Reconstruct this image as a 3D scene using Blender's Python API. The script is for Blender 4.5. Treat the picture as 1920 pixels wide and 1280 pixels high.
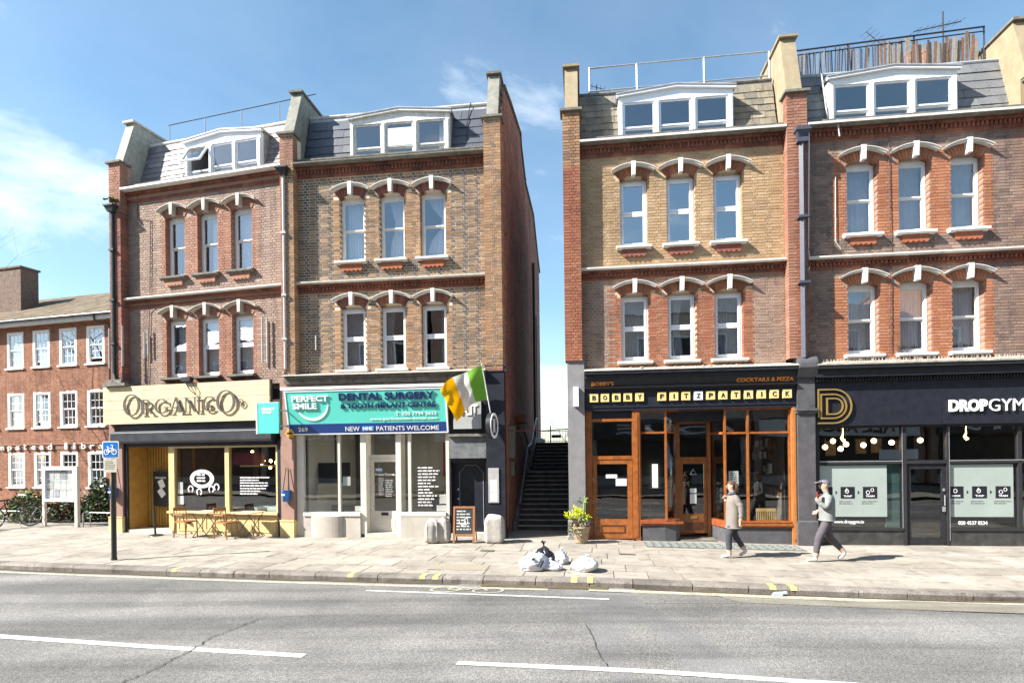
import bpy, bmesh, math, random
from mathutils import Matrix, Vector
for o in list(bpy.data.objects): bpy.data.objects.remove(o, do_unlink=True)
S = bpy.context.scene
COL = S.collection
RAD = math.radians
random.seed(11)

# ------------------------------------------------------------------ camera
FPX = 1100.0                                   # focal length in pixels of a 1920 wide frame
cd = bpy.data.cameras.new('camera'); cam = bpy.data.objects.new('camera', cd); COL.objects.link(cam)
cd.sensor_width = 36.0; cd.sensor_fit = 'HORIZONTAL'; cd.lens = 36.0 * FPX / 1920.0
cd.shift_y = (845.0 - 640.0) / 1920.0
cd.clip_start = 0.05; cd.clip_end = 3000
cam.matrix_world = Matrix.Translation((0, 0, 2.3)) @ Matrix.Rotation(RAD(90), 4, 'X') @ Matrix.Rotation(RAD(-0.7), 4, 'Z')
S.camera = cam

# ------------------------------------------------------------------ sky, sun, exposure
SUN_EL, SUN_AZ = 39.5, 18.0                     # light travels towards +X and slightly into the facades
W = bpy.data.worlds.new('World'); S.world = W; W.use_nodes = True
nt = W.node_tree; N = nt.nodes; L = nt.links
for n in list(N): N.remove(n)
out = N.new('ShaderNodeOutputWorld'); bg = N.new('ShaderNodeBackground'); bg.inputs['Strength'].default_value = 0.062
sky = N.new('ShaderNodeTexSky'); sky.sky_type = 'NISHITA'; sky.sun_disc = False
sky.sun_elevation = RAD(SUN_EL); sky.sun_rotation = RAD(270 - SUN_AZ); sky.altitude = 60
sky.air_density = 1.0; sky.dust_density = 0.6; sky.ozone_density = 3.0
tc = N.new('ShaderNodeTexCoord'); mp = N.new('ShaderNodeMapping'); mp.inputs['Scale'].default_value = (1.0, 1.0, 2.1)
mp.inputs['Location'].default_value = (-4.695, 4.798, 0.121)
nz = N.new('ShaderNodeTexNoise'); nz.inputs['Scale'].default_value = 3.0; nz.inputs['Detail'].default_value = 9; nz.inputs['Roughness'].default_value = 0.56
nz.inputs['Distortion'].default_value = 0.35
cr = N.new('ShaderNodeValToRGB'); cr.color_ramp.elements[0].position = 0.55; cr.color_ramp.elements[1].position = 0.74
cr.color_ramp.elements[0].color = (0.0, 0.0, 0.0, 1); _e = cr.color_ramp.elements.new(0.36); _e.color = (0, 0, 0, 1); cr.color_ramp.elements[1].color = (0.05, 0.05, 0.05, 1); cr.color_ramp.elements[2].color = (0.9, 0.9, 0.9, 1)
mix = N.new('ShaderNodeMixRGB'); mix.inputs['Color2'].default_value = (8.2, 8.7, 9.2, 1)
hs = N.new('ShaderNodeHueSaturation'); hs.inputs['Saturation'].default_value = 1.0; hs.inputs['Value'].default_value = 1.36; hs.inputs['Hue'].default_value = 0.486
L.new(tc.outputs['Generated'], mp.inputs['Vector']); L.new(mp.outputs['Vector'], nz.inputs['Vector'])
L.new(nz.outputs['Fac'], cr.inputs['Fac']); L.new(cr.outputs['Color'], mix.inputs['Fac'])
L.new(sky.outputs['Color'], hs.inputs['Color']); L.new(hs.outputs['Color'], mix.inputs['Color1'])
L.new(mix.outputs['Color'], bg.inputs['Color']); L.new(bg.outputs['Background'], out.inputs['Surface'])
sd = bpy.data.lights.new('sun', 'SUN'); sd.energy = 5.0; sd.angle = RAD(0.55); sd.color = (1.0, 0.95, 0.88)
sun = bpy.data.objects.new('sun', sd); COL.objects.link(sun)
_d = Vector((math.cos(RAD(SUN_EL)) * math.cos(RAD(SUN_AZ)), math.cos(RAD(SUN_EL)) * math.sin(RAD(SUN_AZ)), -math.sin(RAD(SUN_EL))))
sun.rotation_euler = _d.to_track_quat('-Z', 'Y').to_euler(); sun.location = (-20, 0, 25)
S.view_settings.view_transform = 'Standard'; S.view_settings.look = 'None'
S.view_settings.exposure = 1.55; S.view_settings.gamma = 1.0; S.view_settings.use_curve_mapping = False
S.render.engine = 'CYCLES'
S.cycles.max_bounces = 8; S.cycles.transparent_max_bounces = 16; S.cycles.caustics_reflective = False; S.cycles.caustics_refractive = False

# ------------------------------------------------------------------ materials
MATS = {}
def mat(name, col=(.5, .5, .5), rough=.7, var=.12, scale=6., bump=0., bscale=40., metal=0., spec=.35, dirt=0., emit=None, alpha=None, coat=0.):
    if name in MATS: return MATS[name]
    m = bpy.data.materials.new(name); m.use_nodes = True; t = m.node_tree; b = t.nodes['Principled BSDF']
    b.inputs['Roughness'].default_value = rough; b.inputs['Metallic'].default_value = metal
    b.inputs['Specular IOR Level'].default_value = spec
    if coat: b.inputs['Coat Weight'].default_value = coat
    c = (*col, 1)
    if var > 0:
        tx = t.nodes.new('ShaderNodeTexCoord'); n = t.nodes.new('ShaderNodeTexNoise'); n.inputs['Scale'].default_value = scale
        n.inputs['Detail'].default_value = 6; n.inputs['Roughness'].default_value = .62
        r = t.nodes.new('ShaderNodeValToRGB')
        r.color_ramp.elements[0].position = .28; r.color_ramp.elements[1].position = .72
        r.color_ramp.elements[0].color = (*[max(0, v * (1 - var * 1.25)) for v in col], 1)
        r.color_ramp.elements[1].color = (*[min(1, v * (1 + var)) for v in col], 1)
        t.links.new(tx.outputs['Object'], n.inputs['Vector']); t.links.new(n.outputs['Fac'], r.inputs['Fac'])
        src = r.outputs['Color']
        if dirt > 0:
            n2 = t.nodes.new('ShaderNodeTexNoise'); n2.inputs['Scale'].default_value = 1.7; n2.inputs['Detail'].default_value = 8; n2.inputs['Roughness'].default_value = .7
            mp2 = t.nodes.new('ShaderNodeMapping'); mp2.inputs['Scale'].default_value = (2.2, 2.2, .6)
            t.links.new(tx.outputs['Object'], mp2.inputs['Vector']); t.links.new(mp2.outputs['Vector'], n2.inputs['Vector'])
            r2 = t.nodes.new('ShaderNodeValToRGB'); r2.color_ramp.elements[0].position = .5; r2.color_ramp.elements[1].position = .75
            r2.color_ramp.elements[0].color = (1, 1, 1, 1); r2.color_ramp.elements[1].color = (1 - dirt, 1 - dirt, 1 - dirt * 1.05, 1)
            mm = t.nodes.new('ShaderNodeMixRGB'); mm.blend_type = 'MULTIPLY'; mm.inputs['Fac'].default_value = 1
            t.links.new(n2.outputs['Fac'], r2.inputs['Fac']); t.links.new(src, mm.inputs['Color1']); t.links.new(r2.outputs['Color'], mm.inputs['Color2'])
            src = mm.outputs['Color']
        t.links.new(src, b.inputs['Base Color'])
        if bump > 0:
            n3 = t.nodes.new('ShaderNodeTexNoise'); n3.inputs['Scale'].default_value = bscale; n3.inputs['Detail'].default_value = 4
            bp = t.nodes.new('ShaderNodeBump'); bp.inputs['Strength'].default_value = bump; bp.inputs['Distance'].default_value = .01
            t.links.new(tx.outputs['Object'], n3.inputs['Vector']); t.links.new(n3.outputs['Fac'], bp.inputs['Height']); t.links.new(bp.outputs['Normal'], b.inputs['Normal'])
    else:
        b.inputs['Base Color'].default_value = c
    if emit:
        b.inputs['Emission Color'].default_value = (*emit[0], 1); b.inputs['Emission Strength'].default_value = emit[1]
    MATS[name] = m
    return m

def piece_mat(name, cols, rough=.85, grain=.18, gscale=60., soot=.25, spec=.25, bump=.35, streak=2.1):
    """one colour per brick / slate / slab, taken at random from cols; soot = weathering with a shape of its own"""
    m = bpy.data.materials.new(name); m.use_nodes = True; t = m.node_tree; b = t.nodes['Principled BSDF']
    b.inputs['Roughness'].default_value = rough; b.inputs['Specular IOR Level'].default_value = spec
    oi = t.nodes.new('ShaderNodeObjectInfo'); ge = t.nodes.new('ShaderNodeNewGeometry')
    ad = t.nodes.new('ShaderNodeMath'); ad.operation = 'ADD'; fr = t.nodes.new('ShaderNodeMath'); fr.operation = 'FRACT'
    t.links.new(oi.outputs['Random'], ad.inputs[0]); t.links.new(ge.outputs['Random Per Island'], ad.inputs[1]); t.links.new(ad.outputs[0], fr.inputs[0])
    r = t.nodes.new('ShaderNodeValToRGB'); r.color_ramp.interpolation = 'LINEAR'
    e = r.color_ramp.elements
    for i, c in enumerate(cols):
        p = i / (len(cols) - 1)
        if i == 0: k = e[0]
        elif i == len(cols) - 1: k = e[1] if len(cols) == 2 else e[len(e) - 1]
        else: k = e.new(p)
        k.position = p; k.color = (*c, 1)
    t.links.new(fr.outputs[0], r.inputs['Fac'])
    n = t.nodes.new('ShaderNodeTexNoise'); n.inputs['Scale'].default_value = gscale; n.inputs['Detail'].default_value = 5
    n2 = t.nodes.new('ShaderNodeTexNoise'); n2.inputs['Scale'].default_value = .9; n2.inputs['Detail'].default_value = 7; n2.inputs['Roughness'].default_value = .65
    t.links.new(ge.outputs['Position'], n.inputs['Vector']); t.links.new(ge.outputs['Position'], n2.inputs['Vector'])
    n5 = t.nodes.new('ShaderNodeTexNoise'); n5.inputs['Scale'].default_value = 1.0; n5.inputs['Detail'].default_value = 6; n5.inputs['Roughness'].default_value = .7; m5 = t.nodes.new('ShaderNodeMapping'); m5.inputs['Scale'].default_value = (3.2, 3.2, .45)
    t.links.new(ge.outputs['Position'], m5.inputs['Vector']); t.links.new(m5.outputs['Vector'], n5.inputs['Vector'])
    def mul(src, fac, lo, hi, a, c):
        rr = t.nodes.new('ShaderNodeMapRange'); rr.inputs[1].default_value = lo; rr.inputs[2].default_value = hi; rr.inputs[3].default_value = a; rr.inputs[4].default_value = c
        t.links.new(fac, rr.inputs[0]); mm = t.nodes.new('ShaderNodeMixRGB'); mm.blend_type = 'MULTIPLY'; mm.inputs['Fac'].default_value = 1
        t.links.new(src, mm.inputs['Color1']); t.links.new(rr.outputs[0], mm.inputs['Color2']); return mm.outputs['Color']
    s = mul(r.outputs['Color'], n.outputs['Fac'], .3, .7, 1 - grain, 1 + grain)
    s = mul(s, n2.outputs['Fac'], .35, .65, 1 - soot, 1 + soot * .35)
    s = mul(s, n5.outputs['Fac'], .52, .75, 1, 1 - soot * streak)
    t.links.new(s, b.inputs['Base Color'])
    bp = t.nodes.new('ShaderNodeBump'); bp.inputs['Strength'].default_value = bump; bp.inputs['Distance'].default_value = .006
    t.links.new(n.outputs['Fac'], bp.inputs['Height']); t.links.new(bp.outputs['Normal'], b.inputs['Normal'])
    MATS[name] = m
    return m

def glass_mat(name, tint=(.86, .9, .9), ior=1.9, gain=1.5, wav=.02, wscale=2.5, base=0.):
    m = bpy.data.materials.new(name); m.use_nodes = True; t = m.node_tree
    for n in list(t.nodes): t.nodes.remove(n)
    o = t.nodes.new('ShaderNodeOutputMaterial'); mx = t.nodes.new('ShaderNodeMixShader'); tr = t.nodes.new('ShaderNodeBsdfTransparent'); gl = t.nodes.new('ShaderNodeBsdfGlossy')
    tr.inputs['Color'].default_value = (*tint, 1); gl.inputs['Roughness'].default_value = .0; gl.inputs['Color'].default_value = (.95, .98, 1, 1)
    f = t.nodes.new('ShaderNodeFresnel'); f.inputs['IOR'].default_value = ior
    mu = t.nodes.new('ShaderNodeMath'); mu.operation = 'MULTIPLY_ADD'; mu.inputs[1].default_value = gain; mu.inputs[2].default_value = base; mu.use_clamp = True
    tx = t.nodes.new('ShaderNodeTexCoord'); n = t.nodes.new('ShaderNodeTexNoise'); n.inputs['Scale'].default_value = wscale; n.inputs['Detail'].default_value = 1
    bp = t.nodes.new('ShaderNodeBump'); bp.inputs['Strength'].default_value = wav; bp.inputs['Distance'].default_value = .3
    t.links.new(tx.outputs['Object'], n.inputs['Vector']); t.links.new(n.outputs['Fac'], bp.inputs['Height']); t.links.new(bp.outputs['Normal'], gl.inputs['Normal'])
    ge = t.nodes.new('ShaderNodeNewGeometry'); fb = t.nodes.new('ShaderNodeMath'); fb.operation = 'SUBTRACT'; fb.inputs[0].default_value = 1.0; t.links.new(ge.outputs['Backfacing'], fb.inputs[1])
    mb_ = t.nodes.new('ShaderNodeMath'); mb_.operation = 'MULTIPLY'; t.links.new(mu.outputs[0], mb_.inputs[0]); t.links.new(fb.outputs[0], mb_.inputs[1])   # only the outer face of a pane mirrors
    t.links.new(f.outputs[0], mu.inputs[0]); t.links.new(mb_.outputs[0], mx.inputs[0]); t.links.new(tr.outputs[0], mx.inputs[1]); t.links.new(gl.outputs[0], mx.inputs[2]); t.links.new(mx.outputs[0], o.inputs['Surface'])
    MATS[name] = m
    return m

def c8(r, g, b): return tuple(((v / 255.) ** 2.2) for v in (r, g, b))

white = mat('white_paint', (.78, .78, .76), .45, .05, 9, dirt=.12)
upvc = mat('white_plastic_frame', (.82, .83, .85), .3, .02, 4)
oldwhite = mat('peeling_white_paint', (.70, .68, .63), .6, .22, 14, bump=.3, dirt=.35)
stone = mat('painted_stone', (.50, .47, .41), .8, .15, 9, bump=.3, dirt=.3)
stone_white = mat('white_stone_trim', (.62, .60, .56), .7, .08, 9, bump=.2, dirt=.22)
stone_grey = mat('grey_weathered_stone', (.17, .16, .135), .9, .35, 7, bump=.5, dirt=.4)
render_tan = mat('tan_render', (.29, .235, .15), .9, .12, 5, bump=.3, dirt=.25)
render_grey = mat('grey_render', (.24, .235, .20), .9, .22, 6, bump=.4, dirt=.35)
render_lichen = mat('cream_render_with_lichen', (.36, .35, .29), .9, .22, 8, bump=.4, dirt=.4)
lead = mat('lead_flashing', (.30, .32, .35), .5, .2, 6, dirt=.3)
mortar_cream = mat('cream_mortar', (.72, .61, .45), .95, .15, 20)
mortar_grey = mat('grey_pink_mortar', (.34, .265, .225), .95, .2, 14)
mortar_red = mat('red_mortar', (.34, .20, .14), .95, .2, 14)
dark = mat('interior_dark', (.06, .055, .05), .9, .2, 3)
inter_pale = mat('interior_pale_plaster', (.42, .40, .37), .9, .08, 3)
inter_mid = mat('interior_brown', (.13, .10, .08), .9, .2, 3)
blackpaint = mat('black_paint', (.022, .023, .027), .38, .3, 7, dirt=.3)
black_navy = mat('blue_black_paint', (.016, .018, .026), .42, .3, 6)
charcoal = mat('charcoal_painted_stone', (.085, .083, .09), .6, .2, 6, bump=.2, dirt=.3)
metal_dark = mat('dark_metal', (.05, .05, .055), .4, .2, 8, metal=.4)
metal_galv = mat('galvanised_metal', (.42, .43, .44), .45, .15, 8, metal=.6)
curtain_m = mat('pale_curtain_cloth', (.72, .72, .72), .95, .06, 4)
curtain_g = mat('grey_curtain_cloth', (.52, .51, .50), .95, .1, 4)
glass = glass_mat('window_glass', (.86, .88, .90), 2.1, 1.7, .005, 2.2)
glass_dark = glass_mat('double_glazed_window_glass', (.74, .78, .82), 2.2, 1.8, .008, 1.5)
glass_shop = glass_mat('shop_window_glass', (.93, .94, .935), 1.62, 2.2, .008, 1.2)
wood_org = mat('varnished_orange_wood', (.29, .095, .024), .32, .3, 8, bump=.1, coat=.25)
wood_dark = mat('dark_brown_wood', (.12, .042, .016), .38, .3, 8, coat=.2)
redbrick_trim = piece_mat('red_brick_trim', [(.22, .075, .045), (.27, .10, .06), (.16, .06, .042), (.30, .115, .065)], soot=.35)
terracotta = mat('terracotta_panel', (.36, .12, .06), .8, .2, 12, bump=.3, dirt=.2)

# brick families: (wall, dressing, pilaster) per house
piece_mat('brick_mauve', [(0.257, 0.184, 0.149), (0.327, 0.235, 0.186), (0.280, 0.196, 0.157), (0.358, 0.262, 0.204), (0.234, 0.165, 0.137)], soot=.22)
piece_mat('brick_salmon', [(0.334, 0.165, 0.112), (0.288, 0.133, 0.087), (0.366, 0.193, 0.133), (0.311, 0.149, 0.096)], soot=.2)
piece_mat('brick_brown_mix', [(0.174, 0.117, 0.079), (0.296, 0.200, 0.124), (0.141, 0.104, 0.081), (0.365, 0.248, 0.153), (0.251, 0.161, 0.099), (0.158, 0.120, 0.091)], soot=.2)
piece_mat('brick_dark_header', [(.115, .095, .09), (.16, .125, .11), (.09, .08, .08), (.20, .15, .12)], soot=.15)
HEADERS = {'brick_brown_mix': 'brick_dark_header', 'brick_tan_orange': 'brick_tan_header'}
piece_mat('brick_tan_header', [(.30, .17, .09), (.22, .14, .09), (.36, .20, .10), (.17, .12, .09)], soot=.15)
piece_mat('brick_tan_orange', [(0.365, 0.207, 0.109), (0.266, 0.157, 0.090), (0.416, 0.248, 0.132), (0.193, 0.128, 0.089), (0.355, 0.183, 0.087)], soot=.2)
piece_mat('brick_yellow_stock', [(0.429, 0.290, 0.160), (0.374, 0.244, 0.134), (0.466, 0.328, 0.195), (0.321, 0.211, 0.121), (0.410, 0.269, 0.145)], soot=.18)
piece_mat('brick_mauve_pale', [(0.279, 0.189, 0.150), (0.326, 0.228, 0.175), (0.240, 0.158, 0.128), (0.349, 0.243, 0.183)], soot=.25)
piece_mat('brick_orange_red', [(0.323, 0.123, 0.066), (0.270, 0.094, 0.052), (0.354, 0.150, 0.083), (0.218, 0.081, 0.053)], soot=.22)
piece_mat('brick_plum', [(0.214, 0.149, 0.124), (0.270, 0.192, 0.152), (0.167, 0.122, 0.105), (0.317, 0.223, 0.171), (0.238, 0.161, 0.131)], soot=.28)
piece_mat('brick_bright_orange', [(0.388, 0.162, 0.085), (0.340, 0.136, 0.070), (0.421, 0.191, 0.106), (0.308, 0.119, 0.064)], soot=.15)
piece_mat('brick_library', [(0.266, 0.125, 0.077), (0.311, 0.156, 0.098), (0.229, 0.102, 0.064), (0.333, 0.172, 0.107)], soot=.2)
piece_mat('brick_dark_red', [(.27, .10, .07), (.33, .13, .09), (.20, .08, .065), (.24, .11, .09)], soot=.35)

piece_mat('brick_flank', [(.36, .16, .11), (.42, .20, .14), (.28, .125, .095), (.33, .17, .135), (.24, .13, .12)], soot=.3)
piece_mat('slate_violet', [(.21, .185, .195), (.27, .24, .235), (.17, .15, .17), (.32, .28, .265)], .6, .2, 25, .3, .4)
piece_mat('slate_blue', [(.065, .073, .095), (.08, .088, .11), (.055, .062, .08), (.095, .10, .12)], .5, .12, 25, .15, .45)
piece_mat('slate_brown', [(.19, .165, .125), (.25, .22, .16), (.15, .135, .115), (.29, .25, .19)], .7, .25, 25, .3, .3)
piece_mat('slate_grey', [(.17, .18, .185), (.20, .21, .21), (.15, .158, .165), (.185, .19, .20)], .6, .15, 25, .2, .4)

# ------------------------------------------------------------------ mesh helpers
class MB:
    def __init__(s): s.v = []; s.f = []; s.m = []
    def add(s, vs, fs, m=0):
        k = len(s.v); s.v += [tuple(p) for p in vs]; s.f += [tuple(i + k for i in f) for f in fs]; s.m += [m] * len(fs); return s
    def box(s, x0, x1, y0, y1, z0, z1, m=0, open_back=False):
        vs = [(x0, y0, z0), (x1, y0, z0), (x1, y1, z0), (x0, y1, z0), (x0, y0, z1), (x1, y0, z1), (x1, y1, z1), (x0, y1, z1)]
        fs = [(0, 1, 5, 4), (1, 2, 6, 5), (3, 0, 4, 7), (4, 5, 6, 7), (3, 2, 1, 0)]
        if not open_back: fs.append((2, 3, 7, 6))
        return s.add(vs, fs, m)
    def obox(s, c, ax, ay, az, m=0):
        c, ax, ay, az = map(Vector, (c, ax, ay, az))
        vs = [c + ax * i + ay * j + az * k for k in (-1, 1) for i, j in ((-1, -1), (1, -1), (1, 1), (-1, 1))]
        return s.add(vs, [(0, 1, 5, 4), (1, 2, 6, 5), (2, 3, 7, 6), (3, 0, 4, 7), (4, 5, 6, 7), (3, 2, 1, 0)], m)
    def prism_y(s, pts, y0, y1, m=0):
        n = len(pts); vs = [(x, y0, z) for x, z in pts] + [(x, y1, z) for x, z in pts]
        return s.add(vs, [tuple(range(n)), tuple(range(2 * n - 1, n - 1, -1))] + [(i, i + n, (i + 1) % n + n, (i + 1) % n) for i in range(n)], m)
    def prism_x(s, pts, x0, x1, m=0):
        n = len(pts); vs = [(x0, y, z) for y, z in pts] + [(x1, y, z) for y, z in pts]
        return s.add(vs, [tuple(range(n)), tuple(range(2 * n - 1, n - 1, -1))] + [(i, i + n, (i + 1) % n + n, (i + 1) % n) for i in range(n)], m)
    def prism_z(s, pts, z0, z1, m=0):
        n = len(pts); vs = [(x, y, z0) for x, y in pts] + [(x, y, z1) for x, y in pts]
        return s.add(vs, [tuple(range(n - 1, -1, -1)), tuple(range(n, 2 * n))] + [(i, (i + 1) % n, (i + 1) % n + n, i + n) for i in range(n)], m)
    def tube(s, pts, r, n=8, m=0, rs=None, cap=True):
        pts = [Vector(p) for p in pts]; rings = []
        for i, p in enumerate(pts):
            t = (pts[min(i + 1, len(pts) - 1)] - pts[max(i - 1, 0)]).normalized()
            a = t.cross(Vector((0, 0, 1)) if abs(t.z) < .9 else Vector((1, 0, 0))).normalized(); b = t.cross(a)
            rr = rs[i] if rs else r
            rings.append([p + a * rr * math.cos(2 * math.pi * k / n) + b * rr * math.sin(2 * math.pi * k / n) for k in range(n)])
        vs = [q for g in rings for q in g]; fs = []
        for i in range(len(pts) - 1):
            for k in range(n): fs.append((i * n + k, i * n + (k + 1) % n, (i + 1) * n + (k + 1) % n, (i + 1) * n + k))
        if cap: fs += [tuple(range(n - 1, -1, -1)), tuple((len(pts) - 1) * n + k for k in range(n))]
        return s.add(vs, fs, m)
    def lathe(s, prof, n=20, c=(0, 0, 0), m=0, a0=0, a1=2 * math.pi):
        full = abs(a1 - a0 - 2 * math.pi) < 1e-6; k = n if full else n + 1
        vs = [(c[0] + r * math.cos(a0 + (a1 - a0) * i / n), c[1] + r * math.sin(a0 + (a1 - a0) * i / n), c[2] + z) for r, z in prof for i in range(k)]
        fs = []
        for j in range(len(prof) - 1):
            for i in range(n): fs.append((j * k + i, j * k + (i + 1) % k, (j + 1) * k + (i + 1) % k, (j + 1) * k + i))
        return s.add(vs, fs, m)
    def ball(s, c, r, n=10, sz=1., m=0):
        prof = [(max(.0005, r * math.sin(math.pi * i / n)), -r * sz * math.cos(math.pi * i / n)) for i in range(n + 1)]
        return s.lathe(prof, n + 2, c, m)
    def mesh(s, name, mats, smooth=False, dx=0.):
        me = bpy.data.meshes.new(name)
        me.from_pydata([(x - dx, y, z) for x, y, z in s.v] if dx else s.v, [], s.f)
        for q in (mats if isinstance(mats, (list, tuple)) else [mats]): me.materials.append(q)
        me.polygons.foreach_set('material_index', s.m)
        if smooth: me.polygons.foreach_set('use_smooth', [True] * len(s.f))
        me.update(); return me
    def build(s, name, mats, parent=None, smooth=False, dx=0., label=None):
        o = bpy.data.objects.new(name, s.mesh(name, mats, smooth, dx)); COL.objects.link(o)
        if parent is not None: o.parent = parent
        if label: o['label'] = label
        return o

def tag(o, label, cat, group=None):
    o['label'] = label; o['category'] = cat
    if group: o['group'] = group
    return o
def struct(o, kind='structure'): o['kind'] = kind; return o
def thing(name, label, cat, loc=(0, 0, 0), rz=0., group=None):
    o = bpy.data.objects.new(name, None); COL.objects.link(o); o.location = loc; o.rotation_euler = (0, 0, rz); o.empty_display_size = .2
    return tag(o, label, cat, group)

def text_mb(s, bold=0., ext=.004):
    """lettering as a mesh in a unit box: x 0..1, z 0..1 (front towards -y)"""
    cu = bpy.data.curves.new('tmp_text', 'FONT'); cu.body = s; cu.size = 1; cu.extrude = ext; cu.offset = bold; cu.resolution_u = 3
    ob = bpy.data.objects.new('tmp_text', cu); me = ob.to_mesh()
    vs = [tuple(v.co) for v in me.vertices]; fs = [tuple(p.vertices) for p in me.polygons]
    ob.to_mesh_clear(); bpy.data.objects.remove(ob); bpy.data.curves.remove(cu)
    xs = [v[0] for v in vs]; ys = [v[1] for v in vs]; x0, x1, y0, y1 = min(xs), max(xs), min(ys), max(ys)
    return [((v[0] - x0) / max(1e-6, x1 - x0), -v[2], (v[1] - y0) / max(1e-6, y1 - y0)) for v in vs], fs
def text(s, x0, x1, z0, z1, y, m, parent, name='lettering', bold=.0, thick=.004, dx=0., mirror=False, tilt=None, label=None, blank=' '):
    vs, fs = text_mb(s, bold, 1.0)
    mb = MB()
    def tr(p):
        xx = (1 - p[0]) if mirror else p[0]
        X = x0 + xx * (x1 - x0); Z = z0 + p[2] * (z1 - z0); Y = (tilt(Z) if tilt else y) + p[1] * thick * .5
        return (X, Y, Z)
    mb.add([tr(p) for p in vs], fs)
    return mb.build(name, m, parent, dx=dx, label=label)

# ------------------------------------------------------------------ ground, road, pavement
import numpy as np
_kx = [-11.22, -9.75, -6.53, -3.58, -.61, 2.06, 4.18, 6.18, 8.0]; _ky = [12.83, 12.43, 11.63, 11.16, 10.69, 10.38, 10.06, 9.75, 9.44]
_kp = np.polyfit(_kx, _ky, 2)
def kerb_y(x):
    xc = min(max(x, -13.0), 10.0)
    return float(np.polyval(_kp, xc)) + (x - xc) * float(2 * _kp[0] * xc + _kp[1])
def kerb_d(x):
    xc = min(max(x, -13.0), 10.0); return float(2 * _kp[0] * xc + _kp[1])
def gz(x): return -0.02 * min(max(x - 1.5, 0.), 6.)
def st(x, t):
    d = kerb_d(x); n = math.hypot(1, d); return (x - d / n * t, kerb_y(x) + t / n)
def sheet(name, xs, ts, zoff, m, parent=None):
    mb = MB(); vs = []
    for x in xs:
        for t in ts:
            p = st(x, t); vs.append((p[0], p[1], gz(p[0]) + zoff))
    k = len(ts); fs = [(i * k + j, (i + 1) * k + j, (i + 1) * k + j + 1, i * k + j + 1) for i in range(len(xs) - 1) for j in range(k - 1)]
    mb.add(vs, fs); return mb.build(name, m, parent)

def asphalt(name, base, fleck=.5, sc=1.):
    m = bpy.data.materials.new(name); m.use_nodes = True; t = m.node_tree; b = t.nodes['Principled BSDF']; b.inputs['Roughness'].default_value = .85; b.inputs['Specular IOR Level'].default_value = .3
    ge = t.nodes.new('ShaderNodeNewGeometry')
    def noise(s, d, r=.6, dist=0):
        n = t.nodes.new('ShaderNodeTexNoise'); n.inputs['Scale'].default_value = s; n.inputs['Detail'].default_value = d; n.inputs['Roughness'].default_value = r; n.inputs['Distortion'].default_value = dist
        t.links.new(ge.outputs['Position'], n.inputs['Vector']); return n.outputs['Fac']
    def ramp(f, a, c, p0, p1):
        r = t.nodes.new('ShaderNodeValToRGB'); r.color_ramp.elements[0].position = p0; r.color_ramp.elements[1].position = p1; r.color_ramp.elements[0].color = (*a, 1); r.color_ramp.elements[1].color = (*c, 1)
        t.links.new(f, r.inputs['Fac']); return r.outputs['Color']
    def mul(a, c):
        mm = t.nodes.new('ShaderNodeMixRGB'); mm.blend_type = 'MULTIPLY'; mm.inputs['Fac'].default_value = 1; t.links.new(a, mm.inputs['Color1']); t.links.new(c, mm.inputs['Color2']); return mm.outputs['Color']
    c = ramp(noise(.55, 6, .6, .3), tuple(v * .78 for v in base), tuple(v * 1.16 for v in base), .36, .66)
    c = mul(c, ramp(noise(34 * sc, 5, .75), (1 - fleck * .75,) * 3, (1 + fleck * .55,) * 3, .34, .68))
    vo = t.nodes.new('ShaderNodeTexVoronoi'); vo.inputs['Scale'].default_value = 85 * sc; t.links.new(ge.outputs['Position'], vo.inputs['Vector'])
    c = mul(c, ramp(vo.outputs['Color'], (1 - fleck * .6,) * 3, (1 + fleck * .5,) * 3, .15, .85))
    mp = t.nodes.new('ShaderNodeMapping'); mp.inputs['Rotation'].default_value = (0, 0, RAD(10)); mp.inputs['Scale'].default_value = (.07, 1.1, 1)
    t.links.new(ge.outputs['Position'], mp.inputs['Vector']); n4 = t.nodes.new('ShaderNodeTexNoise'); n4.inputs['Scale'].default_value = 1.4; n4.inputs['Detail'].default_value = 4
    t.links.new(mp.outputs['Vector'], n4.inputs['Vector']); c = mul(c, ramp(n4.outputs['Fac'], (.66,) * 3, (1.1,) * 3, .38, .62))
    t.links.new(c, b.inputs['Base Color'])
    bp = t.nodes.new('ShaderNodeBump'); bp.inputs['Strength'].default_value = .6; bp.inputs['Distance'].default_value = .012
    t.links.new(vo.outputs['Distance'], bp.inputs['Height']); t.links.new(bp.outputs['Normal'], b.inputs['Normal'])
    MATS[name] = m; return m
m_road = asphalt('asphalt', (.212, .206, .195), .55)
m_patch = asphalt('smooth_asphalt_patch', (.19, .189, .186), .3)
m_cream = asphalt('worn_cream_surfacing', (.28, .26, .21), .25)
m_fore = mat('forecourt_concrete', (.27, .245, .205), .9, .2, 3, bump=.3, dirt=.3)
piece_mat('paving', [(.31, .282, .24), (.345, .315, .27), (.275, .25, .212), (.325, .29, .242), (.36, .33, .285)], .9, .12, 70, .26, .2, .25)
_pv = MATS['paving'].node_tree; _b = _pv.nodes['Principled BSDF']; _src = _b.inputs['Base Color'].links[0].from_socket   # trodden chewing gum spots and small stains
_vo = _pv.nodes.new('ShaderNodeTexVoronoi'); _vo.inputs['Scale'].default_value = 3.4; _g = _pv.nodes.new('ShaderNodeNewGeometry'); _pv.links.new(_g.outputs['Position'], _vo.inputs['Vector'])
_mr = _pv.nodes.new('ShaderNodeMapRange'); _mr.inputs[1].default_value = .05; _mr.inputs[2].default_value = .085; _mr.inputs[3].default_value = .62; _mr.inputs[4].default_value = 1.0; _pv.links.new(_vo.outputs['Distance'], _mr.inputs[0])
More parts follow.
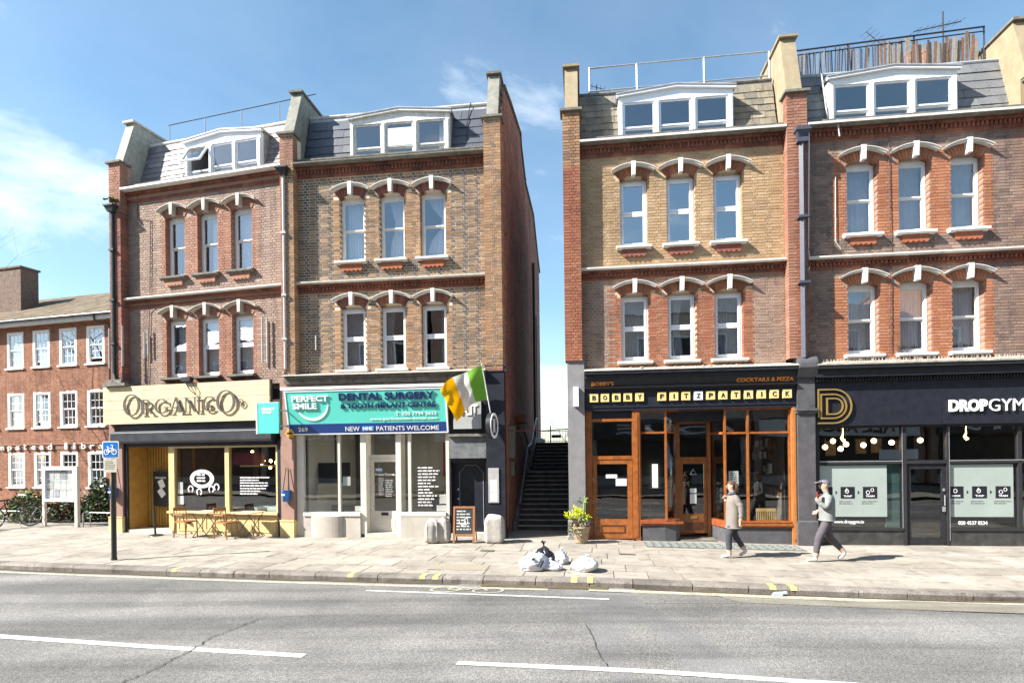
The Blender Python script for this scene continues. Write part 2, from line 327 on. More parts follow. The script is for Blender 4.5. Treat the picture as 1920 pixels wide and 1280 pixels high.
_mm = _pv.nodes.new('ShaderNodeMixRGB'); _mm.blend_type = 'MULTIPLY'; _mm.inputs['Fac'].default_value = 1; _pv.links.new(_src, _mm.inputs['Color1']); _pv.links.new(_mr.outputs[0], _mm.inputs['Color2']); _pv.links.new(_mm.outputs['Color'], _b.inputs['Base Color'])
piece_mat('kerb_granite', [(.21, .188, .165), (.245, .22, .195), (.175, .158, .14), (.235, .21, .185)], .85, .3, 45, .35, .25, .9)
m_joint = mat('pavement_joint_sand', (.10, .088, .07), .95, .2, 20)
m_line = mat('white_road_paint', (.56, .555, .53), .8, .3, 30, dirt=.45)
m_linec = mat('worn_cream_road_paint', (.36, .335, .265), .85, .3, 18, dirt=.45)
m_yellow = mat('worn_yellow_road_paint', (.42, .38, .16), .8, .2, 30, dirt=.3)
m_crack = mat('dark_crack', (.06, .056, .05), .95, .2, 20)
m_dirt = mat('damp_gutter_dirt', (.11, .085, .045), .6, .3, 9)

XS = [-90, -60, -40, -28, -22] + [x * 1.0 for x in range(-18, 17)] + [20, 28, 40, 60, 90]
g = MB(); g.add([(-900, -900, -.4), (900, -900, -.4), (900, 900, -.4), (-900, 900, -.4)], [(0, 1, 2, 3)]); struct(g.build('ground', m_fore))
struct(sheet('road', XS, [-9.6, -7, -5, -3, -1.5, .05], -.125, m_road))
struct(sheet('far_pavement', XS, [-18, -14, -9.6], 0., m_fore))
pav = struct(sheet('pavement', XS, [.1, 1, 2, 3, 4, 4.75], -.014, m_joint))
struct(sheet('forecourt', XS, [4.6, 6, 8, 11, 16], -.006, m_fore))

# kerb stones and paving slabs, each its own piece
rk = random.Random(3)
x = -17.5
while x < 13.5:
    ln = rk.choice([.75, .92, .95, 1.0, 1.25]); x1 = x + ln
    mb = MB(); n = 4; vs = []; prof = [(0.012, -.16), (.0, -.045), (.03, -.004), (.26, 0.0), (.26, -.16)]
    for i in range(n + 1):
        xx = x + .008 + (ln - .016) * i / n
        for j, (t, z) in enumerate(prof):
            p = st(xx, t + (rk.uniform(-.005, .005) if j < 3 else 0)); vs.append((p[0], p[1], gz(p[0]) + z + (rk.uniform(-.003, .003) if j in (1, 2) else 0)))
    k = len(prof); fs = [(i * k + j, (i + 1) * k + j, (i + 1) * k + j + 1, i * k + j + 1) for i in range(n) for j in range(k - 1)]
    fs += [tuple(range(k)), tuple(n * k + j for j in range(k - 1, -1, -1))]
    mb.add(vs, fs); mb.build('kerbstone', MATS['kerb_granite'], pav)
    x = x1
t = .268; rows = [.62, .62, .62, .75, .62, .62, .62]
for ri, dep in enumerate(rows):
    x = -17.3 + rk.uniform(0, .6)
    while x < 13.3:
        ln = rk.choice([.62, .9, .9, .9, .75, 1.05]) if ri else rk.choice([.9, .75, .62])
        a = .008; dz = rk.uniform(-.006, .002)
        ps = [st(x + a, t + a), st(x + ln - a, t + a), st(x + ln - a, t + dep - a), st(x + a, t + dep - a)]
        mb = MB(); tl = rk.uniform(-.0015, .0015)
        vs = [(p[0], p[1], gz(p[0]) + dz - .03) for p in ps] + [(p[0], p[1], gz(p[0]) + dz + (tl if i < 2 else -tl)) for i, p in enumerate(ps)]
        mb.add(vs, [(4, 5, 6, 7), (0, 1, 5, 4), (1, 2, 6, 5), (2, 3, 7, 6), (3, 0, 4, 7)]); mb.build('paving_slab', MATS['paving'], pav)
        x += ln
    t += dep

def strip(name, pts, w, zoff, m, jag=0., seg=.35, rng=random.Random(5)):
    """a painted or cracked band of width w along the points (on the road)"""
    P = [Vector((p[0], p[1], 0)) for p in pts]; Q = []
    for a, b in zip(P[:-1], P[1:]):
        n = max(1, int((b - a).length / seg))
        for i in range(n): Q.append(a.lerp(b, i / n))
    Q.append(P[-1]); vs = []
    for i, q in enumerate(Q):
        d = (Q[min(i + 1, len(Q) - 1)] - Q[max(i - 1, 0)]).normalized(); nrm = Vector((-d.y, d.x, 0))
        off = nrm * rng.uniform(-jag, jag); ww = w * (1 + rng.uniform(-.5, .5) * (1 if jag else .12))
        for sgn in (-1, 1):
            r = q + off + nrm * sgn * ww / 2; vs.append((r.x, r.y, gz(r.x) + zoff))
    fs = [(2 * i, 2 * i + 2, 2 * i + 3, 2 * i + 1) for i in range(len(Q) - 1)]
    mb = MB(); mb.add(vs, fs); return struct(mb.build(name, m))
def poly(name, pts, zoff, m):
    mb = MB(); mb.add([(a, b, gz(a) + zoff) for a, b in pts], [tuple(range(len(pts)))]); return struct(mb.build(name, m))
RZ = -.125
poly('road_patch', [(1.02, 10.05), (2.0, 9.95), (2.05, 9.3), (2.75, 6.2), (2.9, 4.2), (1.05, 4.2), (1.0, 7.2)], RZ + .003, m_patch)
poly('road_patch', [(1.98, 10.0), (3.3, 9.83), (3.55, 9.32), (2.06, 9.28)], RZ + .004, asphalt('coarse_asphalt_patch', (.225, .218, .203), .55))
poly('road_surfacing', [(3.3, 9.98), (6, 9.6), (9, 9.12), (13, 8.6), (13, 8.1), (9, 8.6), (6, 9.03), (3.62, 9.38)], RZ + .005, m_cream)
strip('road_marking', [(-12.5, 8.95), (-9.5, 8.45), (-7.0, 7.95), (-4.63, 7.44), (-2.52, 7.03)], .13, RZ + .006, m_line)
strip('road_marking', [(-.66, 6.73), (.8, 6.51), (1.92, 6.33), (3.75, 6.03), (5.5, 5.75)], .12, RZ + .007, m_line)
strip('road_marking', [(x, kerb_y(x) - .27) for x in np.arange(-17, 1.2, .8)], .14, RZ + .006, m_linec)
strip('road_marking', [(x, kerb_y(x) - .22) for x in np.arange(1.3, 14, .8)], .2, RZ + .009, m_linec)
strip('road_marking', [(-2.6, 10.32), (-1.0, 10.02), (.9, 9.64), (1.55, 9.52)], .075, RZ + .007, m_line)
def ringpts(cx, cy, rx, ry): return [(cx + rx * math.cos(a * math.pi / 8), cy + ry * math.sin(a * math.pi / 8)) for a in range(17)]
bs = MB()
def flat(pts, w, z=RZ + .008):
    for a, b in zip(pts[:-1], pts[1:]):
        a, b = Vector((*a, 0)), Vector((*b, 0)); d = (b - a).normalized(); n = Vector((-d.y, d.x, 0)) * w / 2
        bs.add([(q.x, q.y, gz(q.x) + z) for q in (a - n, b - n, b + n, a + n)], [(0, 1, 2, 3)])
flat(ringpts(-1.2, 10.33, .26, .17), .05); flat(ringpts(-.45, 10.2, .26, .17), .05, RZ + .0085)
flat([(-1.2, 10.33), (-.95, 10.52), (-.6, 10.45), (-.85, 10.27), (-1.2, 10.33)], .045, RZ + .009); flat([(-.45, 10.2), (-.62, 10.52), (-.5, 10.56)], .045, RZ + .0095)
struct(bs.build('road_marking', m_linec))
strip('road_crack', [(-3.72, 8.7), (-3.85, 8.3), (-4.02, 7.75), (-4.0, 7.35), (-4.06, 6.9), (-4.1, 6.5), (-4.35, 6.0), (-4.5, 5.4)], .014, RZ + .011, m_crack, jag=.025, seg=.06)
strip('road_crack', [(1.0, 8.1), (1.02, 7.6), (1.0, 7.0), (1.04, 6.55)], .012, RZ + .011, m_crack, jag=.01, seg=.08)
strip('gutter_dirt', [(x, kerb_y(x) - .1) for x in np.arange(-.6, 1.9, .25)], .2, RZ + .0105, m_dirt, jag=.03)
strip('gutter_dirt', [(x, kerb_y(x) - .05) for x in np.arange(-16, -.9, .5)], .06, RZ + .0105, m_dirt, jag=.02)
strip('gutter_dirt', [(x, kerb_y(x) - .05) for x in np.arange(2.1, 12, .5)], .07, RZ + .0115, m_dirt, jag=.02)
# yellow loading blips across the kerb
for xb in (-15.6, -6.9, -3.15, -1.75, -1.5, 1.02, 1.3, 4.35, 4.68):
    mb = MB()
    for q in range(3):
        ts = [(-.004, -.05), (.028, .002), (.25, .006)]
    vs = []
    for t_, z_ in [(-.008, -.05), (.024, .002), (.25, .0035)]:
        for dx_ in (0, .11):
            p = st(xb + dx_, t_); vs.append((p[0], p[1], gz(p[0]) + z_))
    mb.add(vs, [(0, 1, 3, 2), (2, 3, 5, 4)]); struct(mb.build('kerb_marking', m_yellow))
# flush covers in the pavement
def cover(name, label, X, t0, w, d, col):
    e = MB(); p0, p1, p2, p3 = st(X, t0), st(X + w, t0), st(X + w, t0 + d), st(X, t0 + d)
    e.add([(p[0], p[1], gz(p[0]) + .0065) for p in (p0, p1, p2, p3)], [(0, 1, 2, 3)])
    o = e.build(name, col); return tag(o, label, 'cover')
cover('inspection_cover', 'large rectangular brown-grey inspection cover set in the pavement near the double yellow kerb marks', -1.8, .62, 1.15, .55, mat('cover_infill', (.27, .235, .185), .9, .2, 18, bump=.5))
cover('drain_cover', 'small dark slotted iron cover in the pavement in front of the plant pot', 1.95, 2.7, .36, .13, mat('cast_iron_cover', (.10, .09, .08), .7, .4, 40, bump=.6))
cover('stopcock_cover', 'small square iron cover in the pavement in front of the chalkboard', -1.22, 2.75, .32, .2, MATS['cast_iron_cover'])

# ------------------------------------------------------------------ terrace houses
FR_ROW = ((1.4144, 15.4037), 7.0)
FR_H1 = ((-6.1067, 16.3272), 14.5)
def at(fr, u, y=0., z=0.):
    (ox, oy), th = fr; c, s = math.cos(RAD(th)), math.sin(RAD(th))
    return (ox + c * u + s * y, oy - s * u + c * y, z)

class House:
    def __init__(s, name, label, fr, x0):
        s.fr = fr; s.x0 = x0; s.e = thing(name, label, 'building', at(fr, x0), -RAD(fr[1])); s.bricks = []
    def b(s, mb, name, mats, parent=None, smooth=False, label=None): return mb.build(name, mats, parent or s.e, smooth, s.x0, label)

def lay(x0, x1, z0, z1, holes, cls, skip=None, yf=0., dep=.02, rng=None, bond='flemish', h=.075, jt=.013):
    rng = rng or random; res = []; r = 0; z = z0
    while z + h * .6 < z1:
        zt = min(z + h - jt, z1 - .003)
        hs = [(a, b) for a, b, c, d in holes if c < z + h * .5 < d]
        x = x0 - (r % 2) * .169 - (.0 if bond == 'flemish' else (r % 2) * .1); k = r % 2
        while x < x1:
            ln = .215 if (k % 2 == 0 or bond == 'stretcher') else .1025
            segs = [(max(x, x0), min(x + ln, x1))]
            for a, b in hs:
                ns = []
                for p, q in segs:
                    if q <= a or p >= b: ns.append((p, q)); continue
                    if p < a: ns.append((p, a))
                    if q > b: ns.append((b, q))
                segs = ns
            for p, q in segs:
                if q - p < .035: continue
                xc, zc = (p + q) / 2, (z + zt) / 2
                if skip and skip(xc, zc): continue
                deep = any(abs(p - b) < .002 or abs(q - a) < .002 for a, b in hs)
                std = abs(q - p - ln) < .001 and not deep
                ck = cls(xc, zc); ck = HEADERS.get(ck, ck) if ln < .15 else ck
                res.append((p, q - (jt - .0125 if not deep and q - p > .1 else 0), z, zt, yf + rng.uniform(-.003, .003), .19 if deep else dep, ck, std))
            x += ln + .0125; k += 1
        z += h; r += 1
    return res

_bmesh = {}
def emit_bricks(H, nind=300, tr=None, parent=None, bricks=None, name='brick'):
    bricks = H.bricks if bricks is None else bricks; parent = parent or H.e
    ind = []
    if nind:
        st_ = sorted([i for i, q in enumerate(bricks) if q[7] and q[1] - q[0] > .2], key=lambda i: bricks[i][2]); ind = set(st_[:nind])
    keys = []; mb = MB()
    for i, (x0, x1, z0, z1, y, d, mk, sd) in enumerate(bricks):
        if mk not in keys: keys.append(mk)
        if i in ind:
            key = (round(x1 - x0, 4), round(z1 - z0, 4), d, mk)
            if key not in _bmesh:
                q = MB(); q.box(0, key[0], 0, d, 0, key[1], open_back=True); _bmesh[key] = q.mesh('brick', MATS[mk])
            o = bpy.data.objects.new(name, _bmesh[key]); COL.objects.link(o); o.parent = parent; o.location = (x0 - H.x0, y, z0)
        else:
            k = len(mb.v)
            if tr is None: mb.box(x0, x1, y, y + d, z0, z1, keys.index(mk), open_back=True)
            else:
                t = MB(); t.box(x0, x1, y, y + d, z0, z1, open_back=True); mb.add([tr(v) for v in t.v], t.f, keys.index(mk))
    o = mb.build('brickwork', [MATS[k] for k in keys], parent, dx=H.x0); o['kind'] = 'stuff'
    return o

def core(mb, x0, x1, z0, z1, holes, y0, y1, g=.012):
    xs = sorted({x0, x1} | {v for a, b, c, d in holes for v in (a - g, b + g) if x0 < v < x1}); zs = sorted({z0, z1} | {v for a, b, c, d in holes for v in (c - g, d + g) if z0 < v < z1})
    for i in range(len(xs) - 1):
        run = None
        for j in range(len(zs) - 1):
            xc, zc = (xs[i] + xs[i + 1]) / 2, (zs[j] + zs[j + 1]) / 2
            inside = any(a - g < xc < b + g and c - g < zc < d + g for a, b, c, d in holes)
            if not inside: run = (run[0], zs[j + 1]) if run else (zs[j], zs[j + 1])
            if (inside or j == len(zs) - 2) and run:
                mb.box(xs[i], xs[i + 1], y0, y1, run[0], run[1]); run = None

def arcpts(xc, zc, R, a0, a1, n): return [(xc + R * math.sin(a0 + (a1 - a0) * i / n), zc + R * math.cos(a0 + (a1 - a0) * i / n)) for i in range(n + 1)]
AW, RISE = .35, .09
AR = (AW * AW + RISE * RISE) / (2 * RISE); APHI = math.asin(AW / AR)

def curtain(H, parent, x0, x1, z0, z1, y, m, folds=9, amp=.018, tie=0.):
    mb = MB(); n = folds * 4; vs = []; rows = 6
    for j in range(rows + 1):
        f = j / rows
        for i in range(n + 1):
            u = i / n; pinch = 1 - abs(tie) * math.sin(math.pi * min(1, (1 - f) * 1.25)) ** 2
            xx = x0 + (x1 - x0) * (u * pinch if tie >= 0 else 1 - (1 - u) * pinch)
            vs.append((xx, y + amp * math.sin(u * folds * 2 * math.pi + f * .8), z0 + (z1 - z0) * f))
    k = n + 1; mb.add(vs, [(j * k + i, j * k + i + 1, (j + 1) * k + i + 1, (j + 1) * k + i) for j in range(rows) for i in range(n)])
    return H.b(mb, 'curtain', m, parent, True)

def window(H, xc, z0, zcrown, style, cur=None, gl=None, headm=None):
    zs = zcrown - RISE; x0, x1 = xc - AW, xc + AW; y = .165
    fm = {'sash': white, 'upvc': upvc, 'sashold': oldwhite}[style]; gl = gl or (glass if style != 'upvc' else glass_dark)
    f = MB(); w = .052 if style == 'upvc' else .06; zt = zs - .01
    f.box(x0 + .004, x0 + w, y, y + .09, z0 + .004, zt); f.box(x1 - w, x1 - .004, y, y + .09, z0 + .004, zt)
    f.box(x0 + w, x1 - w, y, y + .09, z0 + .004, z0 + .07); f.box(x0 + w, x1 - w, y, y + .09, zt - .055, zt)
    win = H.b(f, 'window', fm)
    hd = MB(); hd.prism_y([(x0 + .004, zt + .002)] + arcpts(xc, zcrown - AR, AR - .004, -APHI * .99, APHI * .99, 10) + [(x1 - .004, zt + .002)], y - .015, y + .06); H.b(hd, 'head_panel', headm or (stone if style == 'upvc' else fm), win)
    zm = (z0 + zt) / 2 + .02; a, b = x0 + w, x1 - w
    if style == 'upvc':
        for (p, q) in ((z0 + .07, zm - .012), (zm + .012, zt - .055)):
            s = MB(); t = .05
            s.box(a, a + t, y - .012, y + .05, p, q); s.box(b - t, b, y - .012, y + .05, p, q); s.box(a + t, b - t, y - .012, y + .05, p, p + t); s.box(a + t, b - t, y - .012, y + .05, q - t, q)
            H.b(s, 'sash', upvc, win); g_ = MB(); g_.box(a + t, b - t, y + .012, y + .022, p + t, q - t); H.b(g_, 'pane', gl, win)
        m_ = MB(); m_.box(a, b, y, y + .08, zm - .012, zm + .012); H.b(m_, 'mid_rail', upvc, win)
    else:
        for k, (p, q) in enumerate(((z0 + .07, zm), (zm, zt - .055))):
            s = MB(); t = .026; yy = y + (.052 if k == 0 else .018)
            s.box(a, a + t, yy, yy + .032, p, q); s.box(b - t, b, yy, yy + .032, p, q); s.box(a + t, b - t, yy, yy + .032, p, p + (.05 if k == 0 else .034)); s.box(a + t, b - t, yy, yy + .032, q - .034, q)
            H.b(s, 'sash', fm, win); g_ = MB(); g_.box(a + t, b - t, yy + .012, yy + .018, p + (.05 if k == 0 else .034), q - .034); H.b(g_, 'pane', gl, win)
    if cur:
        for (m, u0, u1, folds, tie) in cur: curtain(H, win, x0 + .03 + u0 * .64, x0 + .03 + u1 * .64, z0 + .03, zt, y + .2, m, folds, .018, tie)
    return win

def window_dress(H, xc, z0, zcrown, hoodm, keym, sillm, apron, ringm='brick_tan_orange', spikes=False):
    zc = zcrown - AR
    n = 11
    for i in range(n):                                             # arch bricks
        a0 = -APHI * 1.03 + 2.06 * APHI * i / n; a1 = a0 + 2.06 * APHI / n - .012
        if i == n // 2: continue
        q = MB(); q.prism_y([(xc + R * math.sin(a), zc + R * math.cos(a)) for a, R in ((a0, AR), (a1, AR), (a1, AR + .215), (a0, AR + .215))], -.009 + random.uniform(-.002, .002), .13)
        H.b(q, 'arch_brick', MATS[ringm])
    h = MB(); P = APHI * 1.13
    h.prism_y(arcpts(xc, zc, AR + .235, -P, P, 14) + arcpts(xc, zc, AR + .272, P, -P, 14), -.13, .0)
    h.prism_y(arcpts(xc, zc, AR + .2725, -P * 1.02, P * 1.02, 14) + arcpts(xc, zc, AR + .290, P * 1.02, -P * 1.02, 14), -.16, .0)
    H.b(h, 'hood_mould', hoodm)
    k = MB(); zb, zt = zcrown - .04, zcrown + .315
    k.prism_y([(xc - .045, zb), (xc + .045, zb), (xc + .06, zt), (xc - .06, zt)], -.165, .02); H.b(k, 'keystone', keym)
    s = MB(); s.prism_x([(-.15, z0 - .075), (-.15, z0 - .02), (.10, z0 + .003), (.10, z0 - .075)], xc - AW - .11, xc + AW + .09); s.box(xc - AW - .10, xc + AW + .08, -.13, .0, z0 - .10, z0 - .0755); H.b(s, 'sill', sillm)
    if apron:
        a = MB(); w = .30; pts = [(xc - w, z0 - .101), (xc - w, z0 - .25)]
        for i in range(5):
            for j in range(1, 6): pts.append((xc - w + (i + j / 5) * 2 * w / 5, z0 - .25 - .045 * math.sin(math.pi * j / 5)))
        pts += [(xc + w, z0 - .101)]; pts = pts[::-1]
        a.prism_y(pts, -.075, .0); H.b(a, 'apron_panel', apron)

def bands(H, x0, x1, zb, zl, ledgem, proud=.15, capm=None, dent=True):
    """red brick band with dentils below a projecting ledge"""
    m = MB(); r = random.Random(int(zb * 100))
    def row(za, zb_, y, ln):
        x = x0
        while x < x1 - .01:
            q = min(x + ln, x1); m.box(x, q - .008, y, .02, za, zb_ - .008, open_back=True); x = q
    hgt = zl - .07 - zb
    row(zb, zb + hgt * .34, -.035, .215)
    row(zb + hgt * .70, zb + hgt, -.105, .215)
    H.b(m, 'brick_band', redbrick_trim)['kind'] = 'stuff'
    bk = MB(); bk.box(x0, x1, -.02, .0205, zb - .004, zl - .07); H.b(bk, 'band_backing', mortar_red)
    if dent:
        d = MB(); x = x0 + .02
        while x < x1 - .05: d.box(x, x + .055, -.085, .0, zb + hgt * .36, zb + hgt * .66, open_back=True); x += .1
        H.b(d, 'dentil_course', redbrick_trim)['kind'] = 'stuff'
    l = MB(); l.prism_x([(-proud + .03, zl - .07), (-proud, zl - .045), (-proud, zl - .01), (.02, zl + .012), (.02, zl - .07)], x0, x1); H.b(l, 'ledge', ledgem)
    if capm: c = MB(); c.box(x0, x1, -proud - .012, -proud - .001, zl - .05, zl + .004); H.b(c, 'ledge_edge', capm)

SLY0, SLZ0, SLY1, SLZ1 = .38, 10.28, .84, 12.02
def mansard(H, xl, xr, dc, slate, capm, lw=.30, ex=.2, dw=1.43):
    L_ = math.hypot(SLY1 - SLY0, SLZ1 - SLZ0); sy, sz = (SLY1 - SLY0) / L_, (SLZ1 - SLZ0) / L_
    mb = MB(); full = [(SLY0, SLZ0), (SLY1, SLZ1), (7, SLZ1 + .05), (7, SLZ0)]
    mb.prism_x(full, xl, dc - dw); mb.prism_x(full, dc + dw, xr)
    ym = SLY0 + (11.62 - SLZ0) / sz * sy; mb.prism_x([(ym, 11.62), (SLY1, SLZ1), (7, SLZ1 + .05), (7, 11.62)], dc - dw, dc + dw)
    roof = H.b(mb, 'mansard_roof', lead)
    sm = MB(); a = math.atan2(SLY1 - SLY0, SLZ1 - SLZ0)
    def shape(w):
        q = MB(); c, s_ = math.cos(a), math.sin(a); th = .012; hgt = ex + .05
        # tilted slate: lower edge proud of the course below
        pts = []
        for (d, o) in ((0, .022), (0, .034), (hgt, .014), (hgt, .002)): pts.append((sy * d - sz * o, sz * d + sy * o))
        q.prism_x(pts, 0, w); return q.mesh('slate', MATS[slate])
    full_m = shape(lw - .006); cache = {}
    nrow = int(L_ / ex)
    for r in range(nrow):
        d0 = r * ex; z = SLZ0 + sz * d0; y = SLY0 + sy * d0; x = xl + .004 - (r % 2) * lw / 2
        while x < xr - .01:
            segs = [(max(x, xl + .004), min(x + lw, xr))]
            if z < 11.6:
                ns = []
                for p, q in segs:
                    A, B = dc - dw, dc + dw
                    if q <= A or p >= B: ns.append((p, q)); continue
                    if p < A: ns.append((p, A))
                    if q > B: ns.append((B, q))
                segs = ns
            for p, q in segs:
                if q - p < .04: continue
                w = round(q - p, 2)
                if abs(w - lw) < .011: me = full_m
                else:
                    if w not in cache: cache[w] = shape(w - .006)
                    me = cache[w]
                o = bpy.data.objects.new('slate', me); COL.objects.link(o); o.parent = roof; o.location = (p - H.x0, y + random.uniform(-.004, .004), z + random.uniform(-.006, .006)); o.rotation_euler = (0, random.uniform(-.008, .008), 0)
            x += lw
    c = MB(); c.tube([(xl, SLY1, SLZ1 + .03), (xr, SLY1, SLZ1 + .03)], .05, 8); H.b(c, 'roof_edge_roll', capm)
    return roof

def dormer(H, dc, fm, cheekm, roofm, gl, dw=1.43, style='sash', open_left=False, blind=None, curt=None):
    y = .30; zb, ze, za = 10.30, 11.58, 11.73; x0, x1 = dc - dw, dc + dw
    f = MB(); pw = .12; ww = (2 * dw - 4 * pw) / 3
    for i in range(4):
        px = x0 + i * (pw + ww); f.box(px, px + pw, y, y + .12, zb, 11.45)
        f.box(px + .03, px + pw - .03, y - .025, y, zb + .05, 11.44)
    f.prism_y([(x0, 11.45), (x1, 11.45), (x1, ze), (dc, za), (x0, ze)], y, y + .12)
    f.prism_y([(x0 - .06, ze - .0), (dc, za - .0), (x1 + .06, ze - .0), (x1 + .06, ze + .055), (dc, za + .055), (x0 - .06, ze + .055)], y - .08, y + .02)
    dm = H.b(f, 'dormer', fm)
    rf = MB(); rf.prism_y([(x0 - .07, ze + .056), (dc, za + .056), (x1 + .07, ze + .056), (x1 + .07, ze + .09), (dc, za + .09), (x0 - .07, ze + .09)], y - .1, 1.1); H.b(rf, 'dormer_roof', roofm, dm)
    for xx, s in ((x0, 1), (x1, -1)):
        c = MB(); c.prism_x([(y + .121, zb), (y + .121, ze + .05), (.80, ze + .05), (.42, zb)], min(xx, xx + s * .05), max(xx, xx + s * .05)); H.b(c, 'dormer_cheek', cheekm, dm)
    bx = MB(); bx.box(x0 + .06, x1 - .06, 2.2, 2.25, 10.3, 11.6); bx.box(x0 + .06, x1 - .06, .45, 2.2, 11.56, 11.6); H.b(bx, 'dormer_room', inter_mid, dm)
    for i in range(3):
        a = x0 + pw + i * (pw + ww); b = a + ww; z0, z1 = 10.38, 11.45; zm = 10.38 + .40
        s = MB(); t = .045
        s.box(a, b, y + .03, y + .10, zb, z0 - .001)
        for k, (p, q) in enumerate(((z0, zm), (zm, z1))):
            yy = y + (.06 if k == 0 else .03)
            if open_left and i == 0 and k == 1:
                M = Matrix.Translation((0, yy, q)) @ Matrix.Rotation(RAD(-32), 4, 'X')
                o = MB()
                for (u0, u1, v0, v1) in ((a + .01, a + t, p - q, 0), (b - t, b - .01, p - q, 0), (a + t, b - t, p - q, p - q + t), (a + t, b - t, -t, 0)):
                    e_ = MB(); e_.box(u0, u1, -.03, .02, v0, v1); o.add([M @ Vector(v) for v in e_.v], e_.f)
                H.b(o, 'open_sash', fm, dm, label='top-hung sash propped open'); g_ = MB(); e_ = MB(); e_.box(a + t, b - t, -.008, 0, p - q + t, -t); g_.add([M @ Vector(v) for v in e_.v], e_.f); H.b(g_, 'pane', gl, dm); continue
            s.box(a, a + t, yy, yy + .05, p, q - .001); s.box(b - t, b, yy, yy + .05, p, q - .001); s.box(a + t, b - t, yy, yy + .05, p, p + .04); s.box(a + t, b - t, yy, yy + .05, q - .05, q - .001)
            g_ = MB(); g_.box(a + t, b - t, yy + .02, yy + .028, p + .04, q - .05); H.b(g_, 'pane', gl, dm)
        H.b(s, 'dormer_sash', fm, dm)
        if blind == i: q_ = MB(); q_.box(a + .05, b - .05, y + .02, y + .027, zm + .03, z1 - .16); H.b(q_, 'white_board', upvc, dm, label='white board covering most of the upper pane')
        if curt and i in curt: curtain(H, dm, b - .22, b - .03, z0, z1, y + .22, curtain_m, 4)
    return dm

def party(H, xa, xb, m, capm, dep=7., top=12.5, inner=None, y_b=.32):
    w = MB(); w.prism_x([(-.14, 11.085), (y_b, top), (dep, top), (dep, 10.3), (.08, 10.3), (.08, 11.085)], xa, xb); o = H.b(w, 'party_wall', m)
    c = MB(); c.prism_x([(y_b - .1, top + .001), (y_b - .1, top + .06), (dep + .05, top + .06), (dep + .05, top + .001)], xa - .05, xb + .05); H.b(c, 'party_wall_coping', capm)
    return o
def pilaster(H, xa, xb, clsf, capm, zb=4.4, mort=mortar_cream, ztop=11.02, p=.27):
    k = MB(); k.box(xa + .008, xb - .008, -p + .008, .22, zb, ztop - .002); H.b(k, 'pilaster', mort)
    H.bricks += lay(xa, xb, zb, ztop, [], clsf, yf=-p, dep=p - .004, jt=.016)
    c = MB(); c.box(xa - .06, xb + .06, -p - .07, .1, ztop, ztop + .06); H.b(c, 'pilaster_cap', capm)

def shell(H, xl, xr, dep=5.2, m=inter_pale, zt=10.2):
    s = MB()
    for z in (4.16, 7.05, 10.12): s.box(xl, xr, .26, dep, z, z + .1)
    s.box(xl, xr, dep, dep + .1, 0, 12.0); s.box(xl - .1, xl, .24, dep + .1, 4.2, 10.3); s.box(xr, xr + .1, .24, dep + .1, 4.2, 10.3)
    H.b(s, 'interior_shell', m)

def upper(H, xl, xr, wcs, cfg):
    """the brick front from the shop cornice to the parapet, windows and all"""
    T2, B2, T1, B1 = 9.37, 7.56, 6.36, 4.59
    holes = []
    for xc in wcs: holes += [(xc - AW, xc + AW, B2, T2 - RISE * .5), (xc - AW, xc + AW, B1, T1 - RISE * .5)]
    def ring(xc_, zc_):
        for xc in wcs:
            for T in (T2, T1):
                d = math.hypot(xc_ - xc, zc_ - (T - AR))
                if zc_ > T - RISE - .02 and d < AR + .20 and abs(xc_ - xc) < .46: return True
        return False
    dr = lambda x, z: any(abs(x - xc) < AW + cfg.get('dw', .24) for xc in wcs)
    def cls(x, z):
        k = 2 if z > 7 else 1
        if dr(x, z) and ((B2 - .05 < z < T2 + .12) or (B1 - .35 < z < T1 + .12)): return cfg['dress%d' % k]
        return cfg['wall%d' % k]
    k = MB(); core(k, xl, xr, 4.28, 10.24, holes, .008, .28); H.b(k, 'wall_core', cfg['mortar'])
    J_ = cfg.get('jt', .013); H.bricks += lay(xl, xr, 4.3, 6.70, holes, cls, ring, jt=J_); H.bricks += lay(xl, xr, 7.03, 9.88, holes, cls, ring, jt=J_)
    bands(H, xl, xr, 6.71, 7.01, cfg['ledge1'], .20, None, cfg.get('dent', True)); bands(H, xl, xr, 9.89, 10.26, cfg['ledge2'], .27, cfg.get('gutter'), cfg.get('dent', True))
    pk = MB(); pk.box(xl, xr, .03, .30, 10.24, 10.375); H.b(pk, 'parapet_core', cfg['mortar']); H.bricks += [q[:5] + (.03,) + q[6:] for q in lay(xl, xr, 10.275, 10.375, [], lambda x, z: cfg.get('parapet', cfg['wall2']), yf=0.)]
    cp = MB(); cp.prism_x([(-.07, 10.376), (-.07, 10.42), (.34, 10.43), (.34, 10.376)], xl, xr); H.b(cp, 'parapet_coping', cfg['coping'])
    for i, xc in enumerate(wcs):
        window(H, xc, B2, T2, cfg['style2'], cfg['cur2'][i], cfg.get('glass2')); window(H, xc, B1, T1, cfg['style1'], cfg['cur1'][i], cfg.get('glass1'))
        window_dress(H, xc, B2, T2, cfg['hood'], cfg['key'], cfg['sill'], cfg['apron'], cfg['dress2'] if 'ring' not in cfg else cfg['ring'])
        window_dress(H, xc, B1, T1, cfg['hood'], cfg['key'], cfg['sill'], None, cfg['dress1'] if 'ring' not in cfg else cfg['ring'])

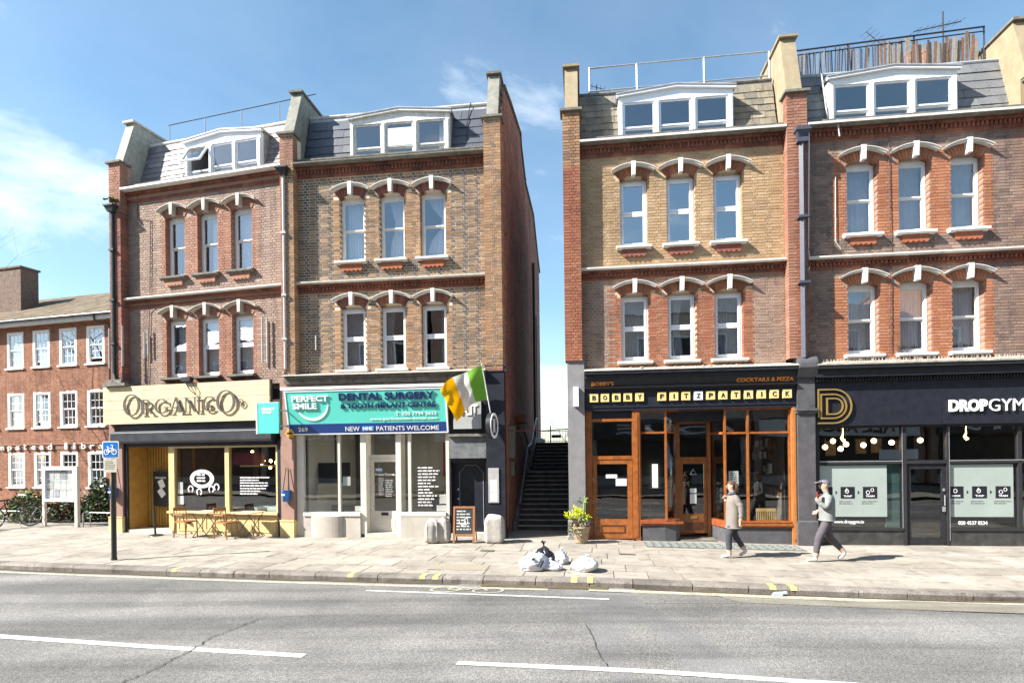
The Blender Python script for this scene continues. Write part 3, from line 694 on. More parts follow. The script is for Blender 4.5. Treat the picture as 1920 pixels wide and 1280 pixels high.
def pipe(H, pts, r, m, name='drainpipe', sq=False, brackets=()):
    q = MB(); q.tube(pts, r, 4 if sq else 10)
    for z in brackets: q.box(pts[0][0] - r * 1.7, pts[0][0] + r * 1.7, pts[0][1] - r * 1.5, pts[0][1] + r * 1.5, z, z + .06)
    return H.b(q, name, m)
def hopper(H, x, y, z, m):
    q = MB(); q.add([(x - .09, y - .07, z), (x + .09, y - .07, z), (x + .09, y + .07, z), (x - .09, y + .07, z), (x - .16, y - .13, z + .16), (x + .16, y - .13, z + .16), (x + .16, y + .13, z + .16), (x - .16, y + .13, z + .16)],
                    [(0, 1, 5, 4), (1, 2, 6, 5), (2, 3, 7, 6), (3, 0, 4, 7), (4, 5, 6, 7), (3, 2, 1, 0)]); q.box(x - .18, x + .18, y - .15, y + .15, z + .16, z + .20)
    return H.b(q, 'rain_hopper', m)

SH = (curtain_m, 0., 1., 9, 0.); GH = (curtain_g, 0., 1., 9, 0.)
# ---- house 1: mauve brick, wooden fascia cafe
A = House('terraced_house', 'mauve brick terraced house over the cafe with the cream plank fascia', FR_H1, -6.0)
upper(A, -5.58, -.10, (-3.875, -2.735, -1.58), dict(wall2='brick_mauve', wall1='brick_mauve', dress2='brick_salmon', dress1='brick_salmon', mortar=mortar_grey, ledge1=stone_white, ledge2=stone_white, gutter=upvc, coping=stone_grey,
    style2='sash', style1='upvc', cur2=[[(curtain_m, .45, 1, 4, 0)], [(curtain_m, .3, 1, 5, 0)], [SH]], cur1=[[(curtain_m, .1, 1, 7, 0)], [SH], [SH]],
    glass1=glass, hood=stone, key=stone, sill=stone_grey, apron=MATS['brick_salmon'], dent=False, parapet='brick_dark_red', dw=.19))
pilaster(A, -6.0, -5.58, lambda x, z: 'brick_salmon' if z > 9.6 else 'brick_dark_red', stone_grey, 4.4, mortar_grey)
party(A, -5.93, -5.62, render_lichen, stone, y_b=.3)
mansard(A, -5.58, -.02, -2.55, 'slate_violet', stone_white, .26, .19)
dormer(A, -2.45, upvc, lead, stone_white, glass, dw=1.32, open_left=True)
shell(A, -5.58, -.10)
green_iron = mat('green_black_iron', (.03, .045, .04), .5, .3, 8)
pipe(A, [(-5.84, -.30, 9.55), (-5.84, -.30, 4.75), (-5.74, -.34, 4.5), (-5.5, -.34, 4.42)], .05, green_iron, brackets=(8.4, 6.9, 5.6)); hopper(A, -5.84, -.32, 9.55, green_iron)
moss = mat('moss', (.10, .14, .03), .95, .4, 20); q = MB()
for i in range(26): q.ball((-5.84 + random.uniform(-.17, .17), -.32 + random.uniform(-.14, .14), 9.92), random.uniform(.02, .05), 5, .7)
A.b(q, 'moss', moss)['kind'] = 'stuff'
pale_pipe = mat('pale_grey_pipe', (.42, .41, .39), .5, .1, 6)
q = MB(); q.tube([(-5.2, -.02, 10.2), (-5.2, -.03, 9.4), (-4.72, -.03, 9.3), (-4.78, -.03, 7.1), (-4.8, -.19, 7.0), (-4.8, -.03, 6.6), (-4.9, -.03, 4.4)], .009, 5); A.b(q, 'wall_cable', metal_dark)
for xx, zz, hh in ((-4.93, 5.2, .75), (-4.80, 5.28, .78), (-.86, 4.85, 1.3), (-.70, 4.85, 1.25), (-5.50, 4.95, 1.2), (-5.98, 4.9, 1.2)):
    q = MB(); q.tube([(xx, -.09 if xx > -5.4 else -.32, zz), (xx, -.09 if xx > -5.4 else -.32, zz + hh)], .028, 6); A.b(q, 'wall_bracket', pale_pipe)
q = MB(); q.box(-6.12, -5.3, -.45, -.05, 4.36, 4.44); q.box(-6.05, -5.5, -.38, -.1, 4.441, 4.56); A.b(q, 'lead_capping', stone_grey)
# roof rail
q = MB(); q.tube([(-5.25, 1.2, 12.85), (.1, 1.2, 12.98)], .014, 5)
for i in range(4): xx = -5.2 + i * 1.35; q.tube([(xx, 1.2, 12.0), (xx, 1.2, 12.85 + .13 * (xx + 5.25) / 5.35)], .014, 5)
A.b(q, 'roof_rail', metal_dark)

# ---- house 2: brown mixed brick over the dental surgery
B = House('terraced_house', 'brown speckled brick terraced house over the dental surgery, right beside the stepped alley', FR_ROW, -7.7)
upper(B, -7.33, -2.05, (-5.78, -4.645, -3.50), dict(wall2='brick_brown_mix', wall1='brick_brown_mix', dress2='brick_tan_orange', dress1='brick_tan_orange', mortar=mortar_cream, ledge1=stone, ledge2=stone_grey, coping=stone_grey,
    style2='sash', style1='upvc', cur2=[[(curtain_m, .1, .8, 6, 0)], [(curtain_m, .25, 1, 6, -.3)], [(curtain_m, .15, 1, 6, -.75)]], cur1=[[(curtain_g, 0, .8, 6, 0)], [(curtain_g, .05, .45, 4, .3)], [(curtain_g, .7, 1, 3, 0)]],
    hood=stone_white, key=stone_white, sill=stone_white, apron=terracotta, ring='brick_dark_red', dw=.2, parapet='brick_plum', jt=.018))
pilaster(B, -7.71, -7.33, lambda x, z: 'brick_salmon' if z > 10.2 or x < -7.52 else 'brick_tan_orange', stone_grey, 4.4, mortar_cream)
pilaster(B, -2.05, -1.60, lambda x, z: 'brick_tan_orange' if (z > 4.5) else 'brick_dark_red', stone_grey, 4.4, mortar_cream)
party(B, -7.68, -7.38, render_grey, stone_grey, y_b=.42, top=12.55); party(B, -1.99, -1.68, render_grey, stone_grey, dep=1.2, top=12.5)
mansard(B, -7.33, -2.05, -4.55, 'slate_blue', stone, .36, .27)
dormer(B, -4.5, oldwhite, lead, lead, glass, dw=1.42, blind=1, curt=(2,))
shell(B, -7.33, -2.05)
pipe(B, [(-7.60, -.29, 9.9), (-7.60, -.29, 4.62), (-7.66, -.29, 4.5)], .04, pale_pipe, brackets=(8.3, 6.6, 5.4)); hopper(B, -7.60, -.31, 9.9, metal_dark)
q = MB(); q.box(-6.86, -6.83, -.05, 0, 5.15, 5.55); B.b(q, 'wall_bracket', pale_pipe)
q = MB(); q.tube([(-2.62, .45, 10.55), (-2.66, .62, 11.4), (-2.58, .8, 12.1)], .012, 5); B.b(q, 'roof_cable', metal_dark)
# alley flank of house 2, receding
prof = [(-.19, 0), (-.19, 10.9), (.5, 12.3), (2.0, 12.7), (4.85, 13.3), (5.0, 12.95), (6.5, 12.3), (9.9, 12.5), (12.2, 11.4), (13.3, 11.0), (13.3, 0)]
q = MB(); q.prism_x([(max(a, .0), b) for a, b in prof], -1.84, -1.62); fl = B.b(q, 'flank_wall', mat('dark_red_mortar', (.24, .17, .14), .95, .3, 10))
def topz(d):
    p = prof[1:-1]
    for (a, b), (c, e) in zip(p[:-1], p[1:]):
        if a <= d <= c: return b + (e - b) * (d - a) / (c - a)
    return 11.
fb = lay(.01, 13.2, .05, 13.2, [], lambda x, z: 'brick_flank', lambda d, z: z > topz(d) - .06, dep=.02, rng=random.Random(2))
emit_bricks(B, 0, lambda v: (-1.61 - v[1] + .005 if False else -1.605 - v[1], v[0], v[2]), fl, fb)
q = MB()
for (a, b), (c, e) in zip(prof[1:-2], prof[2:-1]):
    if a >= .3 and abs(c - a) > .05: q.add([(-1.9, a, b), (-1.55, a, b), (-1.55, c, e), (-1.9, c, e), (-1.9, a, b + .05), (-1.55, a, b + .05), (-1.55, c, e + .05), (-1.9, c, e + .05)], [(0, 1, 5, 4), (1, 2, 6, 5), (2, 3, 7, 6), (3, 0, 4, 7), (4, 5, 6, 7), (3, 2, 1, 0)])
B.b(q, 'flank_coping', stone_grey)
for dd, zz in ((7.0, 12.35), (7.5, 12.4)):
    q = MB(); q.lathe([(.11, 0), (.13, .05), (.10, .1), (.10, .5), (.12, .55), (.08, .55)], 12, (-1.75, dd, zz)); B.b(q, 'chimney_pot', terracotta)
q = MB(); q.tube([(-1.5, 8.6, .5), (-1.5, 8.6, 10)], .06, 8); q.tube([(-1.5, 9.4, .5), (-1.5, 9.4, 8)], .05, 8); B.b(q, 'flank_pipe', metal_dark)
q = MB(); q.tube([(-1.56, 4.0, 3.0), (-1.5, 4.0, 3.0), (-1.5, 6.0, 2.2)], .03, 6); q.box(-1.61, -1.35, 3.0, 3.9, 3.2, 3.45); B.b(q, 'flank_duct', mat('rusty_metal', (.18, .06, .035), .7, .3, 9))
q = MB(); q.tube([(-1.56, 1.1, 3.05), (-1.52, 3.2, 2.75), (-1.52, 3.6, 2.5)], .025, 6); q.box(-1.61, -1.48, .8, 1.3, 2.1, 3.0); q.box(-1.61, -1.5, 1.1, 1.2, 1.6, 2.0); B.b(q, 'meter_box', mat('grey_green_box', (.16, .17, .14), .7, .2, 9))
q = MB(); q.tube([(-1.66, -.15, .2), (-1.56, -.1, .3), (-1.56, -.1, 4.4)], .03, 8); B.b(q, 'flank_downpipe', MATS['rusty_metal'])

# ---- house 3: yellow stock brick over the pizza bar
Cc = House('terraced_house', 'yellow stock brick terraced house over the wooden pizza bar front, right of the stepped alley', FR_ROW, 0.02)
upper(Cc, .46, 5.53, (1.82, 3.0, 4.17), dict(wall2='brick_yellow_stock', wall1='brick_mauve_pale', dress2='brick_yellow_stock', dress1='brick_orange_red', mortar=mat('tan_mortar', (.50, .40, .28), .95, .15, 14), ledge1=stone_white, ledge2=stone_grey, gutter=stone_white, coping=stone_grey,
    style2='upvc', style1='upvc', cur2=[None, None, None], cur1=[[GH], [(curtain_m, .25, .6, 4, .4)], [GH]], glass2=glass_mat('deep_blue_reflecting_glass', (.25, .3, .36), 2.6, 2.0, .006, 1.),
    hood=stone_white, key=stone_white, sill=stone_white, apron=mat('plum_terracotta', (.24, .085, .06), .8, .2, 10), ring='brick_orange_red', dw=.24, parapet='brick_plum', jt=.016))
pilaster(Cc, .02, .46, lambda x, z: 'brick_tan_orange' if z > 9.6 else 'brick_orange_red', stone_grey, 4.6, mortar_red)
pilaster(Cc, 5.53, 6.01, lambda x, z: 'brick_salmon' if x < 5.72 or z > 10.2 else 'brick_orange_red', stone_grey, 4.5, mortar_red)
party(Cc, .08, .42, render_tan, render_tan); party(Cc, 5.58, 5.95, render_tan, render_tan, top=12.75)
mansard(Cc, .46, 5.53, 2.95, 'slate_brown', stone_grey, .31, .21)
dormer(Cc, 2.95, upvc, upvc, lead, glass_dark, dw=1.46)
shell(Cc, .46, 5.53)
blue_iron = mat('blue_grey_iron', (.065, .07, .095), .45, .15, 8)
pipe(Cc, [(5.86, -.32, 9.85), (5.86, -.32, 4.5)], .075, blue_iron, sq=True, brackets=(7.9, 6.3)); hopper(Cc, 5.86, -.33, 9.85, blue_iron)
q = MB(); q.box(5.70, 6.02, -.45, -.16, 10.05, 10.12); q.box(5.73, 5.99, -.42, -.18, 9.75, 9.85); Cc.b(q, 'hopper_moulding', blue_iron)
q = MB(); q.tube([(6.05, -.05, 10.5), (6.07, -.21, 10.0), (6.06, -.1, 7.2), (6.12, -.05, 6.9), (6.06, -.04, 6.6)], .014, 5); Cc.b(q, 'wall_cable', upvc)
q = MB()
for zz in (12.95, 12.3): q.tube([(.75, 1.1, zz), (5.6, 1.1, zz + .02)], .022, 6)
for xx in (.75, 2.05, 3.85, 5.55): q.tube([(xx, 1.1, 11.95), (xx, 1.1, 12.97)], .024, 6)
Cc.b(q, 'roof_guard_rail', metal_galv)
q = MB(); q.tube([(.95, 1.3, 12.0), (.95, 1.3, 12.6)], .015, 5); q.tube([(.75, 1.3, 12.6), (1.35, 1.25, 12.35)], .01, 5)
for i in range(5): q.tube([(.82 + i * .12, 1.15, 12.58 - i * .05), (.82 + i * .12, 1.45, 12.58 - i * .05)], .006, 4)
Cc.b(q, 'roof_aerial', metal_dark)
q = MB(); q.box(.06, .28, .1, 8., 0, 11); q.box(.3, 5.5, 5.3, 8., 0, 10.); Cc.b(q, 'rear_block', MATS['dark_red_mortar'])

# ---- house 4: plum brick over the gym
G = House('terraced_house', 'plum brick terraced house with bright orange window surrounds over the black gym front, rightmost', FR_ROW, 6.03)
upper(G, 6.03, 11.10, (7.365, 8.565, 9.755), dict(wall2='brick_plum', wall1='brick_plum', dress2='brick_bright_orange', dress1='brick_bright_orange', mortar=mat('plum_mortar', (.27, .195, .165), .95, .2, 14), ledge1=stone_white, ledge2=stone_grey, gutter=stone_white, coping=stone_grey,
    style2='sash', style1='sash', cur2=[[(curtain_g, 0, 1, 5, 0)], [(curtain_g, 0, 1, 4, 0)], [(curtain_g, 0, 1, 4, 0)]], cur1=[[(curtain_m, 0, .55, 5, 0), (curtain_g, .55, 1, 3, 0)], [SH], [SH]],
    hood=stone_white, key=stone_white, sill=white, apron=terracotta, dw=.25, parapet='brick_plum'))
pilaster(G, 11.10, 11.5, lambda x, z: 'brick_orange_red', stone_grey, 4.5, mortar_red)
party(G, 11.02, 11.4, render_tan, stone_grey, top=12.65)
mansard(G, 6.03, 11.10, 8.25, 'slate_grey', lead, .62, .25)
dormer(G, 8.25, white, white, lead, glass_dark, dw=1.5)
shell(G, 6.03, 11.10)
q = MB(); q.tube([(7.97, -.03, 10.2), (7.97, -.21, 10.15), (7.98, -.03, 9.8), (8.0, -.03, 7.1), (8.0, -.19, 7.0), (8.0, -.03, 6.8), (7.98, -.03, 4.6)], .008, 5); G.b(q, 'wall_cable', metal_dark)
q = MB(); q.tube([(6.75, -.02, 9.0), (6.72, -.04, 7.4), (6.85, -.04, 7.2)], .012, 5); q.tube([(6.6, .36, 11.8), (6.72, .3, 10.5), (6.74, -.2, 10.3), (6.78, -.21, 9.9)], .02, 5); G.b(q, 'wall_cable', pale_pipe)
q = MB(); r_ = random.Random(8)
for i in range(60):
    a = Vector((8.22 + r_.uniform(-.1, .12), -.08 + r_.uniform(-.06, .04), 4.62 + r_.uniform(-.05, .12))); b_ = a + Vector((r_.uniform(-.1, .1), r_.uniform(-.06, .06), r_.uniform(-.08, .12))); q.tube([a, b_], .005, 3)
nest = G.b(q, 'twig_nest', mat('twig', (.05, .04, .035), .9, .2, 9))
for i, xx in enumerate((7.2, 8.4, 8.7, 9.55, 9.7, 9.9)):
    q = MB()
    for k in range(9): aa = r_.uniform(0, 6.28); q.prism_y([(xx - .02 + .05 * math.cos(aa), 4.70), (xx + .02 + .05 * math.cos(aa), 4.70), (xx + .07 * math.cos(aa) + .02, 4.70 + r_.uniform(.07, .14))], .3 + .02 * k, .302 + .02 * k)
    G.b(q, 'windowsill_plant', mat('dull_leaf', (.05, .08, .035), .8, .3, 9))
q = MB(); q.box(11.12, 11.2, -.3, -.2, 4.65, 5.0); G.b(q, 'alarm_box', upvc)
# reed screen, rail and aerials on the gym roof
scr = thing('reed_screen', 'ragged screen of split reeds tied to a metal rail on the roof above the gym', 'screen', at(FR_ROW, 6.03, 1.25, 12.02), -RAD(7))
q = MB(); q.tube([(-.1, 0, .98), (4.95, 0, 1.19)], .022, 6); q.tube([(-.1, 0, .86), (4.95, 0, 1.07)], .016, 6)
for xx in (-.1, 1.6, 3.25, 4.95): q.tube([(xx, .03, 0), (xx, .03, 1.0 + .042 * xx)], .02, 6)
q.build('rail', metal_dark, scr)
reeds = [mat('reed_dark', (.07, .055, .045), .9, .3, 12), mat('reed_pale', (.24, .20, .155), .9, .25, 12), mat('reed_brown', (.17, .10, .06), .9, .3, 12)]
xx = -.05; r_ = random.Random(4)
while xx < 4.75:
    w = r_.uniform(.018, .04) if xx < 2.3 else r_.uniform(.03, .08); q = MB(); top = .86 + .042 * xx + r_.uniform(-.05, .1) - (r_.uniform(0, .25) if xx > 3.2 else 0)
    q.obox((xx, r_.uniform(-.02, .02), top / 2), (w / 2, 0, 0), (0, .006, 0), (r_.uniform(-.03, .03), 0, top / 2)); q.build('reed', reeds[r_.choice([0, 0, 1, 2] if xx < 2.3 else [0, 1, 1, 2, 2])], scr)
    xx += w + (r_.uniform(.012, .05) if xx < 2.3 else r_.uniform(.0, .03))
ae = thing('tv_aerial', 'tall television aerial with a long crossbar on the roof at the far right', 'aerial', at(FR_ROW, 10.35, 1.9, 12.05), -RAD(7))
q = MB(); q.tube([(0, 0, 0), (0, 0, 2.1)], .018, 6); q.build('mast', metal_dark, ae)
q = MB(); q.tube([(-.75, 0, 1.62), (.45, 0, 1.78)], .014, 5)
for i in range(7): xx = -.7 + i * .18; q.tube([(xx, -.3, 1.62 + (xx + .75) * .133 - .1), (xx, .3, 1.62 + (xx + .75) * .133 + .1)], .006, 4)
q.build('boom', metal_dark, ae)
ae2 = thing('tv_aerial', 'thin tilted comb-shaped television aerial behind the reed screen', 'aerial', at(FR_ROW, 9.3, 2.6, 12.05), -RAD(7))
q = MB(); q.tube([(0, 0, 0), (0, 0, 1.6)], .015, 6); q.build('mast', metal_dark, ae2)
q = MB(); q.tube([(-.6, 0, 2.2), (0.05, 0, 1.55)], .01, 5)
for i in range(8): f_ = i / 7; c_ = Vector((-.6 + .65 * f_, 0, 2.2 - .65 * f_)); q.tube([c_ + Vector((-.22, -.1, -.2)), c_ + Vector((.22, .1, .2))], .006, 4)
q.build('boom', metal_dark, ae2)
ch = thing('chimney_stack', 'low brick chimney stack with red pots standing behind the reed screen', 'chimney', at(FR_ROW, 9.9, 2.3, 12.0), -RAD(7))
q = MB(); q.box(-.45, .35, -.25, .25, 0, .75); q.box(-.5, .4, -.3, .3, .751, .83); q.build('stack', MATS['brick_dark_red'], ch)
for xx in (-.2, .2):
    q = MB(); q.lathe([(.12, 0), (.12, .06), (.10, .1), (.11, .42), (.14, .46), (.13, .52), (.07, .52)], 14, (xx, 0, .831)); q.build('chimney_pot', terracotta, ch)
for h_ in (A, B, Cc, G): emit_bricks(h_)

# ------------------------------------------------------------------ shopfronts
def frame_pane(H, parent, x0, x1, z0, z1, y, gl=None, name='pane'):
    g_ = MB(); g_.box(x0, x1, y, y + .01, z0, z1); return H.b(g_, name, gl or glass_shop, parent)
def bars(H, name, m, parent, boxes, label=None):
    q = MB()
    for b_ in boxes: q.box(*b_)
    return H.b(q, name, m, parent, label=label)
def room(H, x0, x1, z1, dep, wallm, floorm, ceilm, backm=None, z0=-.02, y0=.35):
    r = MB(); r.box(x0, x0 + .05, y0, dep, z0, z1); r.box(x1 - .05, x1, y0, dep, z0, z1); H.b(r, 'shop_side_wall', wallm)
    r = MB(); r.box(x0, x1, dep, dep + .06, z0, z1); H.b(r, 'shop_back_wall', backm or wallm)
    r = MB(); r.box(x0, x1, y0, dep, z0 - .12, z0 + .02); H.b(r, 'shop_floor', floorm)
    r = MB(); r.box(x0, x1, y0, dep, z1, z1 + .05); H.b(r, 'shop_ceiling', ceilm)
def scribble(x0, x1, z0, z1, y, rows, rng, h=.55, rag=.5, thick=.003):
    """rows of small strokes: writing too small to read"""
    q = MB(); dz = (z1 - z0) / rows
    for r in range(rows):
        zt = z1 - r * dz; xe = x0 + (x1 - x0) * rng.uniform(1 - rag, 1); x = x0
        while x < xe - .01:
            w = rng.uniform(.3, .9) * dz * 2.2; e = min(x + w, xe); xx = x
            while xx < e - .004:
                lw = dz * h * rng.uniform(.3, .55); zb = zt - dz * h * rng.uniform(.9, 1.); q.box(xx, min(xx + lw * .75, e), y, y + thick, zb, zt - dz * h * rng.uniform(0, .25)); xx += lw
            x = e + dz * .3
    return q
bulb_m = mat('glowing_bulb', (1, .7, .3), .4, 0, emit=((1, .55, .16), 9.))
paper = mat('white_paper', (.75, .75, .73), .8, .04, 9)
vinyl = mat('white_vinyl', (.80, .80, .80), .6, 0)

# ---- cafe front on house 1
brownstone = mat('brown_painted_stone', (.27, .165, .13), .8, .15, 4, bump=.15, dirt=.25)
cream_p = mat('cream_painted_stone', (.62, .47, .23), .75, .1, 5, dirt=.2)
cream_w = mat('cream_painted_wood', (.58, .45, .22), .55, .1, 7, dirt=.15)
ochre = mat('ochre_board', (.36, .215, .055), .55, .2, 6)
for x0, x1 in ((-6.22, -5.74), (-.27, .14)):
    q = MB(); q.box(x0, x1, -.16, .3, .44, 4.36); A.b(q, 'shop_pier', brownstone); q = MB(); q.box(x0 - .015, x1 + .015, -.20, .3, -.05, .44); q.box(x0 - .02, x1 + .02, -.215, -.1, .44, .47); A.b(q, 'pier_plinth', cream_p)
q = MB(); q.box(-5.74, -5.62, -.10, .3, 0, 2.7); q.box(-.42, -.27, -.10, .3, 0, 2.7); A.b(q, 'shutter_guide', black_navy)
q = MB(); q.box(-6.02, -.45, -.16, .3, 3.0, 3.26); q.prism_x([(-.26, 2.66), (-.30, 2.72), (-.30, 2.98), (-.26, 3.02), (.3, 3.02), (.3, 2.66)], -6.02, -.47); A.b(q, 'shutter_box', mat('grey_black_steel', (.06, .062, .072), .35, .25, 3, metal=.3))
q = MB(); q.box(-6.02, -.47, -.312, -.301, 2.955, 2.975); A.b(q, 'shutter_box_seam', metal_galv)
q = MB(); q.box(-6.02, -.47, -.1, .02, 2.55, 2.66); A.b(q, 'window_head', black_navy)
q = MB(); q.box(-5.62, -.42, .28, .33, 2.56, 4.2); A.b(q, 'upstand', dark)
# timber fascia sign
sg = thing('shop_sign', 'cream painted plank fascia sign with raised dark serif letters over the cafe', 'sign', at(FR_H1, -6.22), -RAD(14.5))
plank = mat('cream_plank', (.56, .46, .29), .7, .1, 5, bump=.15, dirt=.18); r_ = random.Random(9)
zz = 3.235
for i in range(8):
    hh = .139; cuts = [-6.22, -.47] if i % 3 else [-6.22, -3.35, -.47]
    for a_, b_ in zip(cuts[:-1], cuts[1:]):
        q = MB(); yy = -.34 + r_.uniform(-.004, .003); q.box(a_ + .002, b_ - .002, yy, yy + .05, zz, zz + hh - .005); q.build('plank', plank, sg, dx=-6.22)
    zz += hh
q = MB(); q.box(-6.2, -.49, -.285, -.17, 3.27, 4.36); q.build('sign_box', dark, sg, dx=-6.22)
let_m = mat('dark_bronze_letter', (.085, .075, .065), .5, .2, 9)
def ring_(q, cx, cz, rx, rz, ix, iz, y0, y1, a0=0., a1=360., sh=0.):
    n = 28
    for i in range(n):
        b0, b1 = RAD(a0 + (a1 - a0) * i / n), RAD(a0 + (a1 - a0) * (i + 1) / n)
        q.prism_y([(cx + ix * math.cos(b0) + sh, cz + iz * math.sin(b0)), (cx + ix * math.cos(b1) + sh, cz + iz * math.sin(b1)), (cx + rx * math.cos(b1), cz + rz * math.sin(b1)), (cx + rx * math.cos(b0), cz + rz * math.sin(b0))][::-1], y0, y1)
def serif_letter(c, x, z, w, h, y0, y1):
    q = MB(); k = [0]
    def Bx(a, b, c0, d): k[0] += 1; e = .0006 * k[0]; q.box(x + a * w, x + b * w, y0 - e, y1, z + c0 * h, z + d * h)
    def Pl(p): k[0] += 1; e = .0006 * k[0]; q.prism_y([(x + a * w, z + b * h) for a, b in p], y0 - e, y1)
    sr = .05
    if c == 'O': ring_(q, x + w / 2, z + h / 2, w * .5, h * .52, w * .36, h * .47, y0, y1)
    if c == 'C': ring_(q, x + w * .52, z + h / 2, w * .5, h * .51, w * .35, h * .45, y0, y1, 38, 322); Bx(.86, .93, .62, .9)
    if c == 'G': ring_(q, x + w * .5, z + h / 2, w * .5, h * .51, w * .35, h * .45, y0, y1, 40, 325); Bx(.8, .95, .08, .42); Bx(.66, 1.06, .40, .45); Bx(.86, .92, .64, .9)
    if c == 'I': Bx(.36, .64, 0, 1); Bx(.1, .9, 0, sr); Bx(.1, .9, 1 - sr, 1)
    if c == 'N': Bx(.14, .2, 0, 1); Bx(.84, .9, 0, 1); Pl([(.08, 1), (.26, 1), (.92, 0), (.80, 0)]); Bx(.0, .32, 0, sr); Bx(.70, 1.04, 1 - sr, 1)
    if c == 'A': Pl([(.46, 1.03), (.52, .97), (.16, 0), (.10, 0)]); Pl([(.42, 1.04), (.56, 1.04), (.95, 0), (.76, 0)]); Bx(.26, .74, .32, .37); Bx(.0, .28, 0, sr); Bx(.66, 1.05, 0, sr)
    if c == 'R': Bx(.14, .32, 0, 1); Bx(.02, .44, 0, sr); Bx(.02, .4, 1 - sr, 1); ring_(q, x + w * .4, z + h * .74, w * .40, h * .26, w * .24, h * .21, y0, y1, -90, 90); Pl([(.42, .5), (.58, .5), (1.04, 0), (.84, 0)]); Bx(.8, 1.1, 0, sr)
    return q
lx = [('O', -5.42, .62, .62, 3.47), ('R', -4.80, .46, .42, 3.50), ('G', -4.28, .48, .42, 3.50), ('A', -3.78, .50, .42, 3.52), ('N', -3.26, .44, .42, 3.52), ('I', -2.84, .20, .42, 3.52), ('C', -2.62, .44, .42, 3.52), ('O', -2.16, .64, .62, 3.47)]
for c_, x_, w_, h_, z_ in lx: serif_letter(c_, x_, z_, w_, h_, -.405, -.385).build('letter', let_m, sg, dx=-6.22)
q = MB(); q.add(*[(lambda vf: ([(-2.50 + p[0] * .18, -.402 + p[1] * .008, 3.62 + p[2] * .16) for p in vf[0]], vf[1]))(text_mb('&', .02, 1.))][0]); q.build('letter', let_m, sg, dx=-6.22)
q = MB(); ring_(q, -1.36, 3.74, .10, .10, .08, .08, -.40, -.385); q.build('registered_mark', let_m, sg, dx=-6.22); text('R', -1.40, -1.32, 3.69, 3.79, -.39, let_m, sg, 'letter', .02, .01, dx=-6.22)
q = MB(); q.box(-3.3, -3.0, -.45, -.3, 4.4, 4.52); q.tube([(-3.2, -.42, 4.4), (-3.05, -.42, 4.18), (-2.85, -.40, 4.0), (-2.83, -.40, 4.15), (-3.0, -.40, 4.4)], .012, 5); q.build('sign_lamp', metal_dark, sg, dx=-6.22)
# entrance with vertical ochre boards, posts, windows, stall riser
x_ = -5.62; i = 0
while x_ < -4.05:
    yy = .55 + (x_ + 5.62) * .12; q = MB(); q.box(x_, x_ + .066, yy, yy + .04, .1, 2.6); A.b(q, 'board', ochre); q = MB(); x_ += .092
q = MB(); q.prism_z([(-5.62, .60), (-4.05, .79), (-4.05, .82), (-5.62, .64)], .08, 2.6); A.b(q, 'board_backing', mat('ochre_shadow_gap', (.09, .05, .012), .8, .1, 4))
q = MB(); q.box(-5.62, -5.59, -.05, .6, 0, 2.6); q.box(-4.16, -4.13, .02, .8, .02, 2.6); A.b(q, 'porch_side', ochre)
q = MB(); q.box(-5.62, -4.0, -.1, .75, -.05, .08); A.b(q, 'door_step', stone)
q = MB(); q.box(-5.26, -4.68, .48, .51, .73, 1.8); pb = A.b(q, 'hanging_poster', blackpaint); 
for (cx_, cz_, a_) in ((-4.95, 1.42, 25), (-4.95, 1.15, 38)):
    q = MB(); M = Matrix.Rotation(RAD(-a_), 3, 'Y'); q.obox((cx_, .472, cz_), M @ Vector((.1, 0, 0)), (0, .004, 0), M @ Vector((0, 0, .13))); A.b(q, 'poster_print', paper, pb)
text('ORGANICO', -5.2, -4.78, 1.58, 1.64, .474, paper, pb, dx=-6.0, bold=.01)
q = MB(); q.tube([(-5.08, .5, 1.8), (-4.98, .52, 1.98), (-4.88, .5, 1.8)], .008, 4); A.b(q, 'hanging_cord', metal_dark, pb)
q = MB(); q.box(-4.36, -4.24, .62, .66, 1.35, 1.6); q.box(-4.36, -4.2, .6, .66, 1.1, 1.28); A.b(q, 'menu_holder', paper)
posts = bars(A, 'window_frame', cream_w, None, [(-4.15, -3.95, -.06, .06, .0, 2.56), (-2.19, -2.05, -.06, .06, .66, 2.56), (-.50, -.42, -.06, .06, .66, 2.56), (-3.95, -.5, -.05, .05, 2.50, 2.56)])
frame_pane(A, posts, -3.95, -2.19, .68, 2.5, .0); frame_pane(A, posts, -2.05, -.5, .68, 2.5, .0)
q = MB(); q.box(-4.16, -.42, -.14, .1, .60, .66); A.b(q, 'window_sill', cream_p)
q = MB(); q.box(-3.95, -.42, -.03, .1, 0., .60); sr_ = A.b(q, 'stall_riser', cream_w)
for a_, b_ in ((-3.85, -3.0), (-2.9, -2.0), (-1.9, -1.25), (-1.15, -.5)):
    q = MB()
    for (u0, u1, v0, v1) in ((a_, b_, .50, .54), (a_, b_, .08, .12), (a_, a_ + .04, .12, .5), (b_ - .04, b_, .12, .5)): q.box(u0, u1, -.045, -.03, v0, v1)
    A.b(q, 'riser_moulding', cream_w, sr_)
q = MB(); q.ball((-3.45, -.06, .34), .06, 8); A.b(q, 'vent', blackpaint, sr_)
q = MB()
ring_(q, -3.02, 1.60, .42, .27, .28, .17, -.012, -.008)
for cx_, cz_, s_ in ((-3.42, 1.30, 1), (-3.12, 1.22, -1), (-2.7, 1.30, 1), (-2.52, 1.36, -1)): ring_(q, cx_, cz_, .10, .11, .06, .07, -.0125, -.0085, -60, 240)
A.b(q, 'window_ornament', mat('frosted_white_vinyl', (.62, .62, .64), .6, .05, 9), posts)
A.b(scribble(-3.2, -2.82, 1.48, 1.74, -.012, 3, random.Random(1), .6, .3), 'window_writing', vinyl, posts)
A.b(scribble(-1.72, -.72, 1.12, 1.66, -.012, 7, random.Random(2), .55, .45), 'window_writing', vinyl, posts)
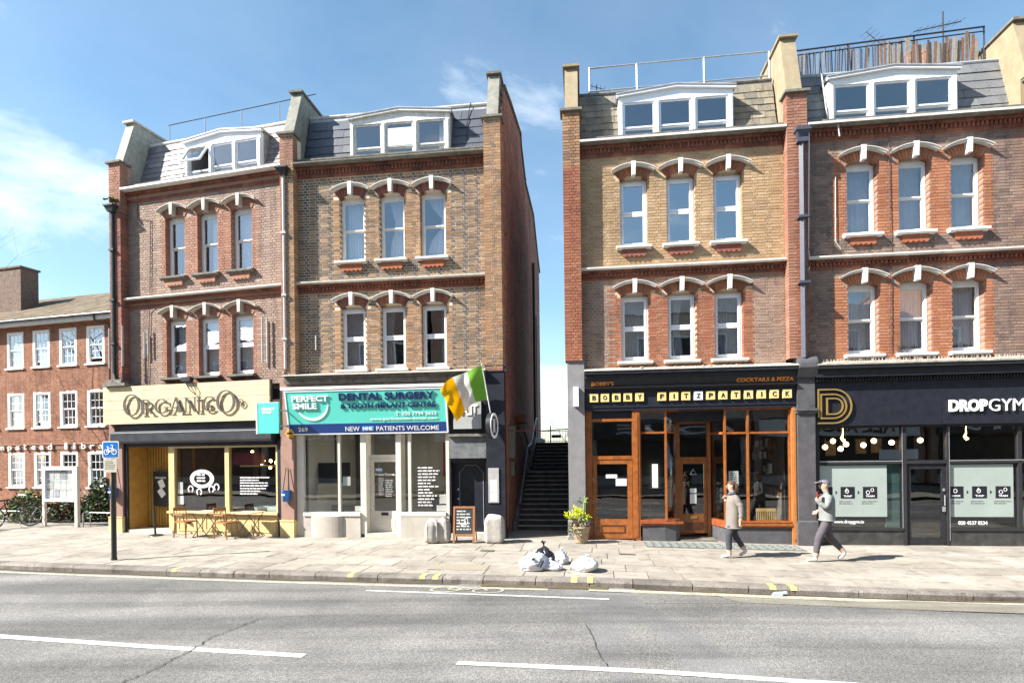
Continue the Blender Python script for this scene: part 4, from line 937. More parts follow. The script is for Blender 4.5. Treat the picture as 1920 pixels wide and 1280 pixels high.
q = MB(); q.box(-3.9, -3.72, .02, .025, 1.15, 1.5); q.box(-3.92, -3.7, .02, .025, .85, 1.1); A.b(q, 'window_notice', paper, posts)
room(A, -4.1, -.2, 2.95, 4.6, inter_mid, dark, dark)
q = MB(); q.box(-2.3, -.7, .7, .9, 1.92, 1.97); A.b(q, 'interior_shelf', cream_w); q = MB(); q.box(-3.3, -.8, 2.2, 2.8, 0, 1.0); A.b(q, 'shop_counter', mat('dark_green_paint', (.03, .06, .05), .5, .2, 5))
for k, (x_, z_) in enumerate(((-1.55, 2.42), (-1.5, 2.28), (-1.3, 2.15), (-1.22, 2.08), (-.98, 2.15), (-.72, 2.3), (-.72, 2.1), (-1.0, 1.95))):
    x_ -= .55; z_ -= .06; q = MB(); q.ball((x_, 1.0 + .1 * (k % 3), z_), .042, 8, 1.3); A.b(q, 'pendant_bulb', bulb_m)
    q = MB(); q.tube([(x_, 1.0 + .1 * (k % 3), z_ + .05), (x_, 1.0 + .1 * (k % 3), 2.95)], .004, 4); A.b(q, 'pendant_flex', metal_dark)
q = MB(); q.ball((-4.55, .45, 2.25), .05, 8); A.b(q, 'porch_bulb', bulb_m)
q = MB(); q.box(-.95, -.5, .15, .55, .66, .8); q.lathe([(.02, 0), (.2, .0), (.24, .12)], 12, (-1.3, .4, .66)); A.b(q, 'display_bowl', mat('aqua_ceramic', (.45, .58, .55), .4, .05, 5))
q = MB(); q.box(-2.2, -1.5, .3, .8, 2.0, 2.35); A.b(q, 'interior_picture', mat('dark_red_print', (.16, .02, .03), .6, .2, 6))

# ---- dental surgery front on house 2
offw = mat('off_white_frame', (.60, .56, .49), .55, .06, 7, dirt=.15)
beige_r = mat('beige_stall_riser', (.42, .385, .335), .7, .1, 4, dirt=.2)
q = MB(); q.box(-7.66, -2.06, -.3, .1, 4.20, 4.32); q.box(-7.6, -2.06, -.36, .1, 4.33, 4.40); q.box(-7.66, -2.06, -.18, .1, 4.10, 4.19); B.b(q, 'shop_cornice', mat('weathered_dark_cornice', (.12, .105, .09), .85, .4, 6, dirt=.3))
q = MB(); q.prism_x([(-.42, 4.401), (-.42, 4.425), (.0, 4.50), (.0, 4.401)], -7.66, -2.06); B.b(q, 'cornice_flashing', stone)
q = MB(); q.box(-7.7, -3.12, -.42, -.1, 4.02, 4.095); B.b(q, 'sign_hood', white)
q = MB(); q.box(-7.66, -7.44, -.1, .3, 0, 4.4); B.b(q, 'shop_pier', brownstone)
sgn = thing('shop_sign', 'teal and navy tilted dental surgery fascia sign with white border and raised lettering', 'sign', at(FR_ROW, -7.6), -RAD(7))
Zt, Zb, Yt, Yb = 3.99, 2.81, -.40, -.16
def ty(off): return lambda z: Yb + (Yt - Yb) * (z - Zb) / (Zt - Zb) - off
def tilted(x0, x1, z0, z1, off, th): 
    f_ = ty(off); q = MB(); q.prism_x([(f_(z0), z0), (f_(z1), z1), (f_(z1) + th, z1), (f_(z0) + th, z0)], x0, x1); return q
def slantx(z): return -7.60 + .13 * (Zt - z) / (Zt - Zb)
q = tilted(-7.56, -3.14, 3.10, Zt - .03, .0, .08); q.build('sign_panel', mat('teal_acrylic', (.11, .60, .50), .28, .02, 3, coat=.3), sgn, dx=-7.6)
q = tilted(-7.56, -3.14, Zb + .03, 3.10, .002, .08); q.build('sign_strip', mat('navy_acrylic', (.012, .045, .19), .28, .02, 3, coat=.3), sgn, dx=-7.6)
fr_ = MB()
for a_ in ((-7.60, -3.10, Zt - .03, Zt), (-7.60, -3.10, Zb, Zb + .03), (-7.60, -7.56, Zb + .03, Zt - .03), (-3.14, -3.10, Zb + .03, Zt - .03)): t_ = tilted(*a_, .012, .1); fr_.add(t_.v, t_.f)
fr_.build('sign_border', upvc, sgn, dx=-7.6)
q = MB(); q.box(-7.58, -3.12, -.09, .1, Zb, 4.05); q.build('sign_box', offw, sgn, dx=-7.6)
wv = vinyl; nv = mat('navy_letter', (.012, .02, .10), .4, 0)
def T(s, x0, x1, z0, z1, m, bold=.0, th=.012, name='lettering'): return text(s, x0, x1, z0, z1, 0, m, sgn, name, bold, th, dx=-7.6, tilt=ty(.012 + (.0 if th < .01 else .008)))
T('PERFECT', -7.40, -6.35, 3.70, 3.86, wv, .035, .02); T('SMILE', -7.39, -6.70, 3.50, 3.66, wv, .035, .02)
T('DENTAL SURGERY', -6.05, -3.42, 3.70, 3.90, nv, .03, .02); T('& TOOTH IMPLANT CENTRE', -6.03, -3.40, 3.49, 3.62, nv, .035, .016)
T('T: 020 7794 3633', -4.52, -3.40, 3.285, 3.375, wv, .006, .006); T('www.perfectsmile-dental.com', -5.24, -3.38, 3.145, 3.245, wv, .006, .006)
T('269', -7.30, -7.03, 2.90, 3.01, wv, .004, .006); T('NEW', -5.95, -5.55, 2.89, 3.01, wv, .002, .006); T('PATIENTS WELCOME', -5.08, -3.35, 2.89, 3.01, wv, .002, .006)
q = tilted(-5.48, -5.15, 2.885, 3.015, .006, .01); q.build('badge', mat('pale_blue_badge', (.06, .30, .70), .4, 0), sgn, dx=-7.6)
T('NHS', -5.45, -5.18, 2.905, 2.995, wv, .03, .02)
q = MB(); n = 22
for i in range(n):                                                 # the smile: a crescent under the name
    b0, b1 = RAD(-152 + 150 * i / n), RAD(-152 + 150 * (i + 1) / n)
    def cp_(a, r, s_): return (-6.83 + r * math.cos(a), 3.62 + r * .95 * math.sin(a))
    w0, w1 = .03 + .05 * math.sin(math.pi * i / n), .03 + .05 * math.sin(math.pi * (i + 1) / n)
    pts = [cp_(b0, .46, 0), cp_(b1, .46, 0), cp_(b1, .46 - w1, 0), cp_(b0, .46 - w0, 0)]
    q.add([(x_, ty(.016)(z_), z_) for x_, z_ in pts] + [(x_, ty(.004)(z_), z_) for x_, z_ in pts], [(0, 1, 2, 3), (4, 7, 6, 5), (0, 4, 5, 1), (2, 6, 7, 3)])
q.build('crescent', wv, sgn, dx=-7.6)
# window frames
ds = bars(B, 'shop_window_frame', offw, None, [(-7.43, -7.23, -.06, .08, .0, 2.8), (-6.245, -6.18, -.05, .05, .66, 2.8), (-5.60, -5.44, -.05, .35, .1, 2.8), (-4.60, -4.46, -.05, .35, .1, 2.8), (-4.26, -4.18, -.05, .05, .66, 2.8), (-3.21, -3.12, -.06, .08, 0, 2.8), (-5.44, -4.60, .22, .32, 2.14, 2.24)])
for a_, b_ in ((-7.23, -6.245), (-6.18, -5.60), (-4.46, -4.26), (-4.18, -3.21)): frame_pane(B, ds, a_, b_, .68, 2.8, .0)
frame_pane(B, ds, -5.44, -4.60, 2.24, 2.8, .27)
q = MB(); q.box(-7.23, -5.60, -.13, .1, .58, .68); q.box(-4.46, -3.21, -.13, .1, .58, .68); B.b(q, 'window_sill', offw)
def bow(x0, x1, cx, rad_, z0, z1, n=14, y0=-.10):
    pts = [(x0, .1), (x0, y0)]
    if cx:
        for i in range(n + 1): a_ = math.pi - math.pi * i / n; pts.append((cx + rad_ * math.cos(a_), y0 - rad_ * .32 * math.sin(a_)))
    pts += [(x1, y0), (x1, .1)]; q = MB(); q.prism_z(pts[::-1] if False else pts, z0, z1); return q
B.b(bow(-7.23, -5.60, -6.55, .45, -.06, .58), 'stall_riser', beige_r); B.b(bow(-4.46, -3.12, None, 0, -.06, .58, y0=-.12), 'stall_riser', beige_r)
q = MB(); q.prism_z([(-4.46, .35), (-4.60, .35), (-4.60, -.02), (-4.46, -.12)], -.06, .66); B.b(q, 'stall_corner', offw)
dd = bars(B, 'shop_door', offw, None, [(-5.43, -5.33, .24, .30, .12, 2.13), (-4.70, -4.61, .24, .30, .12, 2.13), (-5.33, -4.70, .24, .30, .12, .68), (-5.33, -4.70, .24, .30, 2.04, 2.13)])
frame_pane(B, dd, -5.33, -4.70, .68, 2.04, .265); q = MB(); q.box(-5.12, -4.92, .225, .239, .56, .64); B.b(q, 'letter_box', blackpaint, dd); q = MB(); q.tube([(-4.66, .2, 1.0), (-4.66, .2, 1.35)], .012, 6); B.b(q, 'door_handle', mat('brass', (.5, .33, .12), .35, .1, 5, metal=.8), dd)
q = MB(); q.box(-5.30, -4.73, .232, .239, .20, .48); B.b(q, 'door_panel', offw, dd); q = MB(); q.box(-5.5, -4.5, -.05, .35, -.06, .1); B.b(q, 'door_step', stone)
q = MB(); q.box(-5.28, -5.09, .255, .258, 1.78, 1.87); B.b(q, 'badge', MATS['pale_blue_badge'], dd); text('NHS', -5.27, -5.10, 1.79, 1.86, .252, vinyl, dd, bold=.03, dx=-7.7); text('Private Patients', -5.29, -4.74, 1.66, 1.73, .256, vinyl, dd, bold=.01, dx=-7.7)
B.b(scribble(-5.2, -5.05, 1.1, 1.6, .256, 9, random.Random(5), .6, .2), 'window_writing', vinyl, dd); B.b(scribble(-5.0, -4.78, 1.05, 1.55, .256, 8, random.Random(6), .65, .15), 'window_writing', vinyl, dd)
B.b(scribble(-4.0, -3.38, .8, 1.9, -.008, 13, random.Random(7), .5, .45), 'window_writing', vinyl, ds)
q = MB(); q.box(-6.14, -5.92, .03, .035, 1.4, 1.65); B.b(q, 'window_poster', paper, ds); q = MB(); q.box(-5.80, -5.62, .03, .035, .7, .84); q.box(-3.42, -3.24, .03, .035, .9, 1.15); q.box(-3.5, -3.24, .03, .035, .7, .86); B.b(q, 'window_notice', paper, ds)
room(B, -7.33, -3.1, 3.0, 4.2, mat('surgery_wall', (.44, .42, .39), .9, .06, 3), mat('grey_floor', (.2, .2, .2), .6, .1, 3), mat('surgery_ceiling', (.6, .6, .58), .9, .03, 3))
q = MB(); q.box(-7.25, -6.30, .9, .96, 1.42, 2.02); q.tube([(-6.75, .95, 2.0), (-6.75, .95, 3.0)], .02, 6); B.b(q, 'wall_screen', blackpaint)
q = MB(); q.box(-6.1, -5.7, 1.6, 1.7, 1.4, 2.0); q.box(-6.2, -4.0, 2.4, 2.9, 0, 1.05); B.b(q, 'reception_desk', mat('grey_wood_desk', (.16, .13, .1), .6, .2, 4))
q = MB(); q.box(-4.1, -3.2, 3.3, 3.4, 1.5, 2.6); B.b(q, 'red_panel', mat('crimson_panel', (.2, .01, .02), .6, .1, 4)); q = MB(); q.box(-3.95, -3.3, 1.2, 1.3, .6, .95); q.box(-7.0, -6.3, 1.2, 1.7, .3, .75); B.b(q, 'waiting_chair', blackpaint)
for x_ in (-3.9, -5.3): q = MB(); q.box(x_, x_ + .5, 1.2, 1.7, 2.96, 2.985); B.b(q, 'ceiling_light', mat('lit_panel', (1, .95, .8), .5, 0, emit=((1, .93, .75), 9.)))
# side door, black pilaster, signs next to it
q = MB(); q.box(-2.07, -1.58, -.24, .25, 0., 4.52); q.box(-2.09, -1.56, -.27, .1, 4.521, 4.56); q.box(-2.085, -1.565, -.265, -.1, 2.98, 3.06); B.b(q, 'black_pier', black_navy)
q = MB(); q.box(-3.1, -2.07, -.08, .1, 2.72, 4.1); B.b(q, 'black_fascia', black_navy); q = MB(); q.box(-3.12, -2.07, -.2, .0, 2.70, 2.77); B.b(q, 'door_cornice', stone_grey)
q = MB(); q.box(-3.11, -2.10, -.11, .1, 2.12, 2.69); B.b(q, 'grey_panel', mat('streaked_grey_panel', (.13, .135, .14), .6, .4, 4, dirt=.4)); 
q = MB(); q.box(-3.115, -3.07, -.05, .3, 0, 2.11); q.box(-2.12, -2.075, -.05, .3, 0, 2.11); q.box(-3.07, -2.12, .0, .3, 2.0, 2.11); B.b(q, 'side_door_frame', blackpaint)
q = MB(); q.box(-3.07, -2.12, .22, .28, .12, 2.0); sdr = B.b(q, 'side_door', black_navy); q = MB(); pts_ = [(-2.90, .32), (-2.90, 1.72), (-2.72, 1.93), (-2.42, 1.93), (-2.24, 1.72), (-2.24, .32)]
q.tube([(a_, .215, b_) for a_, b_ in pts_], .012, 5); B.b(q, 'door_moulding', mat('dull_grey_metal', (.22, .22, .25), .5, .1, 6), sdr); q = MB(); q.box(-3.1, -2.05, -.1, .3, -.05, .12); B.b(q, 'door_step', stone)
q = MB(); q.box(-2.95, -2.92, .195, .22, 1.0, 1.04); q.box(-2.95, -2.92, .195, .22, 1.25, 1.3); B.b(q, 'lock', upvc, sdr)
q = MB(); q.box(-2.03, -1.75, -.27, -.241, .95, 1.86); nb_ = B.b(q, 'notice_panel', mat('dull_steel_panel', (.36, .35, .34), .5, .15, 9)); q = MB(); q.box(-1.97, -1.79, -.276, -.271, 1.25, 1.55); q.box(-1.97, -1.79, -.276, -.271, .98, 1.22); B.b(q, 'notice', paper, nb_)
sb = thing('wall_sign', 'square grey sign with white letters, half behind the tricolour flag', 'sign', at(FR_ROW, -2.96, -.1, 2.90), -RAD(7))
q = MB(); q.box(0, .75, -.10, .018, 0, .72); q.build('sign_box', mat('light_grey_panel', (.33, .34, .33), .5, .04, 3), sb)
for s_, a_, b_, mr in (('A', .22, .40, False), ('L', .40, .50, True), ('T', .50, .66, False)): text(s_, a_, b_, .36, .64, -.115, vinyl, sb, 'letter', .02, .02, mirror=mr)
rs = thing('round_sign', 'round black projecting sign with a white rim on the black pier, below the flag pole', 'sign', at(FR_ROW, -1.80, -.26, 2.95), -RAD(16))
def disc_x(r0, r1, x0, x1, n=36, cy=-.38):
    q = MB()
    for i in range(n):
        a0, a1 = 2 * math.pi * i / n, 2 * math.pi * (i + 1) / n
        P = lambda r, a, x: (x, cy + r * math.cos(a), r * math.sin(a))
        vs = [P(r0, a0, x1), P(r1, a0, x1), P(r1, a1, x1), P(r0, a1, x1), P(r0, a0, x0), P(r1, a0, x0), P(r1, a1, x0), P(r0, a1, x0)]
        q.add(vs, [(0, 1, 2, 3), (7, 6, 5, 4), (1, 5, 6, 2), (0, 3, 7, 4)])
    return q
disc_x(.0, .33, -.06, .06).build('disc', blackpaint, rs); disc_x(.25, .325, .0605, .075).build('rim', vinyl, rs)
q = MB(); q.box(.061, .072, -.46, -.42, -.18, .18); q.box(.061, .072, -.36, -.32, -.18, .18); q.obox((.066, -.39, 0), (.005, 0, 0), (0, .02, 0), (0, .05, .17)); q.build('letter', vinyl, rs); q = MB(); q.tube([(0, .0, .12), (0, -.1, .12)], .02, 6); q.tube([(0, .0, -.12), (0, -.1, -.12)], .02, 6); q.build('bracket', metal_dark, rs)
# tricolour flag on an angled pole
fg = thing('flag', 'green, white and orange tricolour flag flying from an angled white pole above the side door', 'flag', at(FR_ROW, -1.94, -.28, 3.28), -RAD(7))
p0, p1 = Vector((0, 0, 0)), Vector((-.16, -.38, 1.26)); q = MB(); q.tube([p0, p1], .016, 8); q.build('flag_pole', white, fg)
q = MB(); n, m_ = 30, 14; vs = []
for j in range(m_ + 1):
    v = j / m_
    for i in range(n + 1):
        u = i / n; base = p0.lerp(p1, .28 + .68 * v); droop = u * u * (.30 + .14 * (1 - v)) + u * .30 * v
        x_ = -u * (1.05 + .18 * v) * (1 - .10 * u) + .10 * u * u * (1 - v); z_ = -droop * .95 - .16 * u * u * (1 - v)
        y_ = .07 * math.sin(u * 9 + v * 4.0) * (.3 + u) + .04 * math.sin(v * 13 + u * 5) * u
        vs.append((base.x + x_, base.y + y_, base.z + z_ + .045 * math.sin(u * 7 + v * 3.2) * u))
k = n + 1; fl_ = [(j * k + i, j * k + i + 1, (j + 1) * k + i + 1, (j + 1) * k + i) for j in range(m_) for i in range(n)]
q.add(vs, fl_); q.m = [min(2, int((f % n) / (n / 3))) for f in range(len(fl_))]
def cloth(name, col):
    m = mat(name, col, .8, .05, 6); t = m.node_tree; b = t.nodes['Principled BSDF']; tl = t.nodes.new('ShaderNodeBsdfTranslucent'); tl.inputs['Color'].default_value = (*col, 1); mx = t.nodes.new('ShaderNodeMixShader'); mx.inputs[0].default_value = .35
    t.links.new(b.outputs[0], mx.inputs[1]); t.links.new(tl.outputs[0], mx.inputs[2]); t.links.new(mx.outputs[0], t.nodes['Material Output'].inputs['Surface']); return m
q.build('flag_cloth', [cloth('green_cloth', (.20, .48, .05)), cloth('white_cloth', (.75, .73, .68)), cloth('orange_cloth', (.85, .42, .0))], fg, True)
# projecting teal sign, yellow alarm
ps = thing('projecting_sign', 'small square teal projecting sign between the cafe fascia and the dental fascia', 'sign', at(FR_ROW, -7.62, -.2, 2.85), -RAD(7) + RAD(0))
q = MB(); q.box(-.62, -.02, -.42, -.34, 0, .82); q.build('sign_box', MATS['teal_acrylic'], ps); q = MB(); q.box(-.66, -.621, -.43, -.33, -.01, .83); q.box(-.62, -.02, -.425, -.335, .821, .835); q.build('sign_edge', upvc, ps)
text('PERFECT', -.50, -.12, .62, .69, -.424, vinyl, ps, bold=.035); text('SMILE', -.48, -.22, .53, .60, -.424, vinyl, ps, bold=.035)
q = MB(); q.tube([(-.02, -.38, .62), (.04, -.2, .62), (.04, .1, .62)], .02, 6); q.tube([(-.02, -.38, .2), (.04, -.2, .2), (.04, .1, .2)], .02, 6); q.build('bracket', metal_galv, ps)
al = thing('alarm_box', 'small yellow hexagonal alarm box under the teal projecting sign', 'alarm', at(FR_ROW, -7.55, -.12, 2.86), -RAD(7))
q = MB(); q.prism_y([(.13 * math.cos(RAD(60 * i)), .13 * math.sin(RAD(60 * i))) for i in range(6)], -.08, .02); q.build('case', mat('amber_plastic', (.62, .33, .05), .5, .08, 5), al); q = MB(); q.box(-.08, .08, -.088, -.081, -.02, .02); q.build('stripe', blackpaint, al)

# ---- pizza bar front on house 3
def pier(H, x0, x1, zt, m, y=-.22, plz=.46, capz=None):
    q = MB(); q.box(x0, x1, y, .3, plz, zt); H.b(q, 'shop_pier', m); q = MB(); q.box(x0 - .03, x1 + .03, y - .04, .3, -.2, plz - .001); q.prism_x([(y - .04, plz), (y - .001, plz + .04), (y - .001, plz)], x0 - .03, x1 + .03); H.b(q, 'pier_plinth', m)
    if capz:
        q = MB(); q.box(x0 - .03, x1 + .03, y - .05, .1, capz, capz + .06); q.box(x0 - .05, x1 + .05, y - .08, .1, capz + .061, capz + .12); H.b(q, 'pier_moulding', m)
grey_st = mat('mid_grey_painted_stone', (.20, .195, .20), .6, .12, 5, bump=.1, dirt=.2)
pier(Cc, .07, .50, 4.64, grey_st); pier(Cc, 5.72, 6.13, 4.3, charcoal, capz=3.14)
q = MB(); n = 10; pts_ = [(-.3, 4.02), (-.42, 4.25)] + [(-.42 + .0 * i, 4.3) for i in range(1)] + [(-.42 + .22 * (1 - math.cos(math.pi / 2 * i / n)), 4.32 + .22 * math.sin(math.pi / 2 * i / n)) for i in range(n + 1)] + [(.1, 4.54), (.1, 4.02)]
q.prism_x(pts_, 5.70, 6.15); Cc.b(q, 'console_bracket', charcoal)
q = MB(); q.box(.50, 5.72, -.40, .1, 4.22, 4.30); q.box(.50, 5.72, -.33, .1, 4.12, 4.219); Cc.b(q, 'shop_cornice', blackpaint)
q = MB(); q.prism_x([(-.42, 4.301), (-.42, 4.325), (.0, 4.42), (.0, 4.301)], .50, 5.72); Cc.b(q, 'cornice_flashing', stone)
r_ = random.Random(3); q = MB()
for i in range(40): q.ball((r_.uniform(.7, 4.8), r_.uniform(-.38, -.2), 4.36), r_.uniform(.015, .045), 5, .6)
Cc.b(q, 'cornice_debris', mat('mossy_debris', (.42, .40, .30), .95, .35, 15))['kind'] = 'stuff'
q = MB(); q.prism_x([(-.20, 3.84), (-.28, 4.12), (.0, 4.12), (.0, 3.84)], .50, 5.70); Cc.b(q, 'upper_fascia', blackpaint); q = MB(); q.prism_x([(-.26, 3.86), (-.30, 3.88), (-.30, 3.90), (-.18, 3.90), (-.18, 3.86)], .50, 5.70); Cc.b(q, 'fascia_moulding', blackpaint)
org = mat('orange_letter', (.75, .25, .04), .45, .05, 5)
sgb = thing('shop_sign', 'black fascia with a row of square letter tiles over the wooden pizza bar front', 'sign', at(FR_ROW, .55), -RAD(7))
q = MB(); q.box(.52, 5.70, -.17, .1, 3.38, 3.84); q.build('fascia_board', black_navy, sgb, dx=.55)
text("BOBBY'S", .68, 1.25, 3.94, 4.04, 0, org, sgb, bold=.03, thick=.012, dx=.55, tilt=lambda z: -.20 - .08 * (z - 3.84) / .28 - .012); text('COCKTAILS & PIZZA', 4.27, 5.63, 3.945, 4.045, 0, org, sgb, bold=.035, thick=.012, dx=.55, tilt=lambda z: -.20 - .08 * (z - 3.84) / .28 - .012)
tile_m = mat('cream_letter_tile', (.74, .55, .22), .4, .06, 9); tpos = [190, 262, 338, 413, 490, 635, 713, 790, 870, 948, 1026, 1107, 1187, 1267, 1347, 1427]
for c_, p_ in zip('BOBBYFITZPATRICK', tpos):
    x_ = .64 + (p_ - 190) * .00383; q = MB(); q.box(x_, x_ + .215, -.215, -.171, 3.525, 3.745); q.box(x_ + .006, x_ + .209, -.222, -.2151, 3.531, 3.739)
    tl_ = q.build('letter_tile', upvc if c_ == 'Z' else tile_m, sgb, dx=.55); w_ = .03 if c_ == 'I' else .10
    text(c_, x_ + .1075 - w_ / 2, x_ + .1075 + w_ / 2, 3.575, 3.695, -.226, black_navy, tl_, 'letter', .03, .006, dx=.55)
q = MB(); q.box(.5, 5.72, -.15, .3, 3.30, 3.379); q.box(.5, 5.72, .2, .32, 3.0, 4.2); Cc.b(q, 'window_head', black_navy)
lampm = thing('bulkhead_lamp', 'white upright bulkhead lamp on the grey pier at the foot of the alley corner', 'lamp', at(FR_ROW, .22, -.22, 3.42), -RAD(7))
q = MB(); q.box(0, .13, -.12, .0, 0, .5); q.build('housing', upvc, lampm); q = MB(); q.box(.05, .09, -.02, .05, .2, .3); q.build('mount', metal_dark, lampm)
# left door bay
db = bars(Cc, 'door_surround', wood_org, None, [(.50, .68, -.10, .1, -.05, 3.30), (1.71, 1.89, -.12, .12, -.05, 3.30), (.68, 1.71, -.06, .08, 2.05, 2.14), (.68, 1.71, -.06, .08, 3.03, 3.10)])
q = MB(); q.box(.68, 1.71, -.03, .06, 3.10, 3.30); Cc.b(q, 'dark_panel', black_navy, db); frame_pane(Cc, db, .68, 1.71, 2.14, 3.03, .0)
q = MB(); q.box(.52, .64, -.115, -.101, .05, 3.2); q.box(1.76, 1.84, -.135, -.121, .05, 3.2); Cc.b(q, 'moulding', wood_org, db)
dl = bars(Cc, 'shop_door', wood_org, None, [(.69, .80, -.045, .02, 0, 2.045), (1.58, 1.70, -.045, .02, 0, 2.045), (.80, 1.58, -.045, .02, 1.93, 2.045), (.80, 1.58, -.045, .02, 0, .50)], 'varnished door with a tall glass pane'); frame_pane(Cc, dl, .80, 1.58, .50, 1.93, -.01)
q = MB()
for a_ in ((.88, 1.50, .33, .355), (.88, 1.50, .145, .17), (.88, .905, .17, .33), (1.475, 1.50, .17, .33)): q.box(a_[0], a_[1], -.058, -.046, a_[2], a_[3])
Cc.b(q, 'door_panel', wood_dark, dl); q = MB(); q.box(1.03, 1.32, -.002, .004, 1.56, 1.66); q.box(1.28, 1.56, -.004, .002, 1.36, 1.55); Cc.b(q, 'notice', paper, dl); q = MB(); q.box(.695, .71, -.06, -.045, .9, 1.0); q.box(.695, .71, -.06, -.045, 1.5, 1.6); Cc.b(q, 'hinge', metal_galv, dl)
# windows
w1 = bars(Cc, 'window_frame', wood_org, None, [(1.89, 1.93, -.06, .06, .50, 3.30), (2.53, 2.58, -.06, .05, .50, 3.30), (1.93, 2.53, -.05, .05, 2.70, 2.75), (1.93, 2.9, -.05, .05, 3.26, 3.30)])
frame_pane(Cc, w1, 1.93, 2.53, .52, 2.70, -.01); frame_pane(Cc, w1, 1.93, 2.53, 2.75, 3.26, -.01)
def curvep(x0, x1, z0, z1, m, parent, name, th=.012, n=10, y1=.55):
    q = MB(); pts = []
    for i in range(n + 1): a_ = math.pi / 2 * i / n; pts.append((x0 + (x1 - x0) * math.sin(a_), y1 * (1 - math.cos(a_))))
    inn = [(x_ - th * .7, y_ + th) for x_, y_ in pts][::-1]; q.prism_z(pts + inn, z0, z1); return Cc.b(q, name, m, parent, True)
curvep(2.58, 2.90, .52, 2.70, glass_shop, w1, 'curved_pane'); curvep(2.58, 2.90, 2.75, 3.26, glass_shop, w1, 'curved_pane'); curvep(2.57, 2.905, 2.70, 2.75, wood_org, w1, 'curved_rail', .05)
q = MB(); q.prism_z([(1.89, .1), (1.89, -.13), (2.55, -.13), (2.78, -.08), (2.92, .1), (2.94, .6), (2.8, .6)], .35, .50); Cc.b(q, 'window_sill', mat('red_brown_wood', (.27, .075, .028), .35, .3, 7, coat=.2)); q = MB(); q.prism_z([(1.93, .1), (1.93, -.09), (2.5, -.11), (2.78, -.06), (2.90, .1), (2.92, .6), (2.8, .6)], -.2, .349); Cc.b(q, 'stall_riser', charcoal)
q = MB(); q.box(1.88, 2.95, -.16, -.131, .40, .455); Cc.b(q, 'sill_moulding', MATS['red_brown_wood'])
w2 = bars(Cc, 'window_frame', wood_org, None, [(4.0, 4.045, -.06, .05, .47, 3.30), (4.55, 4.60, -.06, .05, .47, 3.30), (5.56, 5.60, -.06, .05, .47, 3.30), (4.045, 4.55, -.05, .05, 2.66, 2.71), (4.60, 5.56, -.05, .05, 2.66, 2.71), (4.045, 5.56, -.05, .05, 3.26, 3.30)])
for a_, b_ in ((4.045, 4.55), (4.60, 5.56)): frame_pane(Cc, w2, a_, b_, .49, 2.66, -.01); frame_pane(Cc, w2, a_, b_, 2.71, 3.26, -.01)
q = MB(); q.prism_z([(3.77, .62), (3.985, .02), (3.997, .03), (3.782, .63)], .49, 3.26); Cc.b(q, 'side_pane', glass_shop, w2); q = MB(); q.prism_z([(3.76, .60), (3.98, .0), (4.0, .05), (3.8, .65)], 2.66, 2.72); Cc.b(q, 'side_rail', wood_org, w2)
q = MB(); q.prism_z([(3.75, .62), (3.95, -.02), (4.0, -.13), (5.6, -.13), (5.6, .1), (4.05, .1), (3.85, .64)], .30, .47); Cc.b(q, 'window_sill', MATS['red_brown_wood']); q = MB(); q.box(4.0, 5.6, -.16, -.131, .35, .41); q.box(4.0, 5.6, -.145, -.131, .43, .46); Cc.b(q, 'sill_moulding', wood_org)
q = MB(); q.prism_z([(3.77, .62), (3.98, .0), (4.02, -.09), (5.6, -.09), (5.6, .1), (4.06, .1), (3.87, .64)], -.25, .299); Cc.b(q, 'stall_riser', charcoal)
q = MB(); q.box(5.60, 5.72, -.14, .1, -.2, 3.38); q.box(5.63, 5.69, -.16, -.141, 0, 3.3); Cc.b(q, 'wood_post', mat('light_varnished_wood', (.40, .165, .05), .35, .2, 7))
d2 = bars(Cc, 'shop_door_surround', wood_org, None, [(2.90, 2.99, .52, .66, -.1, 3.2), (3.69, 3.78, .52, .66, -.1, 3.2), (2.99, 3.69, .54, .64, 2.0, 2.08), (2.99, 3.69, .54, .64, 2.96, 3.2)]); frame_pane(Cc, d2, 2.99, 3.69, 2.08, 2.96, .58)
d2l = bars(Cc, 'shop_door', wood_org, None, [(2.995, 3.07, .55, .62, .07, 1.995), (3.61, 3.685, .55, .62, .07, 1.995), (3.07, 3.61, .55, .62, 1.90, 1.995), (3.07, 3.61, .55, .62, .07, .58)], 'recessed varnished entrance door'); frame_pane(Cc, d2l, 3.07, 3.61, .58, 1.90, .58)
q = MB(); q.box(3.25, 3.43, .535, .549, .45, .53); Cc.b(q, 'letter_box', MATS['brass'], d2l); q = MB(); q.box(3.10, 3.58, .54, .549, .16, .36); Cc.b(q, 'door_panel', wood_dark, d2l); q = MB(); q.box(3.25, 3.42, .57, .576, .85, 1.1); q.box(3.25, 3.42, .57, .576, 1.13, 1.25); Cc.b(q, 'notice', paper, d2l)
q = MB(); q.tube([(3.26, .565, 1.62), (3.34, .565, 1.76), (3.42, .565, 1.62), (3.26, .565, 1.62)], .008, 4); Cc.b(q, 'door_emblem', vinyl, d2l); q = MB(); q.box(2.9, 3.8, .0, .6, -.2, -.03); Cc.b(q, 'porch_floor', stone_grey); q = MB(); q.box(2.6, 4.05, .0, .66, 3.27, 3.30); Cc.b(q, 'porch_ceiling', wood_dark)
q = MB(); q.box(4.12, 4.36, .03, .036, 1.35, 1.72); Cc.b(q, 'window_poster', paper, w2); Cc.b(scribble(4.16, 4.32, 1.42, 1.68, .026, 5, random.Random(3), .6, .3), 'window_writing', blackpaint, w2)
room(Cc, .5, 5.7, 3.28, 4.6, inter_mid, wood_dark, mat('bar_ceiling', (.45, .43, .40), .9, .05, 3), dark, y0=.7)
r_ = random.Random(12)
